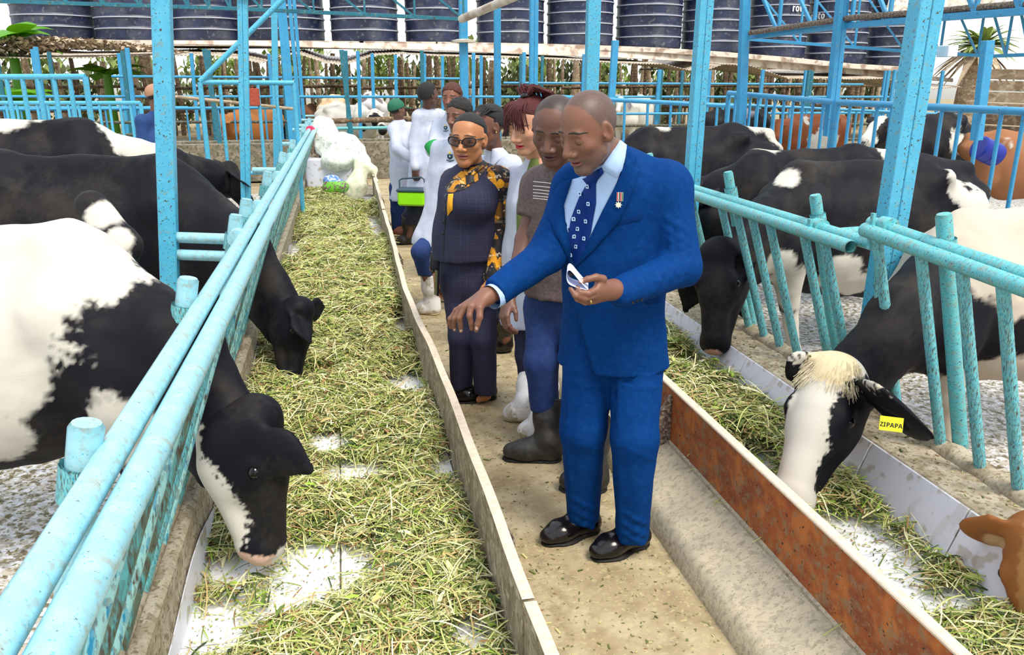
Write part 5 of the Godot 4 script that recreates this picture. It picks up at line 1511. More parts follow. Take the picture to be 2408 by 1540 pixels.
	cow("black cow with pale speckled rump, farthest in row behind suited man", "", {
		w = Vector3(2.9845, 1.3532, -7.9), f = Vector3(-0.99, 0, 0.05), p = Vector3(2.431, 0.8491, -7.9), m = Vector3(2.3298, 0.2723, -7.8), face = Vector3(-0.6, 0.2, 0.7), s = 1.05,
		ears = [Vector3(2.4277, 0.7614, -7.6), Vector3(2.3889, 0.7291, -8.2)], cell = 0.026, base = BLACK, eyes = false,
		pat = [[Vector3(4.4239, 1.2383, -8), 0.24, WHITE], [Vector3(4.0868, 1.2767, -8), 0.13, WHITE], [Vector3(3.6615, 1.3077, -7.7), 0.06, WHITE], [Vector3(3.1143, 1.4173, -7.9), 0.12, WHITE]]})
	cow("tan cow lowering its head into trough, ear over white panel", "", {
		w = Vector3(2.9921, 0.3718, -2.4593), f = Vector3(-0.9, 0, 0.3), p = Vector3(2.0889, 0.424, -1.9266), m = Vector3(2.0416, -0.0014, -1.7831), face = Vector3(-0.75, 0.35, 0.45), s = 0.8,
		ears = [Vector3(1.9905, 0.4875, -1.7424), Vector3(2.006, 0.3587, -2.0656)], earn = [Vector3(-0.4, 0, 0.8), Vector3(-0.1, -0.4, 0.9)], cell = 0.018, hcell = 0.0075, earw = [1.3, 1.7], base = Color(0.33, 0.13, 0.04),
		pat = [[Vector3(2.0608, 0.3322, -2.0342), 0.045, Color(0.55, 0.36, 0.2)]],
		hpat = [[Vector3(0, 0.2, 0.03), Vector3(0.05, 0.3, 0.08), Color(0.42, 0.22, 0.08)], [Vector3(0.0, 0.5, 0), Vector3(0.1, 0.08, 0.12), Color(0.05, 0.03, 0.03)]]})
	# pens behind
	cow("red brown and white cow standing beyond the railed fence", "", {
		w = Vector3(8.2157, 1.181, -14.1602), f = Vector3(-0.9, 0, 0.25), p = Vector3(7.637, 1.0765, -13.7664), m = Vector3(7.4814, 0.7947, -13.5936), face = Vector3(-0.7, 0.4, 0.4), s = 1.0,
		ears = [Vector3(7.6445, 1.0136, -13.5609), Vector3(7.6316, 1.0892, -13.9714)], cell = 0.03, base = BROWN, eyes = false,
		pat = [[Vector3(8.4019, 1.1368, -13.9188), 0.2, WHITE], [Vector3(8.976, 0.8742, -13.8036), 0.22, WHITE], [Vector3(9.1135, 1.17, -13.878), 0.12, TAN], [Vector3(8.7017, 0.6088, -13.8586), 0.4, WHITE]]})
	var kc := cow("black cow with white face stripe and yellow tag beyond the railed fence", "", {
		w = Vector3(7.0822, 1.3687, -9.5939), f = Vector3(-0.85, 0, 0.35), p = Vector3(6.5234, 1.2984, -9.2981), m = Vector3(6.138, 1.089, -9.0695), face = Vector3(-0.6, 0.6, 0.4), s = 1.0,
		ears = [Vector3(6.5672, 1.1727, -9.0853), Vector3(6.5728, 1.3362, -9.5942)], cell = 0.028, base = BLACK, eyes = false,
		pat = [[Vector3(7.4377, 0.9825, -9.2166), 0.1, WHITE], [Vector3(7.9872, 1.0397, -9.4123), 0.28, WHITE], [Vector3(7.302, 1.1905, -9.2438), 0.08, WHITE]],
		hpat = [[Vector3(0, 0.25, 0.06), Vector3(0.07, 0.4, 0.1), WHITE], [Vector3(0, 0.4, -0.1), Vector3(0.2, 0.12, 0.2), WHITE]]})
	part("ear_tag", MB.new().box(Vector3(6.4815, 1.1888, -9.0005), Vector3(0.06, 0.07, 0.01)), tagm, kc)
	cow("tan cow with white rump showing behind blue plastic drum", "", {
		w = Vector3(8.7162, 1.1828, -8.654), f = Vector3(0.8, 0, 0.5), p = Vector3(8.7139, 1.096, -8.4505), m = Vector3(8.9542, 0.8965, -8.4023), face = Vector3(0.6, 0.5, 0.4), s = 0.95,
		ears = [Vector3(8.6144, 1.096, -8.4704), Vector3(8.8632, 1.096, -8.4205)], cell = 0.04, base = Color(0.3, 0.13, 0.06), eyes = false, pat = [[Vector3(7.8917, 1.2441, -8.6155), 0.3, WHITE]]})
	cow("dark cow lying half hidden behind the two rails past suited man", "", {
		w = Vector3(7.4107, 1.2286, -15.8516), f = Vector3(-0.9, 0, 0.2), p = Vector3(6.9181, 1.1128, -15.7465), m = Vector3(6.7332, 0.7955, -15.5796), face = Vector3(-0.6, 0.5, 0.4), s = 0.95,
		ears = [Vector3(6.9193, 1.0848, -15.4403), Vector3(6.9156, 1.1211, -15.951)], cell = 0.045, base = BLACK, eyes = false, pat = [[Vector3(7.9929, 1.2698, -15.7348), 0.25, Color(0.2, 0.2, 0.22)]]})
	cow("grey faced pale cow glimpsed between posts above the suited man", "", {
		w = Vector3(6.972, 1.3984, -20.0195), f = Vector3(-0.6, 0, 0.8), p = Vector3(6.5433, 1.3434, -19.3916), m = Vector3(6.3788, 1.0597, -19.1186), face = Vector3(-0.3, 0.5, 0.8), s = 0.95,
		ears = [Vector3(6.6628, 1.2677, -19.2656), Vector3(6.3645, 1.2872, -19.3254)], cell = 0.05, base = WHITE, eyes = false, pat = [[Vector3(6.9791, 1.2624, -19.4061), 0.3, Color(0.25, 0.25, 0.28)]]})
	cow("white cow with black face patches behind the concrete trough", "", {
		w = Vector3(0.3879, 1.2559, -18.8931), f = Vector3(0.7, 0, 0.7), p = Vector3(0.6686, 1.1162, -18.2248), m = Vector3(0.8363, 0.7523, -17.7831), face = Vector3(0.2, 0.5, 0.85), s = 1.0,
		ears = [Vector3(0.4944, 1.0069, -17.9538), Vector3(0.863, 1.0987, -18.1858)], cell = 0.03, base = WHITE, eyes = false, pat = [[Vector3(0.6713, 0.9676, -18.0202), 0.15, BLACK], [Vector3(0.8113, 0.7783, -17.7882), 0.14, BLACK], [Vector3(0.4182, 0.8062, -18.479), 0.1, BLACK]]})
	cow("cream and white cow seen from behind at the back shed", "", {
		w = Vector3(-0.107, 1.4198, -21.9502), f = Vector3(0.1, 0, -0.99), p = Vector3(-0.1205, 1.2613, -22.9729), m = Vector3(-0.2185, 0.9746, -23.4005), face = Vector3(0, 0.5, -0.85), s = 1.0,
		ears = [Vector3(-0.255, 1.2288, -22.9999), Vector3(0.0211, 1.2288, -22.9445)], cell = 0.045, base = Color(0.66, 0.47, 0.28), eyes = false, pat = [[Vector3(-0.0437, 1.0683, -20.7136), 0.3, WHITE]]})
	cow("pale grey cow with dark thighs seen from behind at back shed", "", {
		w = Vector3(0.6963, 1.4818, -21.789), f = Vector3(0.0, 0, -1), p = Vector3(0.7212, 1.3156, -22.804), m = Vector3(0.7202, 1.0302, -23.2121), face = Vector3(0, 0.5, -0.85), s = 1.0,
		ears = [Vector3(0.5981, 1.283, -22.8287), Vector3(0.852, 1.283, -22.7777)], cell = 0.045, base = Color(0.62, 0.6, 0.62), eyes = false, pat = [[Vector3(0.566, 1.265, -20.5912), 0.2, Color(0.16, 0.13, 0.13)], [Vector3(0.7853, 1.265, -20.5472), 0.2, Color(0.16, 0.13, 0.13)]]})
	cow("orange brown cow with its head low inside the far gate", "", {
		w = Vector3(-2.1638, 1.1904, -19.2012), f = Vector3(-0.6, 0, 0.8), p = Vector3(-2.4697, 1.0371, -18.6507), m = Vector3(-2.6312, 0.6719, -18.3771), face = Vector3(-0.3, 0.6, 0.7), s = 0.95,
		ears = [Vector3(-2.3034, 0.9131, -18.3113), Vector3(-2.6541, 1.0066, -18.7897)], cell = 0.035, base = Color(0.33, 0.13, 0.04), eyes = false})
	cow("black and white cow beside the orange brown one inside far gate", "", {
		w = Vector3(-1.5331, 1.1857, -21.7265), f = Vector3(-0.2, 0, 0.95), p = Vector3(-1.6048, 1.0486, -21.0269), m = Vector3(-1.6498, 0.7079, -20.73), face = Vector3(0.1, 0.6, 0.8), s = 0.95,
		ears = [Vector3(-1.7058, 0.9819, -20.7412), Vector3(-1.4593, 0.9819, -20.6917)], cell = 0.035, base = BLACK, eyes = false, pat = [[Vector3(-1.4872, 0.7712, -21.0033), 0.24, WHITE], [Vector3(-1.5877, 1.1044, -21.1255), 0.18, WHITE]]})
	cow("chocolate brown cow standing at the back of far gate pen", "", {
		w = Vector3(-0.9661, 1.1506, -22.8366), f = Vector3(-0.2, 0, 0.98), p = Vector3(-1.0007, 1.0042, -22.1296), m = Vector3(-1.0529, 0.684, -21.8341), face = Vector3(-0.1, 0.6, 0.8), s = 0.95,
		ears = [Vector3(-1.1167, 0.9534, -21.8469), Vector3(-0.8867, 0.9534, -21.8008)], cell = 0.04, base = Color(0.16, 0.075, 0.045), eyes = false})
func lettering(txt: String, parent: Node3D, x: Transform3D, hgt: float, mt: Material) -> MeshInstance3D:
	var tm := TextMesh.new()
	tm.text = txt
	var fnt := SystemFont.new()
	fnt.font_names = PackedStringArray(["Droid Sans"])
	fnt.font_weight = 700
	tm.font = fnt
	tm.font_size = 32
	tm.pixel_size = hgt / 24.0
	tm.depth = hgt * 0.06
	tm.material = mt
	var o := MeshInstance3D.new()
	o.name = "lettering"
	o.mesh = tm
	parent.add_child(o, true)
	o.transform = Transform3D(x.basis, x.origin - wpos(parent))
	return o

# ---------------------------------------------------------------- people
const VU := Vector3(0.98045, 0, 0.19678)
const VW := Vector3(-0.19678, 0, 0.98045)
var cloth: FastNoiseLite
func vw(a: float, b: float, c: float) -> Vector3:
	return VU * a + Vector3.UP * b + VW * c
func head_prims(c: Vector3, bs: Basis, h: float, nk: Vector3, g: Dictionary) -> Array:
	var at := func(x: float, y: float, z: float) -> Vector3: return c + bs * (Vector3(x, y, z) * h)
	var e := func(x: float, y: float, z: float, rx: float, ry: float, rz: float, k: float, op := 0) -> Prim: return ell(at.call(x, y, z), Vector3(rx, ry, rz) * h, bs, k * h, op)
	var w: float = g.get("wide", 1.0)
	var ps: Array = []
	ps.append(e.call(0, 0.13, -0.07, 0.305 * w, 0.36, 0.39, 0.05))
	ps.append(e.call(0, -0.12, 0.07, 0.255 * w, 0.33, 0.275, 0.12))
	ps.append(bone(at.call(-0.2 * w, -0.24, 0.0), 0.07 * h, at.call(-0.06, -0.42, 0.19), 0.06 * h, 0.1 * h))
	ps.append(bone(at.call(0.2 * w, -0.24, 0.0), 0.07 * h, at.call(0.06, -0.42, 0.19), 0.06 * h, 0.1 * h))
	ps.append(e.call(0, -0.41, 0.22, 0.1, 0.075, 0.09, 0.08))
	ps.append(bone(at.call(-0.15, 0.085, 0.275), 0.045 * h, at.call(0.15, 0.085, 0.275), 0.045 * h, 0.06 * h))
	for s in [-1.0, 1.0]:
		ps.append(e.call(0.16 * s * w, -0.08, 0.2, 0.095, 0.08, 0.09, 0.08))
		ps.append(e.call(0.135 * s, 0.03, 0.385, 0.075, 0.036, 0.07, 0.07, 1))
		ps.append(e.call(0.135 * s, 0.012, 0.235, 0.078, 0.06, 0.072, 0.035))
	ps.append(bone(at.call(0, 0.06, 0.3), 0.034 * h, at.call(0, -0.13, 0.405), 0.055 * h, 0.045 * h))
	for s in [-1.0, 1.0]:
		ps.append(e.call(0.068 * s, -0.15, 0.35, 0.05, 0.042, 0.058, 0.022))
		ps.append(e.call(0.04 * s, -0.185, 0.375, 0.018, 0.014, 0.022, 0.012, 1))
	ps.append(e.call(0, -0.245, 0.305, 0.105, 0.032, 0.055, 0.025))
	ps.append(e.call(0, -0.3, 0.3, 0.09, 0.036, 0.055, 0.02))
	ps.append(bone(at.call(-0.1, -0.274, 0.315), 0.01 * h, at.call(0.1, -0.274, 0.315), 0.01 * h, 0.012 * h, bs.z, 3.0, 1))
	for s in [-1.0, 1.0]:
		var eb := bs * Basis(Vector3.UP, -0.45 * s)
		ps.append(ell(at.call(0.315 * s * w, 0.0, -0.05), Vector3(0.034, 0.135, 0.085) * h, eb, 0.03 * h))
		ps.append(ell(at.call(0.352 * s * w, 0.02, -0.035), Vector3(0.032, 0.085, 0.042) * h, eb, 0.015 * h, 1))
		ps.append(ell(at.call(0.325 * s * w, -0.03, 0.01), Vector3(0.018, 0.03, 0.018) * h, eb, 0.015 * h))
	ps.append(bone(at.call(0, -0.22, -0.1), 0.205 * h, nk, g.get("nkr", 0.058), 0.08 * h))
	return ps
# wrist, direction to the knuckles, palm side, thumb side, curl of each finger 0..1
func hand_prims(wr: Vector3, dr: Vector3, palm: Vector3, thumb: Vector3, curl: Array, s := 1.0, thumb_in := 0.4) -> Array:
	dr = dr.normalized()
	palm = (palm - dr * palm.dot(dr)).normalized()
	var la := dr.cross(palm).normalized()
	if la.dot(thumb) < 0.0: la = -la
	var ps: Array = []
	ps.append(bone(wr - dr * 0.03 * s, 0.027 * s, wr + dr * 0.02 * s, 0.026 * s, 0.02, palm, 0.75))
	var lat := [0.031, 0.011, -0.009, -0.028]
	var len := [0.092, 0.097, 0.092, 0.082]
	var fl := [0.95, 1.05, 1.0, 0.8]
	for j in 4:
		var kn: Vector3 = wr + (dr * len[j] + la * lat[j]) * s
		ps.append(bone(wr + (dr * 0.02 + la * lat[j] * 0.6) * s, 0.016 * s, kn, 0.0115 * s, 0.016 * s))
		var ang := 0.0
		var p := kn
		var seg := [0.044, 0.027, 0.022]
		for q in 3:
			ang += float(curl[j]) * [1.2, 1.5, 0.9][q]
			var n2: Vector3 = p + (dr * cos(ang) + palm * sin(ang)) * seg[q] * fl[j] * s
			ps.append(bone(p, [0.0098, 0.0088, 0.008][q] * s, n2, [0.0088, 0.008, 0.0068][q] * s, 0.003 * s))
			p = n2
	var tb := wr + (dr * 0.03 + la * 0.026 + palm * 0.008) * s
	var td := (dr * 0.75 + la * (0.75 - thumb_in) + palm * thumb_in).normalized()
	ps.append(bone(wr + dr * 0.01 * s + la * 0.012 * s, 0.017 * s, tb + td * 0.02 * s, 0.0135 * s, 0.014 * s))
	var t1 := tb + td * 0.045 * s
	ps.append(bone(tb + td * 0.02 * s, 0.0125 * s, t1, 0.0105 * s, 0.006 * s))
	var td2 := (td + dr * 0.5 + palm * thumb_in * 0.5 - la * thumb_in).normalized()
	ps.append(bone(t1, 0.0105 * s, t1 + td2 * 0.03 * s, 0.008 * s, 0.003 * s))
	return ps
func chain(ps: Array, pts: Array, r0: float, r1: float, k := 0.004) -> void:
	for j in pts.size() - 1:
		ps.append(bone(pts[j], lerpf(r0, r1, float(j) / (pts.size() - 1)), pts[j + 1], lerpf(r0, r1, float(j + 1) / (pts.size() - 1)), k))
# J: joints; builds the continuous skin body, its head and its hands
func body(o: Node3D, J: Dictionary) -> Array:
	var sk: Color = J.skin
	var b := MB.new()
	var ps: Array = []
	var tf: Vector3 = J.tf.normalized()
	var hipc: Vector3 = (J.hip[0] + J.hip[1]) * 0.5
	var shc: Vector3 = (J.sh[0] + J.sh[1]) * 0.5
	ps.append(bone(J.neck, 0.055, shc, 0.06, 0.05))
	ps.append(bone(J.sh[0], 0.04, J.sh[1], 0.04, 0.04))
	ps.append(bone(shc - Vector3(0, 0.08, 0), 0.1, hipc, 0.1, 0.06, tf, 0.7))
	for j in 2:
		var ar: float = J.get("armr", 0.9)
		ps.append(bone(J.sh[j], 0.048 * ar, J.el[j], 0.04 * ar, 0.02))
		ps.append(bone(J.el[j], 0.042 * ar, J.wr[j], 0.027 * ar, 0.02))
		ps.append(bone(J.hip[j], 0.07, J.kn[j], 0.045, 0.03))
		ps.append(bone(J.kn[j], 0.045, J.an[j], 0.03, 0.02))
		ps.append(bone(J.an[j], 0.03, J.an[j].lerp(J.toe[j], J.get("instep", 0.2)) - Vector3(0, 0.015, 0), 0.018, 0.02))
	net(b, ps, J.get("cell", 0.016), func(_p): return sk)
	var c: Vector3 = J.head
	var bs := frame(J.hf, J.hu)
	var h: float = J.hh
	var hp := head_prims(c, bs, h, J.neck, J)
	var lip: Color = J.get("lip", sk.darkened(0.35))
	var brow: Color = J.get("brow", Color(0.012, 0.008, 0.007))
	var beard: float = J.get("beard", 0.0)
	var hc := func(p: Vector3) -> Color:
		var q: Vector3 = (bs.transposed() * (p - c)) / h
		var k := sk
		if q.z > 0.1:
			if absf(q.y + 0.274) < 0.042 - absf(q.x) * 0.22 and absf(q.x) < 0.105 and q.z > 0.26: k = lip
		if J.has("scalp"):
			var v := q.y - 2.5 * q.z + 0.03 + 0.05 * coat_b.get_noise_3dv(p * 1.5)
			var m := smoothstep(0.0, 0.12, v) * smoothstep(-0.3, -0.16, q.y + 0.3 * minf(0.0, q.z + 0.3)) * (1.0 if absf(q.x) < 0.31 else 0.0)
			k = k.lerp((J.scalp as Color) * (1.0 + 0.5 * coat_b.get_noise_3dv(p * 7.0)), clampf(m * 0.9, 0.0, 1.0))
		if beard > 0.0 and q.y < -0.15 and q.z > -0.12 and k != lip:
			var m := (1.0 - smoothstep(-0.34, -0.2, q.y - absf(q.x) * 0.35)) * (0.5 + 0.9 * coat_b.get_noise_3dv(p * 6.0))
			k = sk.lerp(J.get("beardc", Color(0.06, 0.05, 0.05)), clampf(m * beard, 0.0, 1.0))
		return k * (1.0 + 0.06 * coat_b.get_noise_3dv(p * 2.0))
	net(b, hp, J.get("hcell", 0.0045), hc)
	var nail := func(p: Vector3) -> Color:
		for n in J.get("nails", []):
			if p.distance_to(n[0]) < n[1]: return Color(0.62, 0.42, 0.36)
		return sk
	for hd in J.get("hands", []):
		net(b, hd, J.get("fcell", 0.0036), nail)
	part("body", b, M.skin, o)
	if J.get("brows", true):
		for s in [-1.0, 1.0]:
			var bp: Array = []
			var br: Array = []
			for k in 9:
				var u := k / 8.0
				var x := lerpf(0.05, 0.24, u)
				var y := 0.1 + 0.035 * sin(PI * (0.2 + 0.7 * u)) - 0.02 * u
				var st := c + bs * (Vector3(x * s, y, 0.6) * h)
				var run := 0.0
				for it in 30: run += field(hp, st - bs.z * run) * 0.8
				bp.append(st - bs.z * (run + 0.001))
				br.append((0.004 + 0.011 * sin(PI * (0.15 + 0.8 * u))) * h * J.get("browr", 1.0))
			var bm := MB.new().tube(bp, br, 6)
			bm.paint(brow)
			part("eyebrow", bm, M.skin, o)
	if J.get("eyes", true):
		for s in [-1.0, 1.0]:
			var ec := c + bs * (Vector3(0.135 * s, 0.006, 0.246) * h)
			var ev := part("eye", MB.new().ball(ec, Vector3.ONE * 0.068 * h, bs, 12), M.eyewhite, o)
			var gz: Vector3 = (bs.z + J.get("gaze", Vector3(0, -0.1, 0))).normalized()
			part("iris", MB.new().ball(ec + gz * 0.051 * h, Vector3.ONE * 0.026 * h, bs, 10), M.eye, ev)
			# upper lid
			var lid := MB.new()
			var cl: float = J.get("lid", 0.45)
			lid.sheet(func(u, v):
				var a: float = lerpf(-1.35, 1.35, u)
				var t: float = lerpf(1.25, 1.25 - 2.1 * cl, v)
				return ec + bs * (Vector3(sin(a) * cos(t), sin(t), cos(a) * cos(t)) * 0.0725 * h), 10, 5, 0.001)
			lid.paint(sk.darkened(0.06))
			part("eyelid", lid, M.skin, ev)
			var lash: Array = []
			for k in 9:
				var a := lerpf(-1.2, 1.2, k / 8.0)
				var t: float = 1.25 - 2.1 * cl
				lash.append(ec + bs * (Vector3(sin(a) * cos(t), sin(t), cos(a) * cos(t)) * 0.0742 * h))
			var lm := MB.new().tube(lash, 0.0055 * h, 5)
			lm.paint(Color(0.012, 0.008, 0.008))
			part("lashes", lm, M.skin, ev)
	return hp
func garment(o: Node3D, called: String, ps: Array, m: Material, cell := 0.009, amp := 0.004, ns := Vector3(1, 0.55, 1)) -> MeshInstance3D:
	return part(called, net(MB.new(), ps, cell, null, cloth, amp, ns), m, o)
func torso(J: Dictionary, rs: float, chest: Vector3, rc: float, waist: Vector3, rw: float, hem: Vector3, rh: float, flat := 0.66) -> Array:
	var tf: Vector3 = J.tf.normalized()
	var ps: Array = []
	ps.append(bone(J.sh[0], rs, J.sh[1], rs, 0.05))
	ps.append(bone(J.neck - Vector3(0, 0.02, 0), rs * 0.9, (J.sh[0] + J.sh[1]) * 0.5, rs, 0.06))
	ps.append(bone(chest, rc, waist, rw, 0.08, tf, flat))
	ps.append(bone(waist, rw, hem, rh, 0.06, tf, flat))
	return ps
func sleeve(ps: Array, J: Dictionary, j: int, r0: float, r1: float, r2: float, upto := 1.0) -> void:
	ps.append(bone(J.sh[j], r0, J.el[j], r1, 0.035))
	if upto > 0.0:
		ps.append(bone(J.el[j], r1, J.el[j].lerp(J.wr[j], upto), r2, 0.02))
# folds of cloth running round a limb, standing proud of it
func ridges(ps: Array, a: Vector3, b: Vector3, ra: float, rb: float, ts: Array, n1: Vector3, n2: Vector3, w := 0.008) -> void:
	for t in ts:
		var pts: Array = []
		for k in 5:
			var u := k / 4.0
			var tt := clampf(t + (u - 0.5) * 0.14, 0.0, 1.0)
			pts.append(a.lerp(b, tt) + n1.slerp(n2, u).normalized() * lerpf(ra, rb, tt) * 0.95)
		for k in 4:
			ps.append(bone(pts[k], w * sin(PI * (k + 0.3) / 4.6), pts[k + 1], w * sin(PI * (k + 1.3) / 4.6), 0.014))
func trouser_prims(J: Dictionary, rh: float, rk: float, ra: float, waist: Vector3, rw: float, upto := 1.0) -> Array:
	var ps: Array = []
	var tf: Vector3 = J.tf.normalized()
	ps.append(bone(waist, rw, (J.hip[0] + J.hip[1]) * 0.5, rw * 1.05, 0.05, tf, 0.7))
	for j in 2:
		ps.append(bone(J.hip[j], rh, J.kn[j], rk, 0.03))
		ps.append(bone(J.kn[j], rk, J.kn[j].lerp(J.an[j], upto), ra, 0.03))
	for j in 2:
		ps.append(cut(J.kn[j].lerp(J.an[j], upto), Vector3(0, -1, 0), 0.002))
	return ps
func shoe(o: Node3D, heel: Vector3, toe: Vector3, m: Material, msole: Material, w := 0.048, hgt := 0.06) -> void:
	var d := (toe - heel)
	d.y = 0
	var ln := d.length()
	d = d.normalized()
	var up := Vector3.UP
	var g := Vector3(heel.x, 0.0, heel.z)
	var ps: Array = []
	ps.append(bone(g + d * 0.04 + up * 0.05, w * 0.82, g + d * 0.1 + up * (hgt + 0.03), w * 0.8, 0.03))
	ps.append(bone(g + d * 0.05 + up * 0.045, w * 0.85, g + d * ln * 0.66 + up * 0.045, w, 0.04, up, 0.85))
	ps.append(bone(g + d * ln * 0.66 + up * 0.042, w, g + d * (ln - w * 0.75) + up * 0.035, w * 0.78, 0.03, up, 0.72))
	ps.append(cut(g + up * 0.012, -up, 0.002))
	ps.append(cut(g + up * (hgt + 0.05), up, 0.004))
	var sh := part("shoe", net(MB.new(), ps, 0.006), m, o)
	var sl: Array = []
	sl.append(bone(g + d * 0.045, w * 0.88, g + d * ln * 0.6, w, 0.02, up, 0.35))
	sl.append(bone(g + d * ln * 0.6, w, g + d * (ln - w * 0.76), w * 0.8, 0.02, up, 0.35))
	sl.append(bone(g + d * 0.04 + up * 0.008, w * 0.88, g + d * 0.07 + up * 0.008, w * 0.86, 0.004))
	sl.append(cut(g + up * 0.002, -up, 0.001))
	sl.append(cut(g + up * 0.02, up, 0.001))
	part("sole", net(MB.new(), sl, 0.006), msole, sh)
func boot(o: Node3D, heel: Vector3, toe: Vector3, top: Vector3, m: Material, msole: Material, w := 0.052, rt := 0.075) -> void:
	var d := toe - heel
	d.y = 0
	var ln := d.length()
	d = d.normalized()
	var up := Vector3.UP
	var g := Vector3(heel.x, 0.0, heel.z)
	var an := g + d * 0.06 + up * 0.11
	var ps: Array = []
	ps.append(bone(g + d * 0.05 + up * 0.05, w, g + d * ln * 0.65 + up * 0.045, w * 1.02, 0.03, up, 0.85))
	ps.append(bone(g + d * ln * 0.65 + up * 0.045, w * 1.02, g + d * (ln - w * 0.8) + up * 0.042, w * 0.85, 0.03, up, 0.85))
	ps.append(bone(an, w * 0.98, g + d * ln * 0.5 + up * 0.06, w * 0.8, 0.05))
	ps.append(bone(g + d * 0.05 + up * 0.05, w, an, w, 0.03))
	ps.append(bone(an, w, an.lerp(top, 0.5), rt * 0.9, 0.03))
	ps.append(bone(an.lerp(top, 0.5), rt * 0.9, top, rt, 0.03))
	ps.append(cut(top, (top - an), 0.003))
	ps.append(cut(g + up * 0.012, -up, 0.002))
	ps.append(bone(top + (top - an).normalized() * 0.03, rt * 0.8, top - (top - an).normalized() * 0.05, rt * 0.75, 0.01, Vector3.ZERO, 1.0, 1))
	var bt := part("boot", net(MB.new(), ps, 0.008, null, cloth, 0.0015), m, o)
	var sl: Array = []
	sl.append(bone(g + d * 0.05, w * 1.06, g + d * (ln - w * 0.8), w * 0.95, 0.02, up, 0.42))
	sl.append(cut(g + up * 0.002, -up, 0.001))
	part("sole", net(MB.new(), sl, 0.008), msole, bt)
func crown(J: Dictionary, grow: float, hair: Dictionary) -> Array:
	var bs := frame(J.hf, J.hu)
	var h: float = J.hh
	var w: float = J.get("wide", 1.0)
	var ps: Array = []
	var back: float = hair.get("back", 0.045)
	ps.append(ell(J.head + bs * (Vector3(0, 0.135, -0.07 - back) * h), Vector3(0.305 * w + grow, 0.36 + grow, 0.39 + grow) * h, bs, 0.02 * h))
	ps.append(ell(J.head + bs * (Vector3(0, -0.03, -0.22) * h), Vector3(0.25 * w + grow, 0.25, 0.2 + grow) * h, bs, 0.08 * h))
	# clear of the face: brow line, and the line in front of the ears
	var hl: float = hair.get("line", 0.3)
	ps.append(wedge([[J.head + bs * (Vector3(0, hl, 0.2) * h), bs * Vector3(0, 1, -0.45)], [J.head + bs * (Vector3(0, 0, hair.get("side", 0.0)) * h), bs * Vector3(0, hair.get("slope", -0.25), -1)]], 0.06 * h))
	ps.append(cut(J.head + bs * (Vector3(0, hair.get("low", -0.15), -0.2) * h), bs * Vector3(0, -1, 0.35), 0.01))
	return ps
func patch(o: Node3D, called: String, ps: Array, pts: Array, dirv: Vector3, m: Material, step := 0.012, lift := 0.004, edge := 0.004) -> MeshInstance3D:
	var z := dirv.normalized()
	var x := Vector3.UP.cross(z).normalized()
	var y := z.cross(x)
	var poly := PackedVector2Array()
	for p in pts: poly.append(Vector2((p - pts[0]).dot(x), (p - pts[0]).dot(y)))
	return part(called, drape(MB.new(), ps, pts[0], x, y, poly, step, lift, 0.28, edge), m, o)
# point of a shape met when sliding from p against dir, and the shape's outward direction there
func surf(ps: Array, p: Vector3, dirv: Vector3) -> Transform3D:
	var z := dirv.normalized()
	var w := p + z * 0.28
	var run := 0.0
	for it in 40:
		var q := w - z * run
		run += (field(ps, q) + drape_amp * cloth.get_noise_3dv(q * drape_ns)) * 0.8
	var q := w - z * run
	var e := 0.012
	var n := Vector3(field(ps, q + Vector3(e, 0, 0)) - field(ps, q - Vector3(e, 0, 0)), field(ps, q + Vector3(0, e, 0)) - field(ps, q - Vector3(0, e, 0)), field(ps, q + Vector3(0, 0, e)) - field(ps, q - Vector3(0, 0, e))).normalized()
	return Transform3D(frame(n, Vector3.UP), q)
func disc(c: Vector3, r: float, n := 12) -> Array:
	var a: Array = []
	for k in n: a.append(c + vw(cos(TAU * k / n) * r, sin(TAU * k / n) * r, 0))
	return a
func person_at(p: Vector3, label: String) -> Node3D:
	return thing("person", Vector3(p.x, 0, p.z), label, "person")
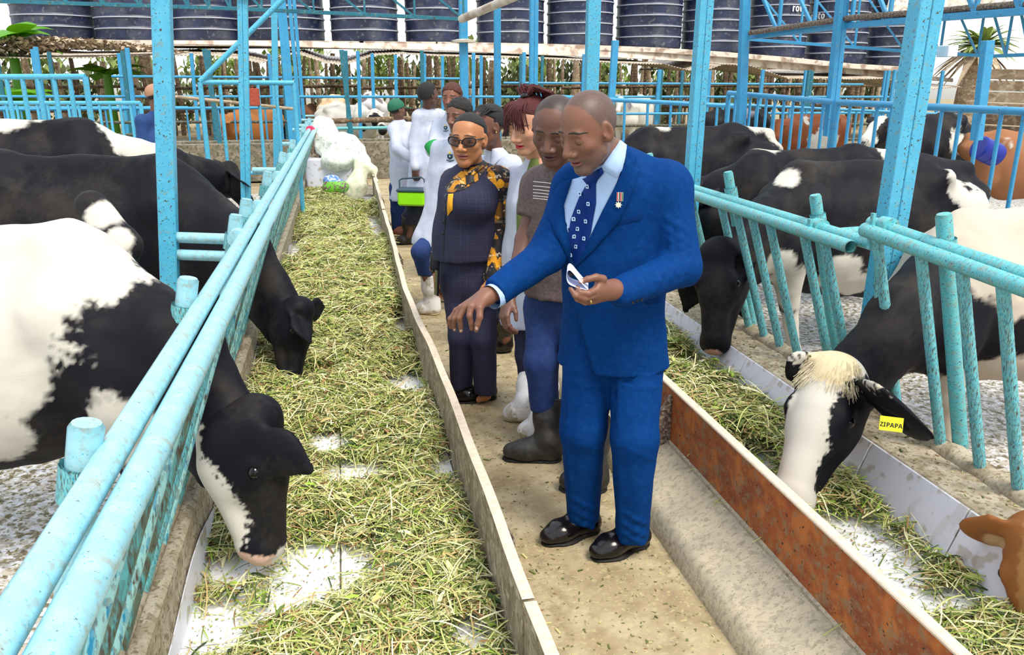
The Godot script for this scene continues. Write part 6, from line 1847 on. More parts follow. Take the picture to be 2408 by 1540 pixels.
func people_materials() -> void:
	cloth = nz(301, 9.0, 3)
	M.eyewhite = mat(Color(0.86, 0.82, 0.78), 0.25)
	var weave := bumps(nz(302, 0.22, 2), 256, 2.0)
	M.suit = bump(mat(Color.WHITE, 0.72, layered(256, Color(0.035, 0.23, 0.48), [[nz(303, 0.15, 2), 0.5, 0.3, Color(0.03, 0.185, 0.4)], [nz(304, 0.02, 3), 0.6, 0.2, Color(0.05, 0.26, 0.51, 0.5)]]), 6.0, false), bumps(nz(331, 0.006, 3), 512, 9.0), 0.4)
	M.suit.metallic_specular = 0.15
	M.suit_dark = mat(Color(0.03, 0.17, 0.38), 0.7)
	M.suit_dark.metallic_specular = 0.15
	M.shirt = mat(Color(0.66, 0.78, 0.95), 0.7)
	M.tie = mat(Color(0.015, 0.17, 0.46), 0.45)
	M.tie.metallic_specular = 0.3
	M.tie_mark = mat(Color(0.75, 0.86, 0.96), 0.5)
	M.shoe = mat(Color(0.06, 0.045, 0.05), 0.18)
	M.sole = mat(Color(0.05, 0.045, 0.045), 0.7)
	M.black_boot = mat(Color.WHITE, 0.5, layered(256, Color(0.13, 0.13, 0.14), [[nz(305, 0.02, 4), 0.6, 0.15, Color(0.24, 0.23, 0.21)]]), 2.0)
	M.white_boot = mat(Color.WHITE, 0.35, layered(256, Color(0.9, 0.9, 0.91), [[nz(306, 0.02, 4), 0.74, 0.08, Color(0.62, 0.57, 0.45)]]), 2.0)
	M.boot_sole = mat(Color(0.72, 0.66, 0.5), 0.8)
	M.white_cloth = bump(mat(Color.WHITE, 0.85, layered(256, Color(0.74, 0.765, 0.84), [[nz(307, 0.02, 3), 0.6, 0.2, Color(0.7, 0.725, 0.81)]]), 2.0), weave, 0.2)
	M.tee = bump(mat(Color.WHITE, 0.9, layered(256, Color(0.37, 0.315, 0.315), [[nz(308, 0.02, 4), 0.5, 0.2, Color(0.42, 0.36, 0.355)], [nz(309, 0.1, 2), 0.6, 0.2, Color(0.32, 0.27, 0.27)]]), 2.0), weave, 0.3)
	M.jeans = bump(mat(Color.WHITE, 0.85, layered(512, Color(0.06, 0.18, 0.4), [[nz(310, 0.012, 4), 0.55, 0.25, Color(0.085, 0.225, 0.46)], [nz(311, 0.05, 4), 0.62, 0.15, Color(0.05, 0.15, 0.34)]]), 3.0), weave, 0.5)
	M.green_cloth = mat(Color(0.36, 0.43, 0.2), 0.85)
	M.white_ink = mat(Color(0.9, 0.88, 0.88), 0.8)
	M.blue_cloth = mat(Color(0.1, 0.24, 0.45), 0.85)
	# checked navy wool: fine pale threads in a square grid
	var im := Image.create(256, 256, false, Image.FORMAT_RGB8)
	im.fill(Color(0.15, 0.155, 0.27))
	var rng := RandomNumberGenerator.new()
	rng.seed = 9
	for y in 256:
		for x in 256:
			var c := Color(0.135, 0.14, 0.25) if (x + y) % 3 else Color(0.17, 0.175, 0.295)
			if x % 64 == 10 or y % 64 == 20: c = Color(0.33, 0.34, 0.5)
			if x % 64 == 42 or y % 64 == 50: c = Color(0.26, 0.2, 0.27)
			if rng.randf() < 0.3: c = c.darkened(0.15)
			im.set_pixel(x, y, c)
	im.generate_mipmaps()
	M.check = mat(Color.WHITE, 0.85, ImageTexture.create_from_image(im), 7.0, false)
	M.check.uv1_triplanar_sharpness = 8.0
	M.floral = mat(Color.WHITE, 0.7, layered(512, Color(0.045, 0.045, 0.085), [
		[nz(313, 0.013, 2), 0.76, 0.02, Color(0.36, 0.2, 0.1)],
		[nz(312, 0.008, 2), 0.7, 0.015, Color(1.0, 0.68, 0.03)],
		[nz(314, 0.016, 3), 0.79, 0.02, Color(0.9, 0.82, 0.7)]]), 2.4, false)
	M.hair_black = bump(mat(Color(0.05, 0.042, 0.045), 0.6), bumps(nz(315, 0.12, 3), 256, 8.0), 1.0, 10.0)
	M.hair_red = bump(mat(Color(0.3, 0.07, 0.09), 0.65), bumps(nz(319, 0.1, 3), 256, 10.0), 1.0, 9.0)
	M.hair_brown = bump(mat(Color(0.3, 0.14, 0.08), 0.6), bumps(nz(316, 0.12, 3), 256, 8.0), 1.0, 10.0)
	M.hair_short = bump(mat(Color.WHITE, 0.8, layered(256, Color(0.36, 0.265, 0.23), [[nz(317, 0.2, 2), 0.55, 0.2, Color(0.44, 0.35, 0.315)]]), 7.0), bumps(nz(318, 0.2, 2), 256, 6.0), 0.8)
	M.glass_dark = mat(Color(0.16, 0.06, 0.08, 0.72), 0.05)
	M.glass_dark.transparency = BaseMaterial3D.TRANSPARENCY_ALPHA
	M.black = mat(Color(0.02, 0.02, 0.025), 0.25)
	M.gold = mat(Color(0.85, 0.7, 0.4), 0.25)
	M.gold.metallic = 0.9
	M.paper = mat(Color(0.86, 0.88, 0.98), 0.8)

func suited_man() -> void:
	var J := {tf = vw(-0.5, -0.02, 0.86), skin = L(122, 82, 65), hh = 0.262, head = Vector3(0.7911, 1.6318, -2.6767), hf = vw(-0.74, -0.36, 0.56), hu = vw(-0.22, 0.92, 0.2), neck = Vector3(0.898, 1.5344, -2.7368),
		sh = [Vector3(0.8094, 1.425, -2.877), Vector3(1.0949, 1.443, -2.6973)], el = [Vector3(0.6924, 1.1914, -2.8189), Vector3(1.1228, 1.1746, -2.6101)], wr = [Vector3(0.4609, 1.0897, -2.6817), Vector3(0.8366, 1.1462, -2.4635)],
		hip = [Vector3(0.8854, 0.8375, -2.8821), Vector3(1.0406, 0.8568, -2.7898)], kn = [Vector3(0.8488, 0.4956, -2.8181), Vector3(1.0055, 0.5099, -2.6744)], an = [Vector3(0.8763, 0.0587, -2.8737), Vector3(1.0277, 0.0723, -2.7006)], toe = [Vector3(0.7439, 0.0116, -2.8595), Vector3(0.8958, 0.0401, -2.6557)],
		beard = 1.0, beardc = Color(0.1, 0.085, 0.085), lip = L(130, 78, 70), scalp = L(84, 66, 60), browr = 1.0, cell = 0.012, hcell = 0.0038, lid = 0.8, gaze = Vector3(0, -0.5, 0), nkr = 0.07, armr = 0.8}
	var rh: Array = []
	var wr: Vector3 = J.wr[0]
	rh.append(bone(Vector3(0.4932, 1.0996, -2.6957), 0.03, wr, 0.03, 0.02))
	for kk in [Vector3(0.3872, 1.0669, -2.6353), Vector3(0.3731, 1.0556, -2.6688), Vector3(0.3628, 1.0443, -2.7014), Vector3(0.3507, 1.0252, -2.7345)]:
		rh.append(bone(wr.lerp(kk, 0.2), 0.022, kk, 0.0125, 0.02))
	chain(rh, [Vector3(0.3872, 1.0669, -2.6353), Vector3(0.3804, 1.0384, -2.6214), Vector3(0.3864, 1.0116, -2.6253), Vector3(0.3882, 0.9891, -2.63)], 0.0118, 0.0078)
	chain(rh, [Vector3(0.3731, 1.0556, -2.6688), Vector3(0.3512, 1.0208, -2.663), Vector3(0.3563, 0.9906, -2.6721), Vector3(0.3587, 0.9676, -2.6818)], 0.0118, 0.0075)
	chain(rh, [Vector3(0.3628, 1.0443, -2.7014), Vector3(0.3393, 1.009, -2.6959), Vector3(0.3372, 0.9831, -2.7066), Vector3(0.341, 0.963, -2.716)], 0.0112, 0.0072)
	chain(rh, [Vector3(0.3507, 1.0252, -2.7345), Vector3(0.3276, 0.9973, -2.734), Vector3(0.3264, 0.9787, -2.7393), Vector3(0.3311, 0.9632, -2.7435)], 0.0098, 0.0066)
	rh.append(bone(Vector3(0.4404, 1.0829, -2.6655), 0.02, Vector3(0.4143, 1.0651, -2.6146), 0.0135, 0.02))
	chain(rh, [Vector3(0.4143, 1.0651, -2.6146), Vector3(0.4116, 1.0383, -2.5998), Vector3(0.4043, 1.0131, -2.6013), Vector3(0.4007, 0.9907, -2.6071)], 0.013, 0.0085)
	var lh: Array = []
	var wl: Vector3 = J.wr[1]
	lh.append(bone(Vector3(0.8584, 1.1325, -2.4796), 0.03, wl, 0.03, 0.02))
	for kk in [Vector3(0.7614, 1.1885, -2.397), Vector3(0.7497, 1.1703, -2.3841), Vector3(0.7438, 1.151, -2.3853), Vector3(0.7448, 1.1305, -2.4004)]:
		lh.append(bone(wl.lerp(kk, 0.15), 0.024, kk, 0.0135, 0.02))
	chain(lh, [Vector3(0.7716, 1.1994, -2.395), Vector3(0.746, 1.2085, -2.3848), Vector3(0.7186, 1.2054, -2.3801), Vector3(0.6954, 1.1985, -2.3797)], 0.0135, 0.0085)
	chain(lh, [Vector3(0.7497, 1.1703, -2.3841), Vector3(0.7154, 1.163, -2.3655), Vector3(0.6894, 1.167, -2.3656), Vector3(0.6828, 1.1808, -2.3771)], 0.0125, 0.0078)
	chain(lh, [Vector3(0.7438, 1.151, -2.3853), Vector3(0.7068, 1.1467, -2.3672), Vector3(0.6741, 1.1588, -2.3636), Vector3(0.6621, 1.178, -2.3762)], 0.012, 0.0075)
	chain(lh, [Vector3(0.7448, 1.1305, -2.4004), Vector3(0.7129, 1.1289, -2.3864), Vector3(0.6863, 1.1413, -2.3815), Vector3(0.6743, 1.1591, -2.389)], 0.011, 0.007)
	J.hands = [rh, lh]
	J.nails = [[Vector3(0.3984, 0.9997, -2.5923), 0.0075], [Vector3(0.6931, 1.2032, -2.372), 0.008], [Vector3(0.3574, 0.9707, -2.6719), 0.005], [Vector3(0.3397, 0.9646, -2.7061), 0.005]]
	var o := person_at(Vector3(0.9558, 0.0142, -2.7864), "man in bright blue suit and tie pointing down at the hay with folded paper")
	var hp := body(o, J)
	# jacket
	var jp := torso(J, 0.074, Vector3(0.9513, 1.3556, -2.7975), 0.2, Vector3(0.9401, 1.1217, -2.7997), 0.178, Vector3(0.9618, 0.7701, -2.8362), 0.222, 0.68)
	sleeve(jp, J, 0, 0.074, 0.066, 0.05, 0.0)
	jp.append(bone(J.el[0], 0.066, Vector3(0.4822, 1.0948, -2.6928), 0.052, 0.025))
	sleeve(jp, J, 1, 0.078, 0.068, 0.05, 0.0)
	jp.append(bone(J.el[1], 0.068, Vector3(0.8639, 1.1325, -2.4785), 0.053, 0.025))
	var na := vw(-0.8, 0.35, 0.5).normalized()
	var nb := vw(0.75, -0.35, 0.6).normalized()
	ridges(jp, J.sh[1], J.el[1], 0.078, 0.068, [0.45, 0.6, 0.72, 0.82, 0.93], na, nb)
	ridges(jp, J.el[1], Vector3(0.8639, 1.1325, -2.4785), 0.068, 0.053, [0.08, 0.2, 0.34, 0.5], vw(0.3, 0.8, 0.5).normalized(), vw(-0.1, -0.7, 0.7).normalized())
	ridges(jp, J.sh[0], J.el[0], 0.074, 0.066, [0.5, 0.63, 0.75, 0.86, 0.96], vw(-0.75, 0.3, 0.6).normalized(), vw(0.8, -0.3, 0.5).normalized())
	ridges(jp, J.el[0], Vector3(0.4822, 1.0948, -2.6928), 0.066, 0.052, [0.06, 0.18, 0.34], vw(-0.2, 0.9, 0.4).normalized(), vw(0.3, -0.7, 0.6).normalized())
	jp.append(cut(Vector3(0.9561, 0.7547, -2.8169), vw(0.06, -1, 0), 0.004))
	var bt := Vector3(0.7619, 1.1867, -2.6009)
	jp.append(wedge([[Vector3(0.7667, 0.9876, -2.6), vw(-0.97, 0.24, 0)], [Vector3(0.7671, 0.9722, -2.5999), vw(0.96, 0.28, 0)], [Vector3(0.8233, 0.9356, -2.7926), vw(0, 0, -1)]], 0.01))
	var c0 := Vector3(0.4793, 1.0933, -2.6933)
	jp.append(cut(c0, (c0 - J.el[0]), 0.003))
	var vd := vw(0.12, 0.3, 0.95)
	var core := torso(J, 0.074, Vector3(0.9513, 1.3556, -2.7975), 0.2, Vector3(0.9401, 1.1217, -2.7997), 0.178, Vector3(0.9618, 0.7701, -2.8362), 0.222, 0.68)
	sleeve(core, J, 0, 0.074, 0.066, 0.05, 0.0)
	sleeve(core, J, 1, 0.078, 0.068, 0.05, 0.0)
	core.append(bone(J.neck, 0.075, (J.sh[0] + J.sh[1]) * 0.5, 0.09, 0.05))
	drape_amp = 0.0045
	drape_ns = Vector3(1, 0.55, 1)
	jp.append(bone(Vector3(0.7653, 1.1579, -2.6104), 0.004, Vector3(0.7681, 0.9845, -2.6099), 0.004, 0.006, Vector3.ZERO, 1.0, 1))
	garment(o, "jacket", jp, M.suit, 0.0065, 0.0045)
	patch(o, "shirt_front", core, [Vector3(0.7596, 1.5072, -2.6524), Vector3(0.8009, 1.5155, -2.6441), Vector3(0.8458, 1.5377, -2.6351), Vector3(0.9053, 1.5996, -2.6231), Vector3(0.9251, 1.5859, -2.6192), Vector3(0.8908, 1.475, -2.626), Vector3(0.855, 1.3829, -2.6332), Vector3(0.8133, 1.273, -2.6416), Vector3(0.7771, 1.1903, -2.6489), Vector3(0.7564, 1.2817, -2.653), Vector3(0.7336, 1.3614, -2.6576), Vector3(0.7311, 1.4115, -2.6581)], vd, M.shirt, 0.014, 0.004)
	var tie := patch(o, "tie", core, [Vector3(0.7929, 1.503, -2.6457), Vector3(0.8396, 1.5155, -2.6363), Vector3(0.8298, 1.475, -2.6383), Vector3(0.8331, 1.4115, -2.6376), Vector3(0.8221, 1.3109, -2.6398), Vector3(0.7991, 1.2229, -2.6445), Vector3(0.7771, 1.1903, -2.6489), Vector3(0.7596, 1.2671, -2.6524), Vector3(0.7501, 1.3109, -2.6543), Vector3(0.7601, 1.3686, -2.6523), Vector3(0.7835, 1.4398, -2.6476), Vector3(0.8046, 1.482, -2.6434)], vd, M.tie, 0.01, 0.012, 0.008)
	patch(o, "tie_knot", core, [Vector3(0.796, 1.4932, -2.6451), Vector3(0.8038, 1.5099, -2.6435), Vector3(0.8393, 1.5238, -2.6364), Vector3(0.8454, 1.5058, -2.6352), Vector3(0.8268, 1.4806, -2.6389), Vector3(0.8102, 1.4792, -2.6422)], vd, M.tie, 0.008, 0.022, 0.01)
	for q in [Vector3(0.8145, 1.475, -2.6414), Vector3(0.7929, 1.4525, -2.6457), Vector3(0.8176, 1.4157, -2.6407), Vector3(0.7917, 1.3944, -2.646), Vector3(0.7685, 1.3686, -2.6506), Vector3(0.8137, 1.3571, -2.6415), Vector3(0.789, 1.334, -2.6465), Vector3(0.7685, 1.308, -2.6506), Vector3(0.8099, 1.2949, -2.6423), Vector3(0.7879, 1.2686, -2.6467), Vector3(0.7686, 1.2436, -2.6506)]:
		var t := surf(core, q, vd)
		var em := part("tie_emblem", MB.new().prism(PackedVector2Array([Vector2(-0.0065, -0.007), Vector2(0.0065, -0.007), Vector2(0.0065, 0.003), Vector2(0.0035, 0.007), Vector2(-0.0065, 0.0055)]), 0.0012, Transform3D(t.basis, t.origin + t.basis.z * 0.0125)), M.tie_mark, o)
		part("emblem_centre", MB.new().lathe([Vector2(0, 0.001), Vector2(0.0032, 0.001), Vector2(0.0034, 0)], 10, Transform3D(t.basis * Basis(Vector3.RIGHT, PI / 2), t.origin + t.basis.z * 0.0134)), M.tie, em)
	patch(o, "lapel", core, [Vector3(0.9229, 1.6064, -2.6196), Vector3(0.9628, 1.5708, -2.6116), Vector3(0.9482, 1.528, -2.6145), Vector3(0.9664, 1.5211, -2.6109), Vector3(0.9496, 1.4624, -2.6142), Vector3(0.9001, 1.3384, -2.6242), Vector3(0.8255, 1.2436, -2.6392), Vector3(0.7756, 1.1903, -2.6492), Vector3(0.8104, 1.2744, -2.6422), Vector3(0.8534, 1.3886, -2.6336), Vector3(0.8934, 1.4806, -2.6255), Vector3(0.918, 1.5584, -2.6206)], vd, M.suit, 0.012, 0.02, 0.006)
	patch(o, "lapel", core, [Vector3(0.7651, 1.5099, -2.6513), Vector3(0.7353, 1.4143, -2.6573), Vector3(0.7395, 1.347, -2.6564), Vector3(0.7578, 1.2817, -2.6527), Vector3(0.7742, 1.1903, -2.6495), Vector3(0.7417, 1.2377, -2.656), Vector3(0.7021, 1.3109, -2.6639), Vector3(0.6784, 1.3858, -2.6687), Vector3(0.6997, 1.4539, -2.6644), Vector3(0.7266, 1.4988, -2.659)], vd, M.suit, 0.012, 0.02, 0.006)
	# shirt collar
	patch(o, "shirt_collar", core, [Vector3(0.8365, 1.5266, -2.637), Vector3(0.9044, 1.6227, -2.6233), Vector3(0.9243, 1.6037, -2.6193), Vector3(0.9032, 1.5127, -2.6236), Vector3(0.8875, 1.489, -2.6267), Vector3(0.8452, 1.5127, -2.6352)], vd, M.shirt, 0.01, 0.02, 0.006)
	part("collar_band", MB.new().tube([Vector3(0.8945, 1.5531, -2.7375), Vector3(0.8795, 1.5215, -2.7252)], [0.078, 0.082], 20, false), M.shirt, o)
	patch(o, "breast_pocket", core, [Vector3(0.8943, 1.3427, -2.6253), Vector3(0.9778, 1.3643, -2.6086), Vector3(0.9772, 1.347, -2.6087), Vector3(0.8935, 1.3283, -2.6255)], vd, M.suit_dark, 0.012, 0.004, 0.002)
	patch(o, "flap_pocket", core, [Vector3(0.9984, 1.0727, -2.6045), Vector3(1.0555, 1.0879, -2.593), Vector3(1.0602, 1.0544, -2.5921), Vector3(1.0083, 1.0482, -2.6025)], vd, M.suit_dark, 0.012, 0.004, 0.002)
	# medal
	var mt := surf(core, Vector3(0.9064, 1.4313, -2.6229), vd)
	var md := part("medal", MB.new().box(mt.origin + mt.basis.z * 0.021, Vector3(0.022, 0.03, 0.002), mt.basis, 0.0005), mat(Color(0.88, 0.86, 0.84), 0.6), o)
	for st in [[-0.0085, Color(0.72, 0.1, 0.1)], [-0.0015, Color(0.12, 0.1, 0.1)], [0.0035, Color(0.72, 0.1, 0.1)], [0.009, Color(0.05, 0.4, 0.2)]]:
		part("ribbon_stripe", MB.new().box(mt * Vector3(st[0], 0, 0.0225), Vector3(0.0032, 0.03, 0.001), mt.basis, 0.0002), mat(st[1], 0.6), md)
	var sp := PackedVector2Array()
	for k in 16: sp.append(Vector2(cos(TAU * k / 16), sin(TAU * k / 16)) * (0.0125 if k % 2 == 0 else 0.007))
	part("medal_star", MB.new().prism(sp, 0.002, Transform3D(mt.basis, mt * Vector3(-0.004, -0.027, 0.0205))), mat(Color(0.93, 0.91, 0.82), 0.25), md)
	patch(o, "button", jp, disc(Vector3(0.7676, 1.1792, -2.6202), 0.0105, 14), vd, mat(Color(0.02, 0.07, 0.18), 0.3), 0.006, 0.012, 0.004)
	for q in [Vector3(0.8927, 1.095, -2.4727), Vector3(0.9103, 1.1008, -2.4692), Vector3(0.9265, 1.1051, -2.4659)]: patch(o, "cuff_button", jp, disc(q, 0.005, 10), vd, M.black, 0.006, 0.006, 0.003)
	part("shirt_cuff", MB.new().tube([Vector3(0.4931, 1.0905, -2.6957), Vector3(0.4643, 1.0835, -2.676)], 0.044, 18, false), M.shirt, o)
	part("shirt_cuff", MB.new().tube([Vector3(0.8727, 1.13, -2.4869), Vector3(0.8468, 1.1394, -2.4717)], 0.043, 18, false), M.shirt, o)
	part("ring", MB.new().tube([Vector3(0.7252, 1.1336, -2.3819), Vector3(0.7205, 1.1324, -2.3797)], 0.0125, 14, false), M.gold, o)
	# trousers
	var tp := trouser_prims(J, 0.108, 0.087, 0.064, Vector3(0.9576, 0.9787, -2.8472), 0.165)
	for fold in [[Vector3(0.9223, 0.7404, -2.7115), Vector3(0.8648, 0.7999, -2.7435)], [Vector3(0.9402, 0.673, -2.7079), Vector3(0.9846, 0.7718, -2.6582)], [Vector3(0.7859, 0.2681, -2.7389), Vector3(0.8816, 0.2203, -2.7401)], [Vector3(0.8007, 0.2018, -2.7563), Vector3(0.8889, 0.1718, -2.759)], [Vector3(0.9278, 0.2205, -2.5676), Vector3(1.0195, 0.2471, -2.5492)]]:
		tp.append(bone(fold[0], 0.01, fold[1], 0.006, 0.018, Vector3.ZERO, 1.0, 1))
	for j in 2:
		ridges(tp, J.kn[j], J.an[j], 0.087, 0.064, [0.05, 0.72, 0.84, 0.94], vw(-0.85, 0.2, 0.5).normalized(), vw(0.85, -0.2, 0.5).normalized(), 0.009)
		ridges(tp, J.hip[j], J.kn[j], 0.108, 0.087, [0.25, 0.4, 0.9], vw(-0.85, -0.2, 0.5).normalized(), vw(0.85, 0.2, 0.5).normalized(), 0.008)
		var fc := vw(-0.75, 0, 0.65).normalized()
		tp.append(bone(J.hip[j] + fc * 0.094, 0.006, J.kn[j] + fc * 0.082, 0.006, 0.02))
		tp.append(bone(J.kn[j] + fc * 0.082, 0.006, J.an[j] + fc * 0.064, 0.006, 0.02))
	garment(o, "trousers", tp, M.suit, 0.008, 0.005, Vector3(1, 0.45, 1))
	for j in 2:
		shoe(o, [Vector3(0.9471, 0, -2.9027), Vector3(1.1107, 0, -2.7627)][j], [Vector3(0.6846, 0, -2.8192), Vector3(0.8496, 0, -2.6746)][j], M.shoe, M.sole, 0.052, 0.062)
	# folded paper held between thumb and fingers
	var pap := MB.new()
	var loop := [Vector3(0.7152, 1.1725, -2.3655), Vector3(0.6859, 1.2049, -2.3663), Vector3(0.6583, 1.2368, -2.3667), Vector3(0.6482, 1.2328, -2.3688), Vector3(0.6473, 1.2128, -2.3689), Vector3(0.654, 1.1967, -2.3676), Vector3(0.6735, 1.186, -2.3688), Vector3(0.7133, 1.1737, -2.3639)]
	pap.sheet(func(u, v):
		var t: float = u * (loop.size() - 1)
		var k := mini(int(t), loop.size() - 2)
		return (loop[k] as Vector3).cubic_interpolate(loop[k + 1], loop[maxi(k - 1, 0)], loop[mini(k + 2, loop.size() - 1)], t - k) + vw(0.006, 0.006, -0.068) * v, 40, 4, 0.0008)
	obj("folded_paper", pap, M.paper, Vector3(0.6821, 1.1994, -2.3619), "folded white note paper held in the suited man's hand", "paper")

func build_people() -> void:
	people_materials()
	suited_man()
	tee_man()
	glasses_woman()
	red_hair_woman()
	braids_woman()
	twists_woman()
	auburn_woman()
	tall_coat_man()
	cap_person()
	blue_man()
func tee_man() -> void:
	var J := {tf = vw(-0.35, 0, 0.93), skin = L(104, 70, 58), hh = 0.288, head = Vector3(0.8869, 1.5893, -3.4938), hf = vw(-0.33, -0.4, 0.85), hu = vw(-0.05, 0.9, 0.4), neck = Vector3(0.9576, 1.415, -3.6224), wide = 1.06,
		sh = [Vector3(0.8877, 1.3167, -3.7384), Vector3(1.1173, 1.3344, -3.5495)], el = [Vector3(0.8023, 1.0836, -3.6944), Vector3(1.1788, 1.0731, -3.5372)], wr = [Vector3(0.7028, 0.8426, -3.5511), Vector3(1.1394, 0.8611, -3.3921)],
		hip = [Vector3(0.9179, 0.731, -3.7323), Vector3(1.0449, 0.7421, -3.6661)], kn = [Vector3(0.873, 0.4922, -3.6394), Vector3(1.0359, 0.478, -3.4639)], an = [Vector3(0.9104, 0.0774, -3.6319), Vector3(1.0741, -0.0042, -3.4562)], toe = [Vector3(0.7694, 0.0078, -3.6602), Vector3(0.9711, -0.058, -3.4259)],
		lip = L(92, 58, 54), scalp = L(44, 35, 33), lid = 0.85, gaze = Vector3(0, -0.5, 0), nkr = 0.075, armr = 1.08, nails = []}
	J.hands = [hand_prims(J.wr[0], Vector3(0.6742, 0.7833, -3.5161) - J.wr[0], vw(0.8, 0, -0.5), vw(-0.3, 0, 1), [0.45, 0.5, 0.5, 0.55], 1.05)]
	var o := person_at(Vector3(0.9555, -0.0458, -3.6126), "man in brown striped t-shirt, jeans and black gumboots looking down")
	body(o, J)
	var ps := torso(J, 0.085, Vector3(0.9961, 1.2267, -3.6555), 0.2, Vector3(0.9906, 1.0068, -3.6566), 0.19, Vector3(0.9841, 0.8212, -3.6579), 0.195, 0.74)
	ps.append(bone(J.sh[0], 0.085, J.sh[0].lerp(J.el[0], 0.62), 0.075, 0.04))
	ps.append(bone(J.sh[1], 0.085, J.sh[1].lerp(J.el[1], 0.62), 0.075, 0.04))
	ps.append(cut(Vector3(0.9843, 0.8129, -3.6578), vw(0, -1, 0), 0.003))
	var e0: Vector3 = J.sh[0].lerp(J.el[0], 0.6)
	ps.append(wedge([[e0, J.sh[0] - J.el[0]], [e0, vw(1, -0.35, 0) * 1.0], [e0 + vw(0, -0.12, 0), vw(0, -1, 0)]], 0.003))
	for fold in [[Vector3(0.8108, 1.2009, -3.4887), Vector3(0.8741, 1.131, -3.4454)], [Vector3(0.8048, 1.1215, -3.5103), Vector3(0.8776, 1.0529, -3.4549)], [Vector3(0.8041, 0.9666, -3.5104), Vector3(0.8793, 0.937, -3.4545)], [Vector3(0.8102, 0.9075, -3.5092), Vector3(0.8988, 0.8782, -3.4506)]]:
		ps.append(bone(fold[0], 0.01, fold[1], 0.007, 0.02, Vector3.ZERO, 1.0, 1))
	garment(o, "t_shirt", ps, M.tee, 0.0095, 0.005)
	var core := torso(J, 0.085, Vector3(0.9961, 1.2267, -3.6555), 0.2, Vector3(0.9906, 1.0068, -3.6566), 0.19, Vector3(0.9841, 0.8212, -3.6579), 0.195, 0.74)
	core.append(bone(J.sh[0], 0.085, J.sh[0].lerp(J.el[0], 0.62), 0.075, 0.04))
	drape_amp = 0.005
	for s in [[Vector3(0.7882, 1.3911, -3.5136), Vector3(0.9011, 1.3654, -3.4909), Vector3(0.9649, 1.358, -3.4781)], [Vector3(0.7884, 1.3709, -3.5136), Vector3(0.9014, 1.3469, -3.4909), Vector3(0.9653, 1.3396, -3.4781)], [Vector3(0.7885, 1.3543, -3.5135), Vector3(0.9017, 1.3303, -3.4908), Vector3(0.9656, 1.3229, -3.478)], [Vector3(0.7886, 1.3396, -3.5135), Vector3(0.9019, 1.3155, -3.4908), Vector3(0.9659, 1.3081, -3.4779)], [Vector3(0.7887, 1.3248, -3.5135), Vector3(0.9021, 1.3025, -3.4907), Vector3(0.9662, 1.2951, -3.4779)], [Vector3(0.7887, 1.3136, -3.5135), Vector3(0.9023, 1.2914, -3.4907), Vector3(0.9664, 1.2839, -3.4778)]]:
		var t := vw(0, 0.0016, 0)
		patch(o, "print_stripe", core, [s[0] + t, s[1] + t, s[2] + t, s[2] - t, s[1] - t, s[0] - t], vw(-0.1, 0.25, 0.96), M.white_ink, 0.012, 0.003, 0.001)
	var tp := trouser_prims(J, 0.098, 0.078, 0.072, Vector3(0.9834, 0.816, -3.6784), 0.175, 0.6)
	for fold in [[Vector3(0.7816, 0.721, -3.5353), Vector3(0.8637, 0.6963, -3.4984)], [Vector3(0.7777, 0.645, -3.5157), Vector3(0.8737, 0.6656, -3.4964)], [Vector3(0.7839, 0.562, -3.5145), Vector3(0.8607, 0.5481, -3.4786)], [Vector3(0.7883, 0.478, -3.5136), Vector3(0.8709, 0.5105, -3.4766)]]:
		tp.append(bone(fold[0], 0.009, fold[1], 0.006, 0.018, Vector3.ZERO, 1.0, 1))
	garment(o, "jeans", tp, M.jeans, 0.0095, 0.006)
	boot(o, Vector3(0.9599, 0, -3.565), Vector3(0.6855, 0, -3.6297), Vector3(0.9125, 0.29, -3.6518), M.black_boot, M.sole, 0.056, 0.078)
	boot(o, Vector3(1.087, 0, -3.2264), Vector3(0.8787, 0, -3.2682), Vector3(1.093, 0.2522, -3.4524), M.black_boot, M.sole, 0.056, 0.078)
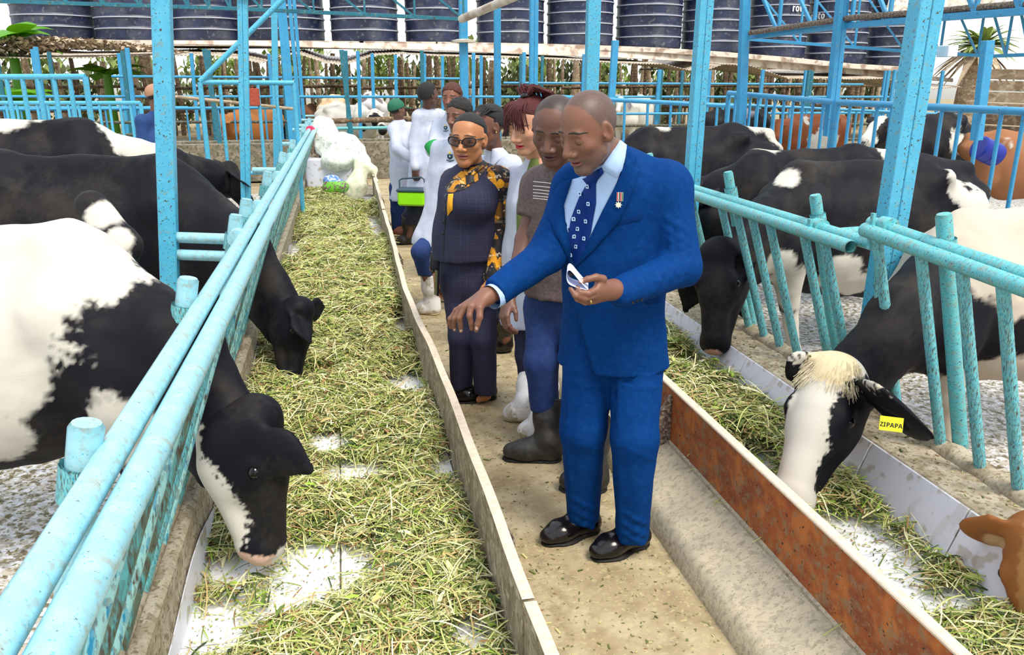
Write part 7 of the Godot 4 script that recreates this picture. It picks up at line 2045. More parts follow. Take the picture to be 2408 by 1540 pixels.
func glasses_woman() -> void:
	var J := {tf = vw(-0.28, 0, 0.96), skin = L(178, 120, 80), hh = 0.272, head = Vector3(0.6411, 1.491, -4.3795), hf = vw(-0.3, -0.05, 0.95), hu = vw(0.03, 1, 0.03), neck = Vector3(0.6776, 1.3367, -4.4538), wide = 1.04,
		sh = [Vector3(0.592, 1.2469, -4.5933), Vector3(0.7984, 1.2776, -4.3479)], el = [Vector3(0.5468, 0.9978, -4.7044), Vector3(0.8254, 1.0085, -4.3731)], wr = [Vector3(0.481, 0.7398, -4.5748), Vector3(0.7583, 0.7574, -4.2846)],
		hip = [Vector3(0.5824, 0.7166, -4.4932), Vector3(0.7177, 0.7262, -4.4253)], kn = [Vector3(0.592, 0.3946, -4.4301), Vector3(0.7107, 0.4009, -4.3451)], an = [Vector3(0.5965, 0.0625, -4.47), Vector3(0.7202, 0.046, -4.3636)], toe = [Vector3(0.5262, 0.0474, -4.4331), Vector3(0.5981, 0.0386, -4.3269)],
		lip = L(150, 84, 82), brow = Color(0.08, 0.05, 0.035), lid = 0.35, nkr = 0.06, instep = 0.4, gaze = Vector3(0.1, 0, 0), hcell = 0.0042}
	J.hands = [hand_prims(J.wr[0], vw(0.0, -1, 0.1), vw(1, 0, 0.3), vw(0.1, 0, 1), [0.3, 0.3, 0.35, 0.4], 0.92), hand_prims(J.wr[1], Vector3(0.724, 0.6628, -4.2404) - J.wr[1], vw(-0.6, 0, -0.6), vw(-0.6, 0, 0.8), [0.3, 0.35, 0.35, 0.4], 0.95)]
	drape_ns = Vector3(1, 0.55, 1)
	var o := person_at(Vector3(0.6474, 0.0341, -4.4088), "woman in dark glasses with checked navy waistcoat and yellow flowered blouse")
	body(o, J)
	garment(o, "hair", crown(J, 0.02, {line = 0.34, side = 0.02, slope = -0.3, low = -0.02, back = 0.028}), M.hair_black, 0.006, 0.002)
	drape_amp = 0.004
	# blouse sleeves and body, waistcoat over it
	var bl := torso(J, 0.07, Vector3(0.6752, 1.1642, -4.4542), 0.17, Vector3(0.654, 0.9639, -4.4585), 0.15, Vector3(0.6527, 0.8799, -4.4587), 0.15, 0.8)
	sleeve(bl, J, 0, 0.072, 0.06, 0.05, 0.9)
	sleeve(bl, J, 1, 0.075, 0.064, 0.055, 0.92)
	var sc: Vector3 = J.el[1].lerp(J.wr[1], 0.9)
	bl.append(bone(sc, 0.052, sc + vw(0.0, -0.02, 0), 0.056, 0.02))
	garment(o, "blouse", bl, M.floral, 0.0105, 0.004)
	var ve := torso(J, 0.07, Vector3(0.6661, 1.1688, -4.456), 0.19, Vector3(0.6399, 0.9519, -4.4613), 0.182, Vector3(0.6336, 0.846, -4.4626), 0.19, 0.82)
	for q in [Vector3(0.583, 1.1659, -4.3299), Vector3(0.6875, 1.1717, -4.2682)]:
		ve.append(ell(q, Vector3(0.075, 0.08, 0.07), Basis.IDENTITY, 0.08))
	ve.append(cut(Vector3(0.6428, 0.8412, -4.4607), vw(0.03, -1, 0), 0.003))
	ve.append(cut(Vector3(0.8036, 1.2688, -4.3265), vw(1, 0.12, 0.25), 0.006))
	garment(o, "waistcoat", ve, M.check, 0.0095, 0.004)
	var vd := vw(-0.1, 0.22, 0.97)
	var core := torso(J, 0.07, Vector3(0.6661, 1.1688, -4.456), 0.19, Vector3(0.6399, 0.9519, -4.4613), 0.182, Vector3(0.6336, 0.846, -4.4626), 0.19, 0.82)
	for q in [Vector3(0.583, 1.1659, -4.3299), Vector3(0.6875, 1.1717, -4.2682)]:
		core.append(ell(q, Vector3(0.075, 0.08, 0.07), Basis.IDENTITY, 0.08))
	patch(o, "neckline", core, [Vector3(0.6044, 1.3639, -4.2645), Vector3(0.7042, 1.4201, -4.2444), Vector3(0.7081, 1.379, -4.2436), Vector3(0.6684, 1.3028, -4.2516), Vector3(0.5981, 1.2478, -4.2657), Vector3(0.5368, 1.2324, -4.278), Vector3(0.4935, 1.2412, -4.2867), Vector3(0.4856, 1.2765, -4.2883), Vector3(0.5169, 1.3137, -4.282), Vector3(0.574, 1.3573, -4.2705)], vd, M.floral, 0.015, 0.006, 0.004)
	patch(o, "collar_tie", core, [Vector3(0.583, 1.379, -4.2687), Vector3(0.6128, 1.3508, -4.2628), Vector3(0.7129, 1.433, -4.2427), Vector3(0.7083, 1.3942, -4.2436), Vector3(0.6384, 1.329, -4.2576), Vector3(0.5951, 1.329, -4.2663)], vd, M.floral, 0.012, 0.03, 0.012)
	patch(o, "collar_tie", core, [Vector3(0.5953, 1.3377, -4.2663), Vector3(0.6386, 1.3421, -4.2576), Vector3(0.6466, 1.294, -4.256), Vector3(0.6072, 1.2721, -4.2639)], vd, mat(Color(0.05, 0.05, 0.08), 0.6), 0.012, 0.02, 0.008)
	patch(o, "collar_tie", core, [Vector3(0.5149, 1.2257, -4.2824), Vector3(0.5454, 1.2257, -4.2763), Vector3(0.5414, 1.1389, -4.2771), Vector3(0.5057, 1.1097, -4.2843)], vd, mat(Color(0.93, 0.65, 0.1), 0.7), 0.012, 0.012, 0.005)
	for q in [Vector3(0.4951, 1.2191, -4.2864), Vector3(0.4891, 1.1501, -4.2876), Vector3(0.4765, 1.0827, -4.2901), Vector3(0.4682, 1.017, -4.2918)]: patch(o, "button", core, disc(q, 0.008, 10), vd, M.black, 0.008, 0.01, 0.003)
	patch(o, "front_edge", core, [Vector3(0.4976, 1.2324, -4.2859), Vector3(0.502, 1.2324, -4.285), Vector3(0.4719, 0.8977, -4.291), Vector3(0.4674, 0.8977, -4.2919)], vd, M.black, 0.02, 0.004, 0.001)
	var tp := trouser_prims(J, 0.088, 0.07, 0.066, Vector3(0.6499, 0.8436, -4.4593), 0.165)
	for fold in [[Vector3(0.5854, 0.671, -4.3295), Vector3(0.6742, 0.7002, -4.2912)], [Vector3(0.5462, 0.2938, -4.3577), Vector3(0.6283, 0.2684, -4.3413)], [Vector3(0.6631, 0.2963, -4.2527), Vector3(0.7595, 0.3144, -4.2537)]]:
		tp.append(bone(fold[0], 0.009, fold[1], 0.006, 0.018, Vector3.ZERO, 1.0, 1))
	garment(o, "trousers", tp, M.check, 0.0095, 0.006)
	shoe(o, Vector3(0.6505, 0, -4.6389), Vector3(0.4883, -0, -4.5008), M.shoe, M.sole, 0.046, 0.04)
	shoe(o, Vector3(0.7974, 0, -4.4319), Vector3(0.5363, 0, -4.4032), M.shoe, M.sole, 0.046, 0.04)
	# glasses
	var bs := frame(J.hf, J.hu)
	var h: float = J.hh
	var at := func(x: float, yy: float, z: float) -> Vector3: return J.head + bs * (Vector3(x, yy, z) * h)
	var gl := part("glasses", MB.new().tube([at.call(-0.04, 0.035, 0.4), at.call(0.0, 0.045, 0.41), at.call(0.04, 0.035, 0.4)], 0.003, 6), M.black, o)
	for s in [-1.0, 1.0]:
		var rim: Array = []
		var lens := PackedVector2Array()
		for k in 21:
			var a := TAU * k / 20.0
			var x := signf(cos(a)) * pow(absf(cos(a)), 0.75) * 0.128
			var yy: float = signf(sin(a)) * pow(absf(sin(a)), 0.75) * 0.082 + 0.02 * cos(a) * s
			rim.append(at.call(0.15 * s + x, 0.005 + yy, 0.392 - absf(0.15 * s + x) * 0.28))
			if k < 20: lens.append(Vector2(x * h, yy * h))
		part("rim", MB.new().tube(rim, 0.0034, 6, false), M.black, gl)
		var lb := MB.new()
		for k in 20: lb.flat(at.call(0.15 * s, 0.005, 0.405 - 0.042), rim[k], rim[k + 1], bs.z)
		part("lens", smooth_from(lb, 0), M.glass_dark, gl)
		part("temple", MB.new().tube([at.call(0.265 * s, 0.05, 0.3), at.call(0.33 * s, 0.05, -0.02)], 0.003, 6), M.black, gl)
	obj("mobile_phone", MB.new().box(Vector3(0.4603, 0.7164, -4.4158), Vector3(0.012, 0.14, 0.07), frame(vw(0.3, 0.1, 0.9), Vector3(0.1, 1, 0.1)), 0.003), M.black, Vector3(0.4603, 0.7164, -4.4158), "black mobile phone in the hand of woman with dark glasses", "phone")
# a person in a long open or closed coat; extra garments are added by the caller
func coat_on(o: Node3D, J: Dictionary, chest: Vector3, rc: float, waist: Vector3, rw: float, hem: Vector3, rh: float, m: Material, cell: float) -> Array:
	drape_amp = 0.011
	drape_ns = Vector3(0.9, 0.25, 0.9)
	var ps := torso(J, 0.072, chest, rc, waist, rw, hem, rh, 0.78)
	sleeve(ps, J, 0, 0.072, 0.064, 0.052, 0.92)
	sleeve(ps, J, 1, 0.072, 0.064, 0.052, 0.92)
	ps.append(cut(hem, vw(0.05, -1, 0), 0.003))
	garment(o, "coat", ps, m, cell, 0.011, Vector3(0.9, 0.25, 0.9))
	return torso(J, 0.072, chest, rc, waist, rw, hem, rh, 0.78)
func red_hair_woman() -> void:
	var J := {tf = vw(-0.6, 0, 0.8), skin = L(202, 148, 120), hh = 0.272, head = Vector3(0.9013, 1.5768, -4.1029), hf = vw(-0.66, -0.3, 0.66), hu = vw(-0.1, 0.95, 0.15), neck = Vector3(0.9755, 1.4053, -4.2104),
		sh = [Vector3(0.9004, 1.2741, -4.358), Vector3(1.0529, 1.2977, -4.1234)], el = [Vector3(0.8665, 0.9967, -4.3648), Vector3(1.0898, 1.0216, -4.116)], wr = [Vector3(0.8583, 0.7455, -4.2645), Vector3(1.0813, 0.7818, -4.0667)],
		hip = [Vector3(0.9338, 0.6495, -4.2493), Vector3(1.0342, 0.6575, -4.1986)], kn = [Vector3(0.9294, 0.3338, -4.1992), Vector3(1.029, 0.3033, -4.1588)], an = [Vector3(0.9493, 0.0299, -4.2258), Vector3(1.0024, -0.0185, -4.0826)], toe = [Vector3(0.8485, -0.0227, -4.2154), Vector3(0.8993, -0.0603, -4.0523)],
		lip = L(190, 40, 70), brow = Color(0.05, 0.025, 0.02), lid = 0.75, gaze = Vector3(0, -0.4, 0), nkr = 0.055, hcell = 0.0042}
	J.hands = [hand_prims(J.wr[0], vw(-0.1, -1, 0.1), vw(1, 0, 0), vw(0, 0, 1), [0.4, 0.4, 0.4, 0.4], 0.9)]
	var o := person_at(Vector3(0.9509, -0.0793, -4.1745), "woman with red braided topknot, white coat over green blouse and white gumboots")
	body(o, J)
	garment(o, "hair", crown(J, 0.03, {line = 0.27, side = 0.05, slope = -0.4, low = 0.0}), M.hair_red, 0.006, 0.004, Vector3(2, 1, 2))
	var bs := frame(J.hf, J.hu)
	var h: float = J.hh
	var at := func(x: float, yy: float, z: float) -> Vector3: return J.head + bs * (Vector3(x, yy, z) * h)
	var rng := RandomNumberGenerator.new()
	rng.seed = 77
	var fr := MB.new()
	for k in 90:
		var x := rng.randf_range(-0.3, 0.25)
		var z := sqrt(maxf(0.01, 1.0 - pow(x / 0.36, 2.0)))
		var root: Vector3 = at.call(x * 0.6, 0.46, 0.06 * z)
		var m1: Vector3 = at.call(x * 1.05, 0.36 + rng.randf_range(-0.03, 0.03), 0.36 * z)
		var e1: Vector3 = at.call(x * 1.15 + (-0.04 if x < 0 else 0.02), rng.randf_range(-0.02, 0.2) - (0.16 if x < -0.16 else 0.0) + (0.06 if absf(x) < 0.1 else 0.0), 0.4 * z)
		fr.tube([root, root.lerp(m1, 0.6) + bs.y * 0.012, m1, e1], [0.0034, 0.0034, 0.003, 0.0018], 5, false)
	part("fringe", fr, M.hair_red, o)
	var pt := MB.new()
	for k in 70:
		var a := rng.randf_range(-1.0, 1.0)
		var base: Vector3 = at.call(0.0 + rng.randf_range(-0.07, 0.07), 0.52, -0.12 + rng.randf_range(-0.06, 0.06))
		pt.tube([base, base + bs * (Vector3(a * 0.16, 0.13 + rng.randf_range(-0.05, 0.05), -0.06) * h), base + bs * (Vector3(a * 0.36, -0.02, -0.3) * h), base + bs * (Vector3(a * 0.42, -0.38 - rng.randf_range(0.0, 0.25), -0.38) * h)], [0.005, 0.005, 0.0045, 0.002], 5, false)
	part("ponytail", pt, M.hair_red, o)
	part("hair_tie", MB.new().ball(at.call(0, 0.53, -0.1), Vector3(0.1, 0.06, 0.1) * h, bs, 12), M.black, o)
	var core := coat_on(o, J, Vector3(0.9646, 1.1448, -4.2126), 0.165, Vector3(0.9575, 0.8935, -4.214), 0.155, Vector3(0.9511, 0.5074, -4.2153), 0.19, M.white_cloth, 0.0105)
	var vd := vw(-0.3, 0.2, 0.93)
	patch(o, "blouse", core, [Vector3(0.8723, 1.4706, -4.0067), Vector3(0.9261, 1.3986, -3.9959), Vector3(0.869, 1.284, -4.0073), Vector3(0.8385, 1.0229, -4.0135), Vector3(0.7941, 1.0186, -4.0224), Vector3(0.7901, 1.1995, -4.0232), Vector3(0.8109, 1.3259, -4.019), Vector3(0.8438, 1.4254, -4.0124)], vd, M.green_cloth, 0.016, 0.014, 0.004)
	patch(o, "open_neck", core, [Vector3(0.8929, 1.4501, -4.0026), Vector3(0.9521, 1.4665, -3.9907), Vector3(0.9263, 1.3675, -3.9958), Vector3(0.8877, 1.284, -4.0036), Vector3(0.8893, 1.3675, -4.0033)], vd, mat(Color(0.72, 0.5, 0.4), 0.5), 0.016, 0.018, 0.004)
	garment(o, "trousers", trouser_prims(J, 0.088, 0.065, 0.055, Vector3(0.9853, 0.7953, -4.2288), 0.14, 0.5), M.check, 0.013)
	boot(o, Vector3(0.9536, 0, -4.0606), Vector3(0.7766, 0, -4.1082), Vector3(0.9622, 0.2389, -4.213), M.white_boot, M.boot_sole)
	boot(o, Vector3(0.9838, -0, -3.8155), Vector3(0.8048, -0, -3.8514), Vector3(1.0091, 0.1958, -4.0812), M.white_boot, M.boot_sole)
func braids_woman() -> void:
	var J := {tf = vw(-0.6, 0, 0.8), skin = L(112, 72, 58), hh = 0.262, head = Vector3(0.8797, 1.5133, -5.1781), hf = vw(-0.8, -0.12, 0.55), hu = vw(-0.1, 0.98, 0.1), neck = Vector3(0.9354, 1.3672, -5.2384),
		sh = [Vector3(0.8836, 1.2389, -5.3813), Vector3(1.0226, 1.2675, -5.1495)], el = [Vector3(0.8614, 0.9734, -5.3858), Vector3(1.0545, 1.0038, -5.1431)], wr = [Vector3(0.8428, 0.7347, -5.2875), Vector3(1.0394, 0.7646, -5.0951)],
		hip = [Vector3(0.9031, 0.6773, -5.2754), Vector3(1.0083, 0.6836, -5.2237)], kn = [Vector3(0.9063, 0.3983, -5.2238), Vector3(1.0039, 0.3983, -5.2042)], an = [Vector3(0.9043, 0.1299, -5.2242), Vector3(1.0033, 0.1147, -5.2043)], toe = [Vector3(0.8393, 0.1006, -5.1862), Vector3(0.9375, 0.0795, -5.1665)], hcell = 0.006, lid = 0.5, nkr = 0.055}
	var o := person_at(Vector3(0.9521, 0.054, -5.2146), "woman with black braids tied in a bun, white coat, partly hidden")
	body(o, J)
	garment(o, "hair", crown(J, 0.03, {line = 0.3, side = 0.04, slope = -0.3, low = 0.0}), M.hair_black, 0.007, 0.002)
	var bs := frame(J.hf, J.hu)
	var h: float = J.hh
	var at := func(x: float, yy: float, z: float) -> Vector3: return J.head + bs * (Vector3(x, yy, z) * h)
	var br := MB.new()
	for k in 9:
		var x := lerpf(-0.3, 0.3, k / 8.0)
		br.tube([at.call(x * 0.8, 0.3, 0.26), at.call(x * 0.95, 0.5 - x * x, 0.05), at.call(x * 0.8, 0.42 - x * x, -0.25), at.call(x * 0.3, 0.15, -0.5)], [0.004, 0.008, 0.009, 0.008], 6)
	for k in 7:
		var a := TAU * k / 7.0
		br.tube([at.call(0.05 * cos(a), 0.12, -0.48), at.call(0.14 * cos(a), 0.12 + 0.14 * sin(a), -0.62), at.call(0.1 * cos(a), 0.0 + 0.1 * sin(a), -0.66), at.call(0.06 * cos(a), -0.3, -0.5 + 0.05 * sin(a))], [0.01, 0.011, 0.01, 0.006], 6)
	part("braids", br, M.hair_black, o)
	part("ear_stud", MB.new().ball(at.call(0.34, -0.11, -0.03), Vector3.ONE * 0.006, bs, 8), M.gold, o)
	var core := coat_on(o, J, Vector3(0.9552, 1.0855, -5.265), 0.17, Vector3(0.9539, 0.8484, -5.2652), 0.16, Vector3(0.9516, 0.4147, -5.2657), 0.19, M.white_cloth, 0.0125)
	patch(o, "coat_collar", core, [Vector3(0.8884, 1.3952, -5.1254), Vector3(0.9482, 1.4133, -5.1134), Vector3(0.9921, 1.377, -5.1046), Vector3(0.9347, 1.3171, -5.1161), Vector3(0.8822, 1.2568, -5.1266)], vw(-0.2, 0.3, 0.9), M.white_cloth, 0.016, 0.022, 0.01)
	garment(o, "trousers", trouser_prims(J, 0.08, 0.06, 0.055, Vector3(0.9536, 0.7917, -5.2653), 0.13, 0.6), M.check, 0.014)
	boot(o, Vector3(0.9493, -0, -5.3149), Vector3(0.8362, 0, -5.2997), Vector3(0.9228, 0.2592, -5.2409), M.shoe, M.sole)
	boot(o, Vector3(1.0528, 0, -5.2751), Vector3(0.9362, 0, -5.2423), Vector3(1.0054, 0.2708, -5.1835), M.shoe, M.sole)
func twists_woman() -> void:
	var J := {tf = vw(-0.5, 0, 0.86), skin = L(122, 80, 62), hh = 0.25, head = Vector3(0.8383, 1.5352, -6.2064), hf = vw(-0.55, -0.12, 0.8), hu = vw(-0.02, 1, 0.1), neck = Vector3(0.8795, 1.3864, -6.2695),
		sh = [Vector3(0.7291, 1.2794, -6.3813), Vector3(0.9118, 1.2978, -6.1916)], el = [Vector3(0.6574, 0.9946, -6.3957), Vector3(0.9328, 1.0134, -6.1874)], wr = [Vector3(0.6529, 0.7458, -6.2946), Vector3(0.9059, 0.7625, -6.1418)],
		hip = [Vector3(0.6986, 0.6705, -6.3364), Vector3(0.7998, 0.6794, -6.2651)], kn = [Vector3(0.5228, 0.5359, -6.1677), Vector3(0.7682, 0.41, -6.2714)], an = [Vector3(0.6042, 0.1687, -6.3044), Vector3(0.7584, 0.1428, -6.3754)], toe = [Vector3(0.5191, 0.0739, -6.2195), Vector3(0.6849, 0.1206, -6.3392)], hcell = 0.006, lid = 0.5, nkr = 0.052}
	var o := person_at(Vector3(0.6623, 0.0228, -6.3131), "woman with twisted hair, crested white coat, jeans and white gumboots, one foot raised forward")
	body(o, J)
	garment(o, "hair", crown(J, 0.05, {line = 0.25, side = 0.06, slope = -0.4, low = -0.05}), M.hair_black, 0.007, 0.006, Vector3(4, 4, 4))
	var core := coat_on(o, J, Vector3(0.802, 1.068, -6.2953), 0.165, Vector3(0.7554, 0.84, -6.3046), 0.16, Vector3(0.6482, 0.5724, -6.2955), 0.19, M.white_cloth, 0.0125)
	crest(o, core, Vector3(0.7034, 1.2733, -6.0805), 0.03, vw(-0.3, 0.2, 0.93))
	patch(o, "coat_collar", core, [Vector3(0.7647, 1.4309, -6.0682), Vector3(0.8247, 1.4068, -6.0561), Vector3(0.7685, 1.3251, -6.0674), Vector3(0.727, 1.3706, -6.0757)], vw(-0.3, 0.3, 0.9), M.white_cloth, 0.016, 0.018, 0.008)
	garment(o, "jeans", trouser_prims(J, 0.085, 0.066, 0.06, Vector3(0.7546, 0.807, -6.3048), 0.13, 0.55), M.jeans, 0.0125)
	boot(o, Vector3(0.6729, 0, -6.2913), Vector3(0.4883, 0, -6.3537), Vector3(0.607, 0.3394, -6.2834), M.white_boot, M.boot_sole, 0.055, 0.082)
	boot(o, Vector3(0.8375, 0, -6.6589), Vector3(0.6859, 0, -6.6893), Vector3(0.7829, 0.3835, -6.3909), M.white_boot, M.boot_sole)
func crest(o: Node3D, core: Array, c: Vector3, s: float, vd: Vector3) -> void:
	var dk := mat(Color(0.12, 0.24, 0.3), 0.8)
	patch(o, "crest_shield", core, [c + vw(-0.8 * s, 0.5 * s, 0), c + vw(0.8 * s, 0.5 * s, 0), c + vw(0.7 * s, -0.3 * s, 0), c + vw(0, -0.8 * s, 0), c + vw(-0.7 * s, -0.3 * s, 0)], vd, dk, 0.01, 0.009, 0.002)
	patch(o, "crest_top", core, [c + vw(-0.4 * s, 0.6 * s, 0), c + vw(0.4 * s, 0.6 * s, 0), c + vw(0, 1.3 * s, 0)], vd, mat(Color(0.85, 0.75, 0.2), 0.8), 0.01, 0.009, 0.002)
	patch(o, "crest_centre", core, disc(c + vw(0, -0.05 * s, 0), 0.35 * s, 10), vd, mat(Color(0.8, 0.85, 0.85), 0.8), 0.01, 0.012, 0.002)
	patch(o, "crest_scroll", core, [c + vw(-1.1 * s, -0.75 * s, 0), c + vw(0, -1.05 * s, 0), c + vw(1.1 * s, -0.75 * s, 0), c + vw(1.0 * s, -1.0 * s, 0), c + vw(0, -1.35 * s, 0), c + vw(-1.0 * s, -1.0 * s, 0)], vd, dk, 0.01, 0.009, 0.002)
func auburn_woman() -> void:
	var J := {tf = vw(-0.45, 0, 0.88), skin = L(128, 82, 62), hh = 0.245, head = Vector3(0.9373, 1.6371, -7.3595), hf = vw(-0.2, -0.05, 0.95), hu = vw(0.02, 1, 0.05), neck = Vector3(0.9482, 1.5025, -7.4083),
		sh = [Vector3(0.8502, 1.3877, -7.5299), Vector3(1.0313, 1.4032, -7.3406)], el = [Vector3(0.7692, 1.198, -7.3932), Vector3(1.0386, 1.1587, -7.2371)], wr = [Vector3(0.874, 1.1611, -7.1172), Vector3(0.8389, 1.1898, -7.1242)],
		hip = [Vector3(0.8692, 0.7015, -7.4751), Vector3(0.9951, 0.7015, -7.4498)], kn = [Vector3(0.8618, 0.3865, -7.4766), Vector3(0.9892, 0.3865, -7.451)], an = [Vector3(0.8542, 0.0638, -7.4781), Vector3(0.9832, 0.0638, -7.4522)], toe = [Vector3(0.8027, 0.0264, -7.3865), Vector3(0.938, 0.0264, -7.3593)], hcell = 0.0065, nkr = 0.05}
	var o := person_at(Vector3(0.91, 0.048, -7.4465), "woman with short auburn hair and crested white coat standing at the back, arms folded")
	body(o, J)
	garment(o, "hair", crown(J, 0.06, {line = 0.25, side = 0.06, slope = -0.4, low = -0.05}), M.hair_brown, 0.008, 0.01, Vector3(4, 4, 4))
	var core := coat_on(o, J, Vector3(0.9412, 1.1616, -7.4403), 0.165, Vector3(0.9364, 0.9351, -7.4412), 0.15, Vector3(0.9266, 0.4695, -7.4432), 0.18, M.white_cloth, 0.015)
	crest(o, core, Vector3(0.833, 1.4085, -7.2784), 0.026, vw(-0.3, 0.2, 0.93))
	part("green_cuff", MB.new().tube([Vector3(0.7553, 1.2453, -7.3552), Vector3(0.787, 1.1697, -7.2876)], [0.07, 0.06], 14), mat(Color(0.1, 0.55, 0.25), 0.8), o)
	garment(o, "trousers", trouser_prims(J, 0.08, 0.06, 0.055, Vector3(0.934, 0.8203, -7.4417), 0.13, 0.8), M.check, 0.02)
	boot(o, Vector3(0.8877, 0, -7.5343), Vector3(0.795, 0, -7.5002), Vector3(0.8658, 0.2262, -7.4758), M.white_boot, M.boot_sole)
	boot(o, Vector3(1.0299, 0, -7.5058), Vector3(0.9324, 0, -7.4726), Vector3(0.994, 0.2262, -7.4501), M.white_boot, M.boot_sole)
func tall_coat_man() -> void:
	var J := {tf = vw(0.4, 0, -0.9), skin = L(92, 62, 52), hh = 0.262, head = Vector3(0.9361, 1.6285, -9.1956), hf = vw(0.75, 0.0, -0.6), hu = vw(-0.03, 1, 0), neck = Vector3(0.9141, 1.4756, -9.251),
		sh = [Vector3(1.041, 1.4105, -9.2765), Vector3(0.8117, 1.4057, -9.2206)], el = [Vector3(1.0817, 1.0916, -9.3704), Vector3(0.7517, 1.1013, -9.1816)], wr = [Vector3(1.04, 0.8191, -9.2767), Vector3(0.7442, 0.8638, -9.0811)],
		hip = [Vector3(0.8645, 0.5884, -9.261), Vector3(0.7667, 0.595, -9.2296)], kn = [Vector3(0.8151, 0.3568, -9.2199), Vector3(0.694, 0.3487, -9.1422)], an = [Vector3(0.7747, 0.1247, -9.228), Vector3(0.658, 0.1236, -9.1494)], toe = [Vector3(0.6941, 0.085, -9.1422), Vector3(0.5697, 0.0799, -9.0651)], hcell = 0.007, nkr = 0.058, cell = 0.02}
	J.hands = [hand_prims(J.wr[1], vw(0.05, -1, 0), vw(0.3, 0, -0.8), vw(-0.6, 0, -0.3), [0.75, 0.8, 0.8, 0.85], 1.1)]
	J.fcell = 0.006
	var o := person_at(Vector3(0.7212, 0.0658, -9.1877), "tall man in long white coat turned away, carrying green cool box")
	body(o, J)
	garment(o, "hair", crown(J, 0.05, {line = 0.28, side = 0.06, slope = -0.3, low = -0.12}), M.hair_black, 0.008, 0.003, Vector3(3, 3, 3))
	coat_on(o, J, Vector3(0.9097, 1.1717, -9.2519), 0.18, Vector3(0.8795, 0.8741, -9.2274), 0.17, Vector3(0.8091, 0.462, -9.2211), 0.21, M.white_cloth, 0.016)
	garment(o, "trousers", trouser_prims(J, 0.09, 0.085, 0.08, Vector3(0.8273, 0.6868, -9.2378), 0.14, 0.5), mat(Color(0.1, 0.12, 0.2), 0.85), 0.018)
	boot(o, Vector3(0.8606, 0, -9.4065), Vector3(0.6533, -0, -9.3952), Vector3(0.7793, 0.3536, -9.2475), M.black_boot, M.sole, 0.06, 0.085)
	boot(o, Vector3(0.7243, 0, -9.251), Vector3(0.5167, 0, -9.2416), Vector3(0.6661, 0.3487, -9.1478), M.black_boot, M.sole, 0.06, 0.085)
	var cb := thing("cool_box", Vector3(0.6948, 0.4612, -8.989), "lime green cool box with dark lid carried by handle", "cool box")
	var bs := frame(vw(-0.15, 0, 1), Vector3.UP)
	part("tub", MB.new().box(Vector3(0.7027, 0.5586, -8.9875), Vector3(0.3, 0.155, 0.2), bs, 0.02), mat(Color(0.55, 0.86, 0.05), 0.35), cb)
	part("lid", MB.new().box(Vector3(0.7012, 0.6461, -8.9878), Vector3(0.315, 0.035, 0.215), bs, 0.012), mat(Color(0.16, 0.26, 0.32), 0.4), cb)
	part("handle", MB.new().tube([Vector3(0.5647, 0.6323, -9.0151), Vector3(0.5666, 0.7433, -9.0454), Vector3(0.5958, 0.7593, -9.0599), Vector3(0.8004, 0.7731, -9.0188), Vector3(0.8297, 0.757, -8.9926), Vector3(0.8417, 0.6507, -8.9595)], 0.009, 8), mat(Color(0.16, 0.26, 0.32), 0.4), cb)
func cap_person() -> void:
	var J := {tf = vw(0.6, 0, -0.75), skin = L(110, 74, 60), hh = 0.225, head = Vector3(0.6356, 1.4563, -9.8679), hf = vw(0.8, -0.05, -0.5), hu = vw(-0.02, 1, 0), neck = Vector3(0.6414, 1.3264, -9.8871),
		sh = [Vector3(0.7611, 1.2399, -9.9447), Vector3(0.5819, 1.2371, -9.8582)], el = [Vector3(0.8416, 1.0765, -9.6225), Vector3(0.6006, 1.0287, -9.6709)], wr = [Vector3(0.7466, 0.9178, -9.5396), Vector3(0.7328, 0.9321, -9.5424)],
		hip = [Vector3(0.6731, 0.5604, -9.9113), Vector3(0.5706, 0.5667, -9.8809)], kn = [Vector3(0.6505, 0.2851, -9.8853), Vector3(0.5693, 0.2882, -9.8812)], an = [Vector3(0.6408, 0.0274, -9.8872), Vector3(0.5589, 0.031, -9.8833)], toe = [Vector3(0.6918, 0.0234, -9.7546), Vector3(0.6166, 0.0131, -9.7697)], hcell = 0.008, nkr = 0.05, cell = 0.02}
	var o := person_at(Vector3(0.599, -0.009, -9.8956), "person in green cap, long white coat and jeans with back half turned")
	body(o, J)
	var hc := mat(Color(0.12, 0.4, 0.3), 0.8)
	garment(o, "cap", crown(J, 0.07, {line = 0.12, side = 0.0, slope = -0.2, low = 0.0}), hc, 0.008, 0.0)
	var bs := frame(J.hf, J.hu)
	part("cap_peak", MB.new().ball(J.head + bs * (Vector3(0, 0.12, 0.5) * J.hh), Vector3(0.07, 0.008, 0.07), bs, 12), hc, o)
	garment(o, "hair", crown(J, 0.03, {line = 0.1, side = 0.02, slope = -0.2, low = -0.15}), M.hair_black, 0.008, 0.001)
	coat_on(o, J, Vector3(0.6643, 1.0355, -9.8825), 0.165, Vector3(0.6673, 0.7663, -9.8615), 0.16, Vector3(0.6391, 0.4154, -9.8672), 0.17, M.white_cloth, 0.016)
	garment(o, "jeans", trouser_prims(J, 0.08, 0.065, 0.055, Vector3(0.6352, 0.6645, -9.8883), 0.13, 0.97), M.jeans, 0.018)
	shoe(o, Vector3(0.6152, -0, -9.7571), Vector3(0.739, 0, -9.8464), mat(Color(0.5, 0.28, 0.2), 0.7), M.boot_sole)
	shoe(o, Vector3(0.5238, 0, -9.7474), Vector3(0.6442, 0, -9.808), mat(Color(0.5, 0.28, 0.2), 0.7), M.boot_sole)
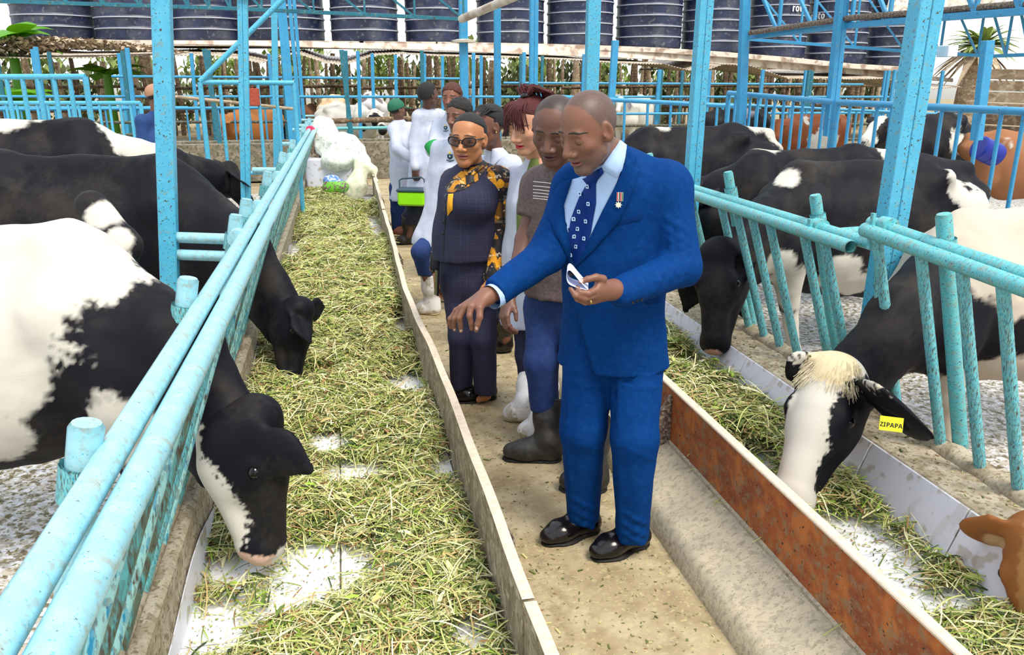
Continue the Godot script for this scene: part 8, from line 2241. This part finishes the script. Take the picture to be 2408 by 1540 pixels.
func blue_man() -> void:
	var J := {tf = vw(0.8, 0, -0.5), skin = L(120, 78, 60), hh = 0.235, head = Vector3(-1.9915, 1.6157, -9.9872), hf = vw(0.95, -0.1, -0.2), hu = vw(0.05, 1, 0), neck = Vector3(-2.0346, 1.4513, -10.0162),
		sh = [Vector3(-1.9967, 1.337, -10.1922), Vector3(-2.1641, 1.3514, -9.9198)], el = [Vector3(-1.9888, 1.0487, -10.2416), Vector3(-2.1877, 1.0798, -9.8736)], wr = [Vector3(-1.9224, 0.798, -10.0753), Vector3(-2.1391, 0.8296, -9.8128)],
		hip = [Vector3(-2.1439, 0.6591, -10.0688), Vector3(-2.2275, 0.6651, -10.0345)], kn = [Vector3(-2.2008, 0.3176, -10.0802), Vector3(-2.2707, 0.3254, -10.0432)], an = [Vector3(-2.2474, -0.0565, -10.0895), Vector3(-2.3179, -0.0466, -10.0527)], toe = [Vector3(-2.1755, -0.0717, -10.0241), Vector3(-2.2244, -0.0518, -9.9319)], hcell = 0.008, nkr = 0.055, cell = 0.02}
	var o := person_at(Vector3(-2.2762, -0.0657, -10.0647), "man in blue overalls and tan cap working beyond the cows")
	body(o, J)
	var hc := mat(Color(0.66, 0.5, 0.4), 0.8)
	garment(o, "cap", crown(J, 0.06, {line = 0.12, side = 0.0, slope = -0.2, low = 0.0}), hc, 0.008, 0.0)
	var bs := frame(J.hf, J.hu)
	part("cap_peak", MB.new().ball(J.head + bs * (Vector3(0, 0.12, 0.52) * J.hh), Vector3(0.075, 0.008, 0.075), bs, 12), hc, o)
	garment(o, "hair", crown(J, 0.03, {line = 0.1, side = 0.02, slope = -0.2, low = -0.15}), M.hair_black, 0.008, 0.001)
	coat_on(o, J, Vector3(-2.131, 1.09, -10.0356), 0.2, Vector3(-2.1808, 0.8064, -10.0456), 0.18, Vector3(-2.2111, 0.5662, -10.0516), 0.18, M.blue_cloth, 0.016)
	garment(o, "trousers", trouser_prims(J, 0.1, 0.08, 0.07, Vector3(-2.1786, 0.7107, -10.0451), 0.15), M.blue_cloth, 0.02)
	shoe(o, Vector3(-2.2088, 0, -9.6633), Vector3(-2.0553, -0, -9.6822), M.black_boot, M.sole)
	shoe(o, Vector3(-2.2679, -0, -9.6259), Vector3(-2.1248, 0, -9.6464), M.black_boot, M.sole)
	obj("wooden_pole", MB.new().tube([Vector3(-1.8923, 1.6128, -10.1203), Vector3(-1.2923, 1.5365, -10.4588), Vector3(-0.5954, 1.4385, -10.9309)], 0.02, 8), M.wood_pale, Vector3(-1.8923, 1.6128, -10.1203), "long pale wooden pole held level by the man in blue", "pole")
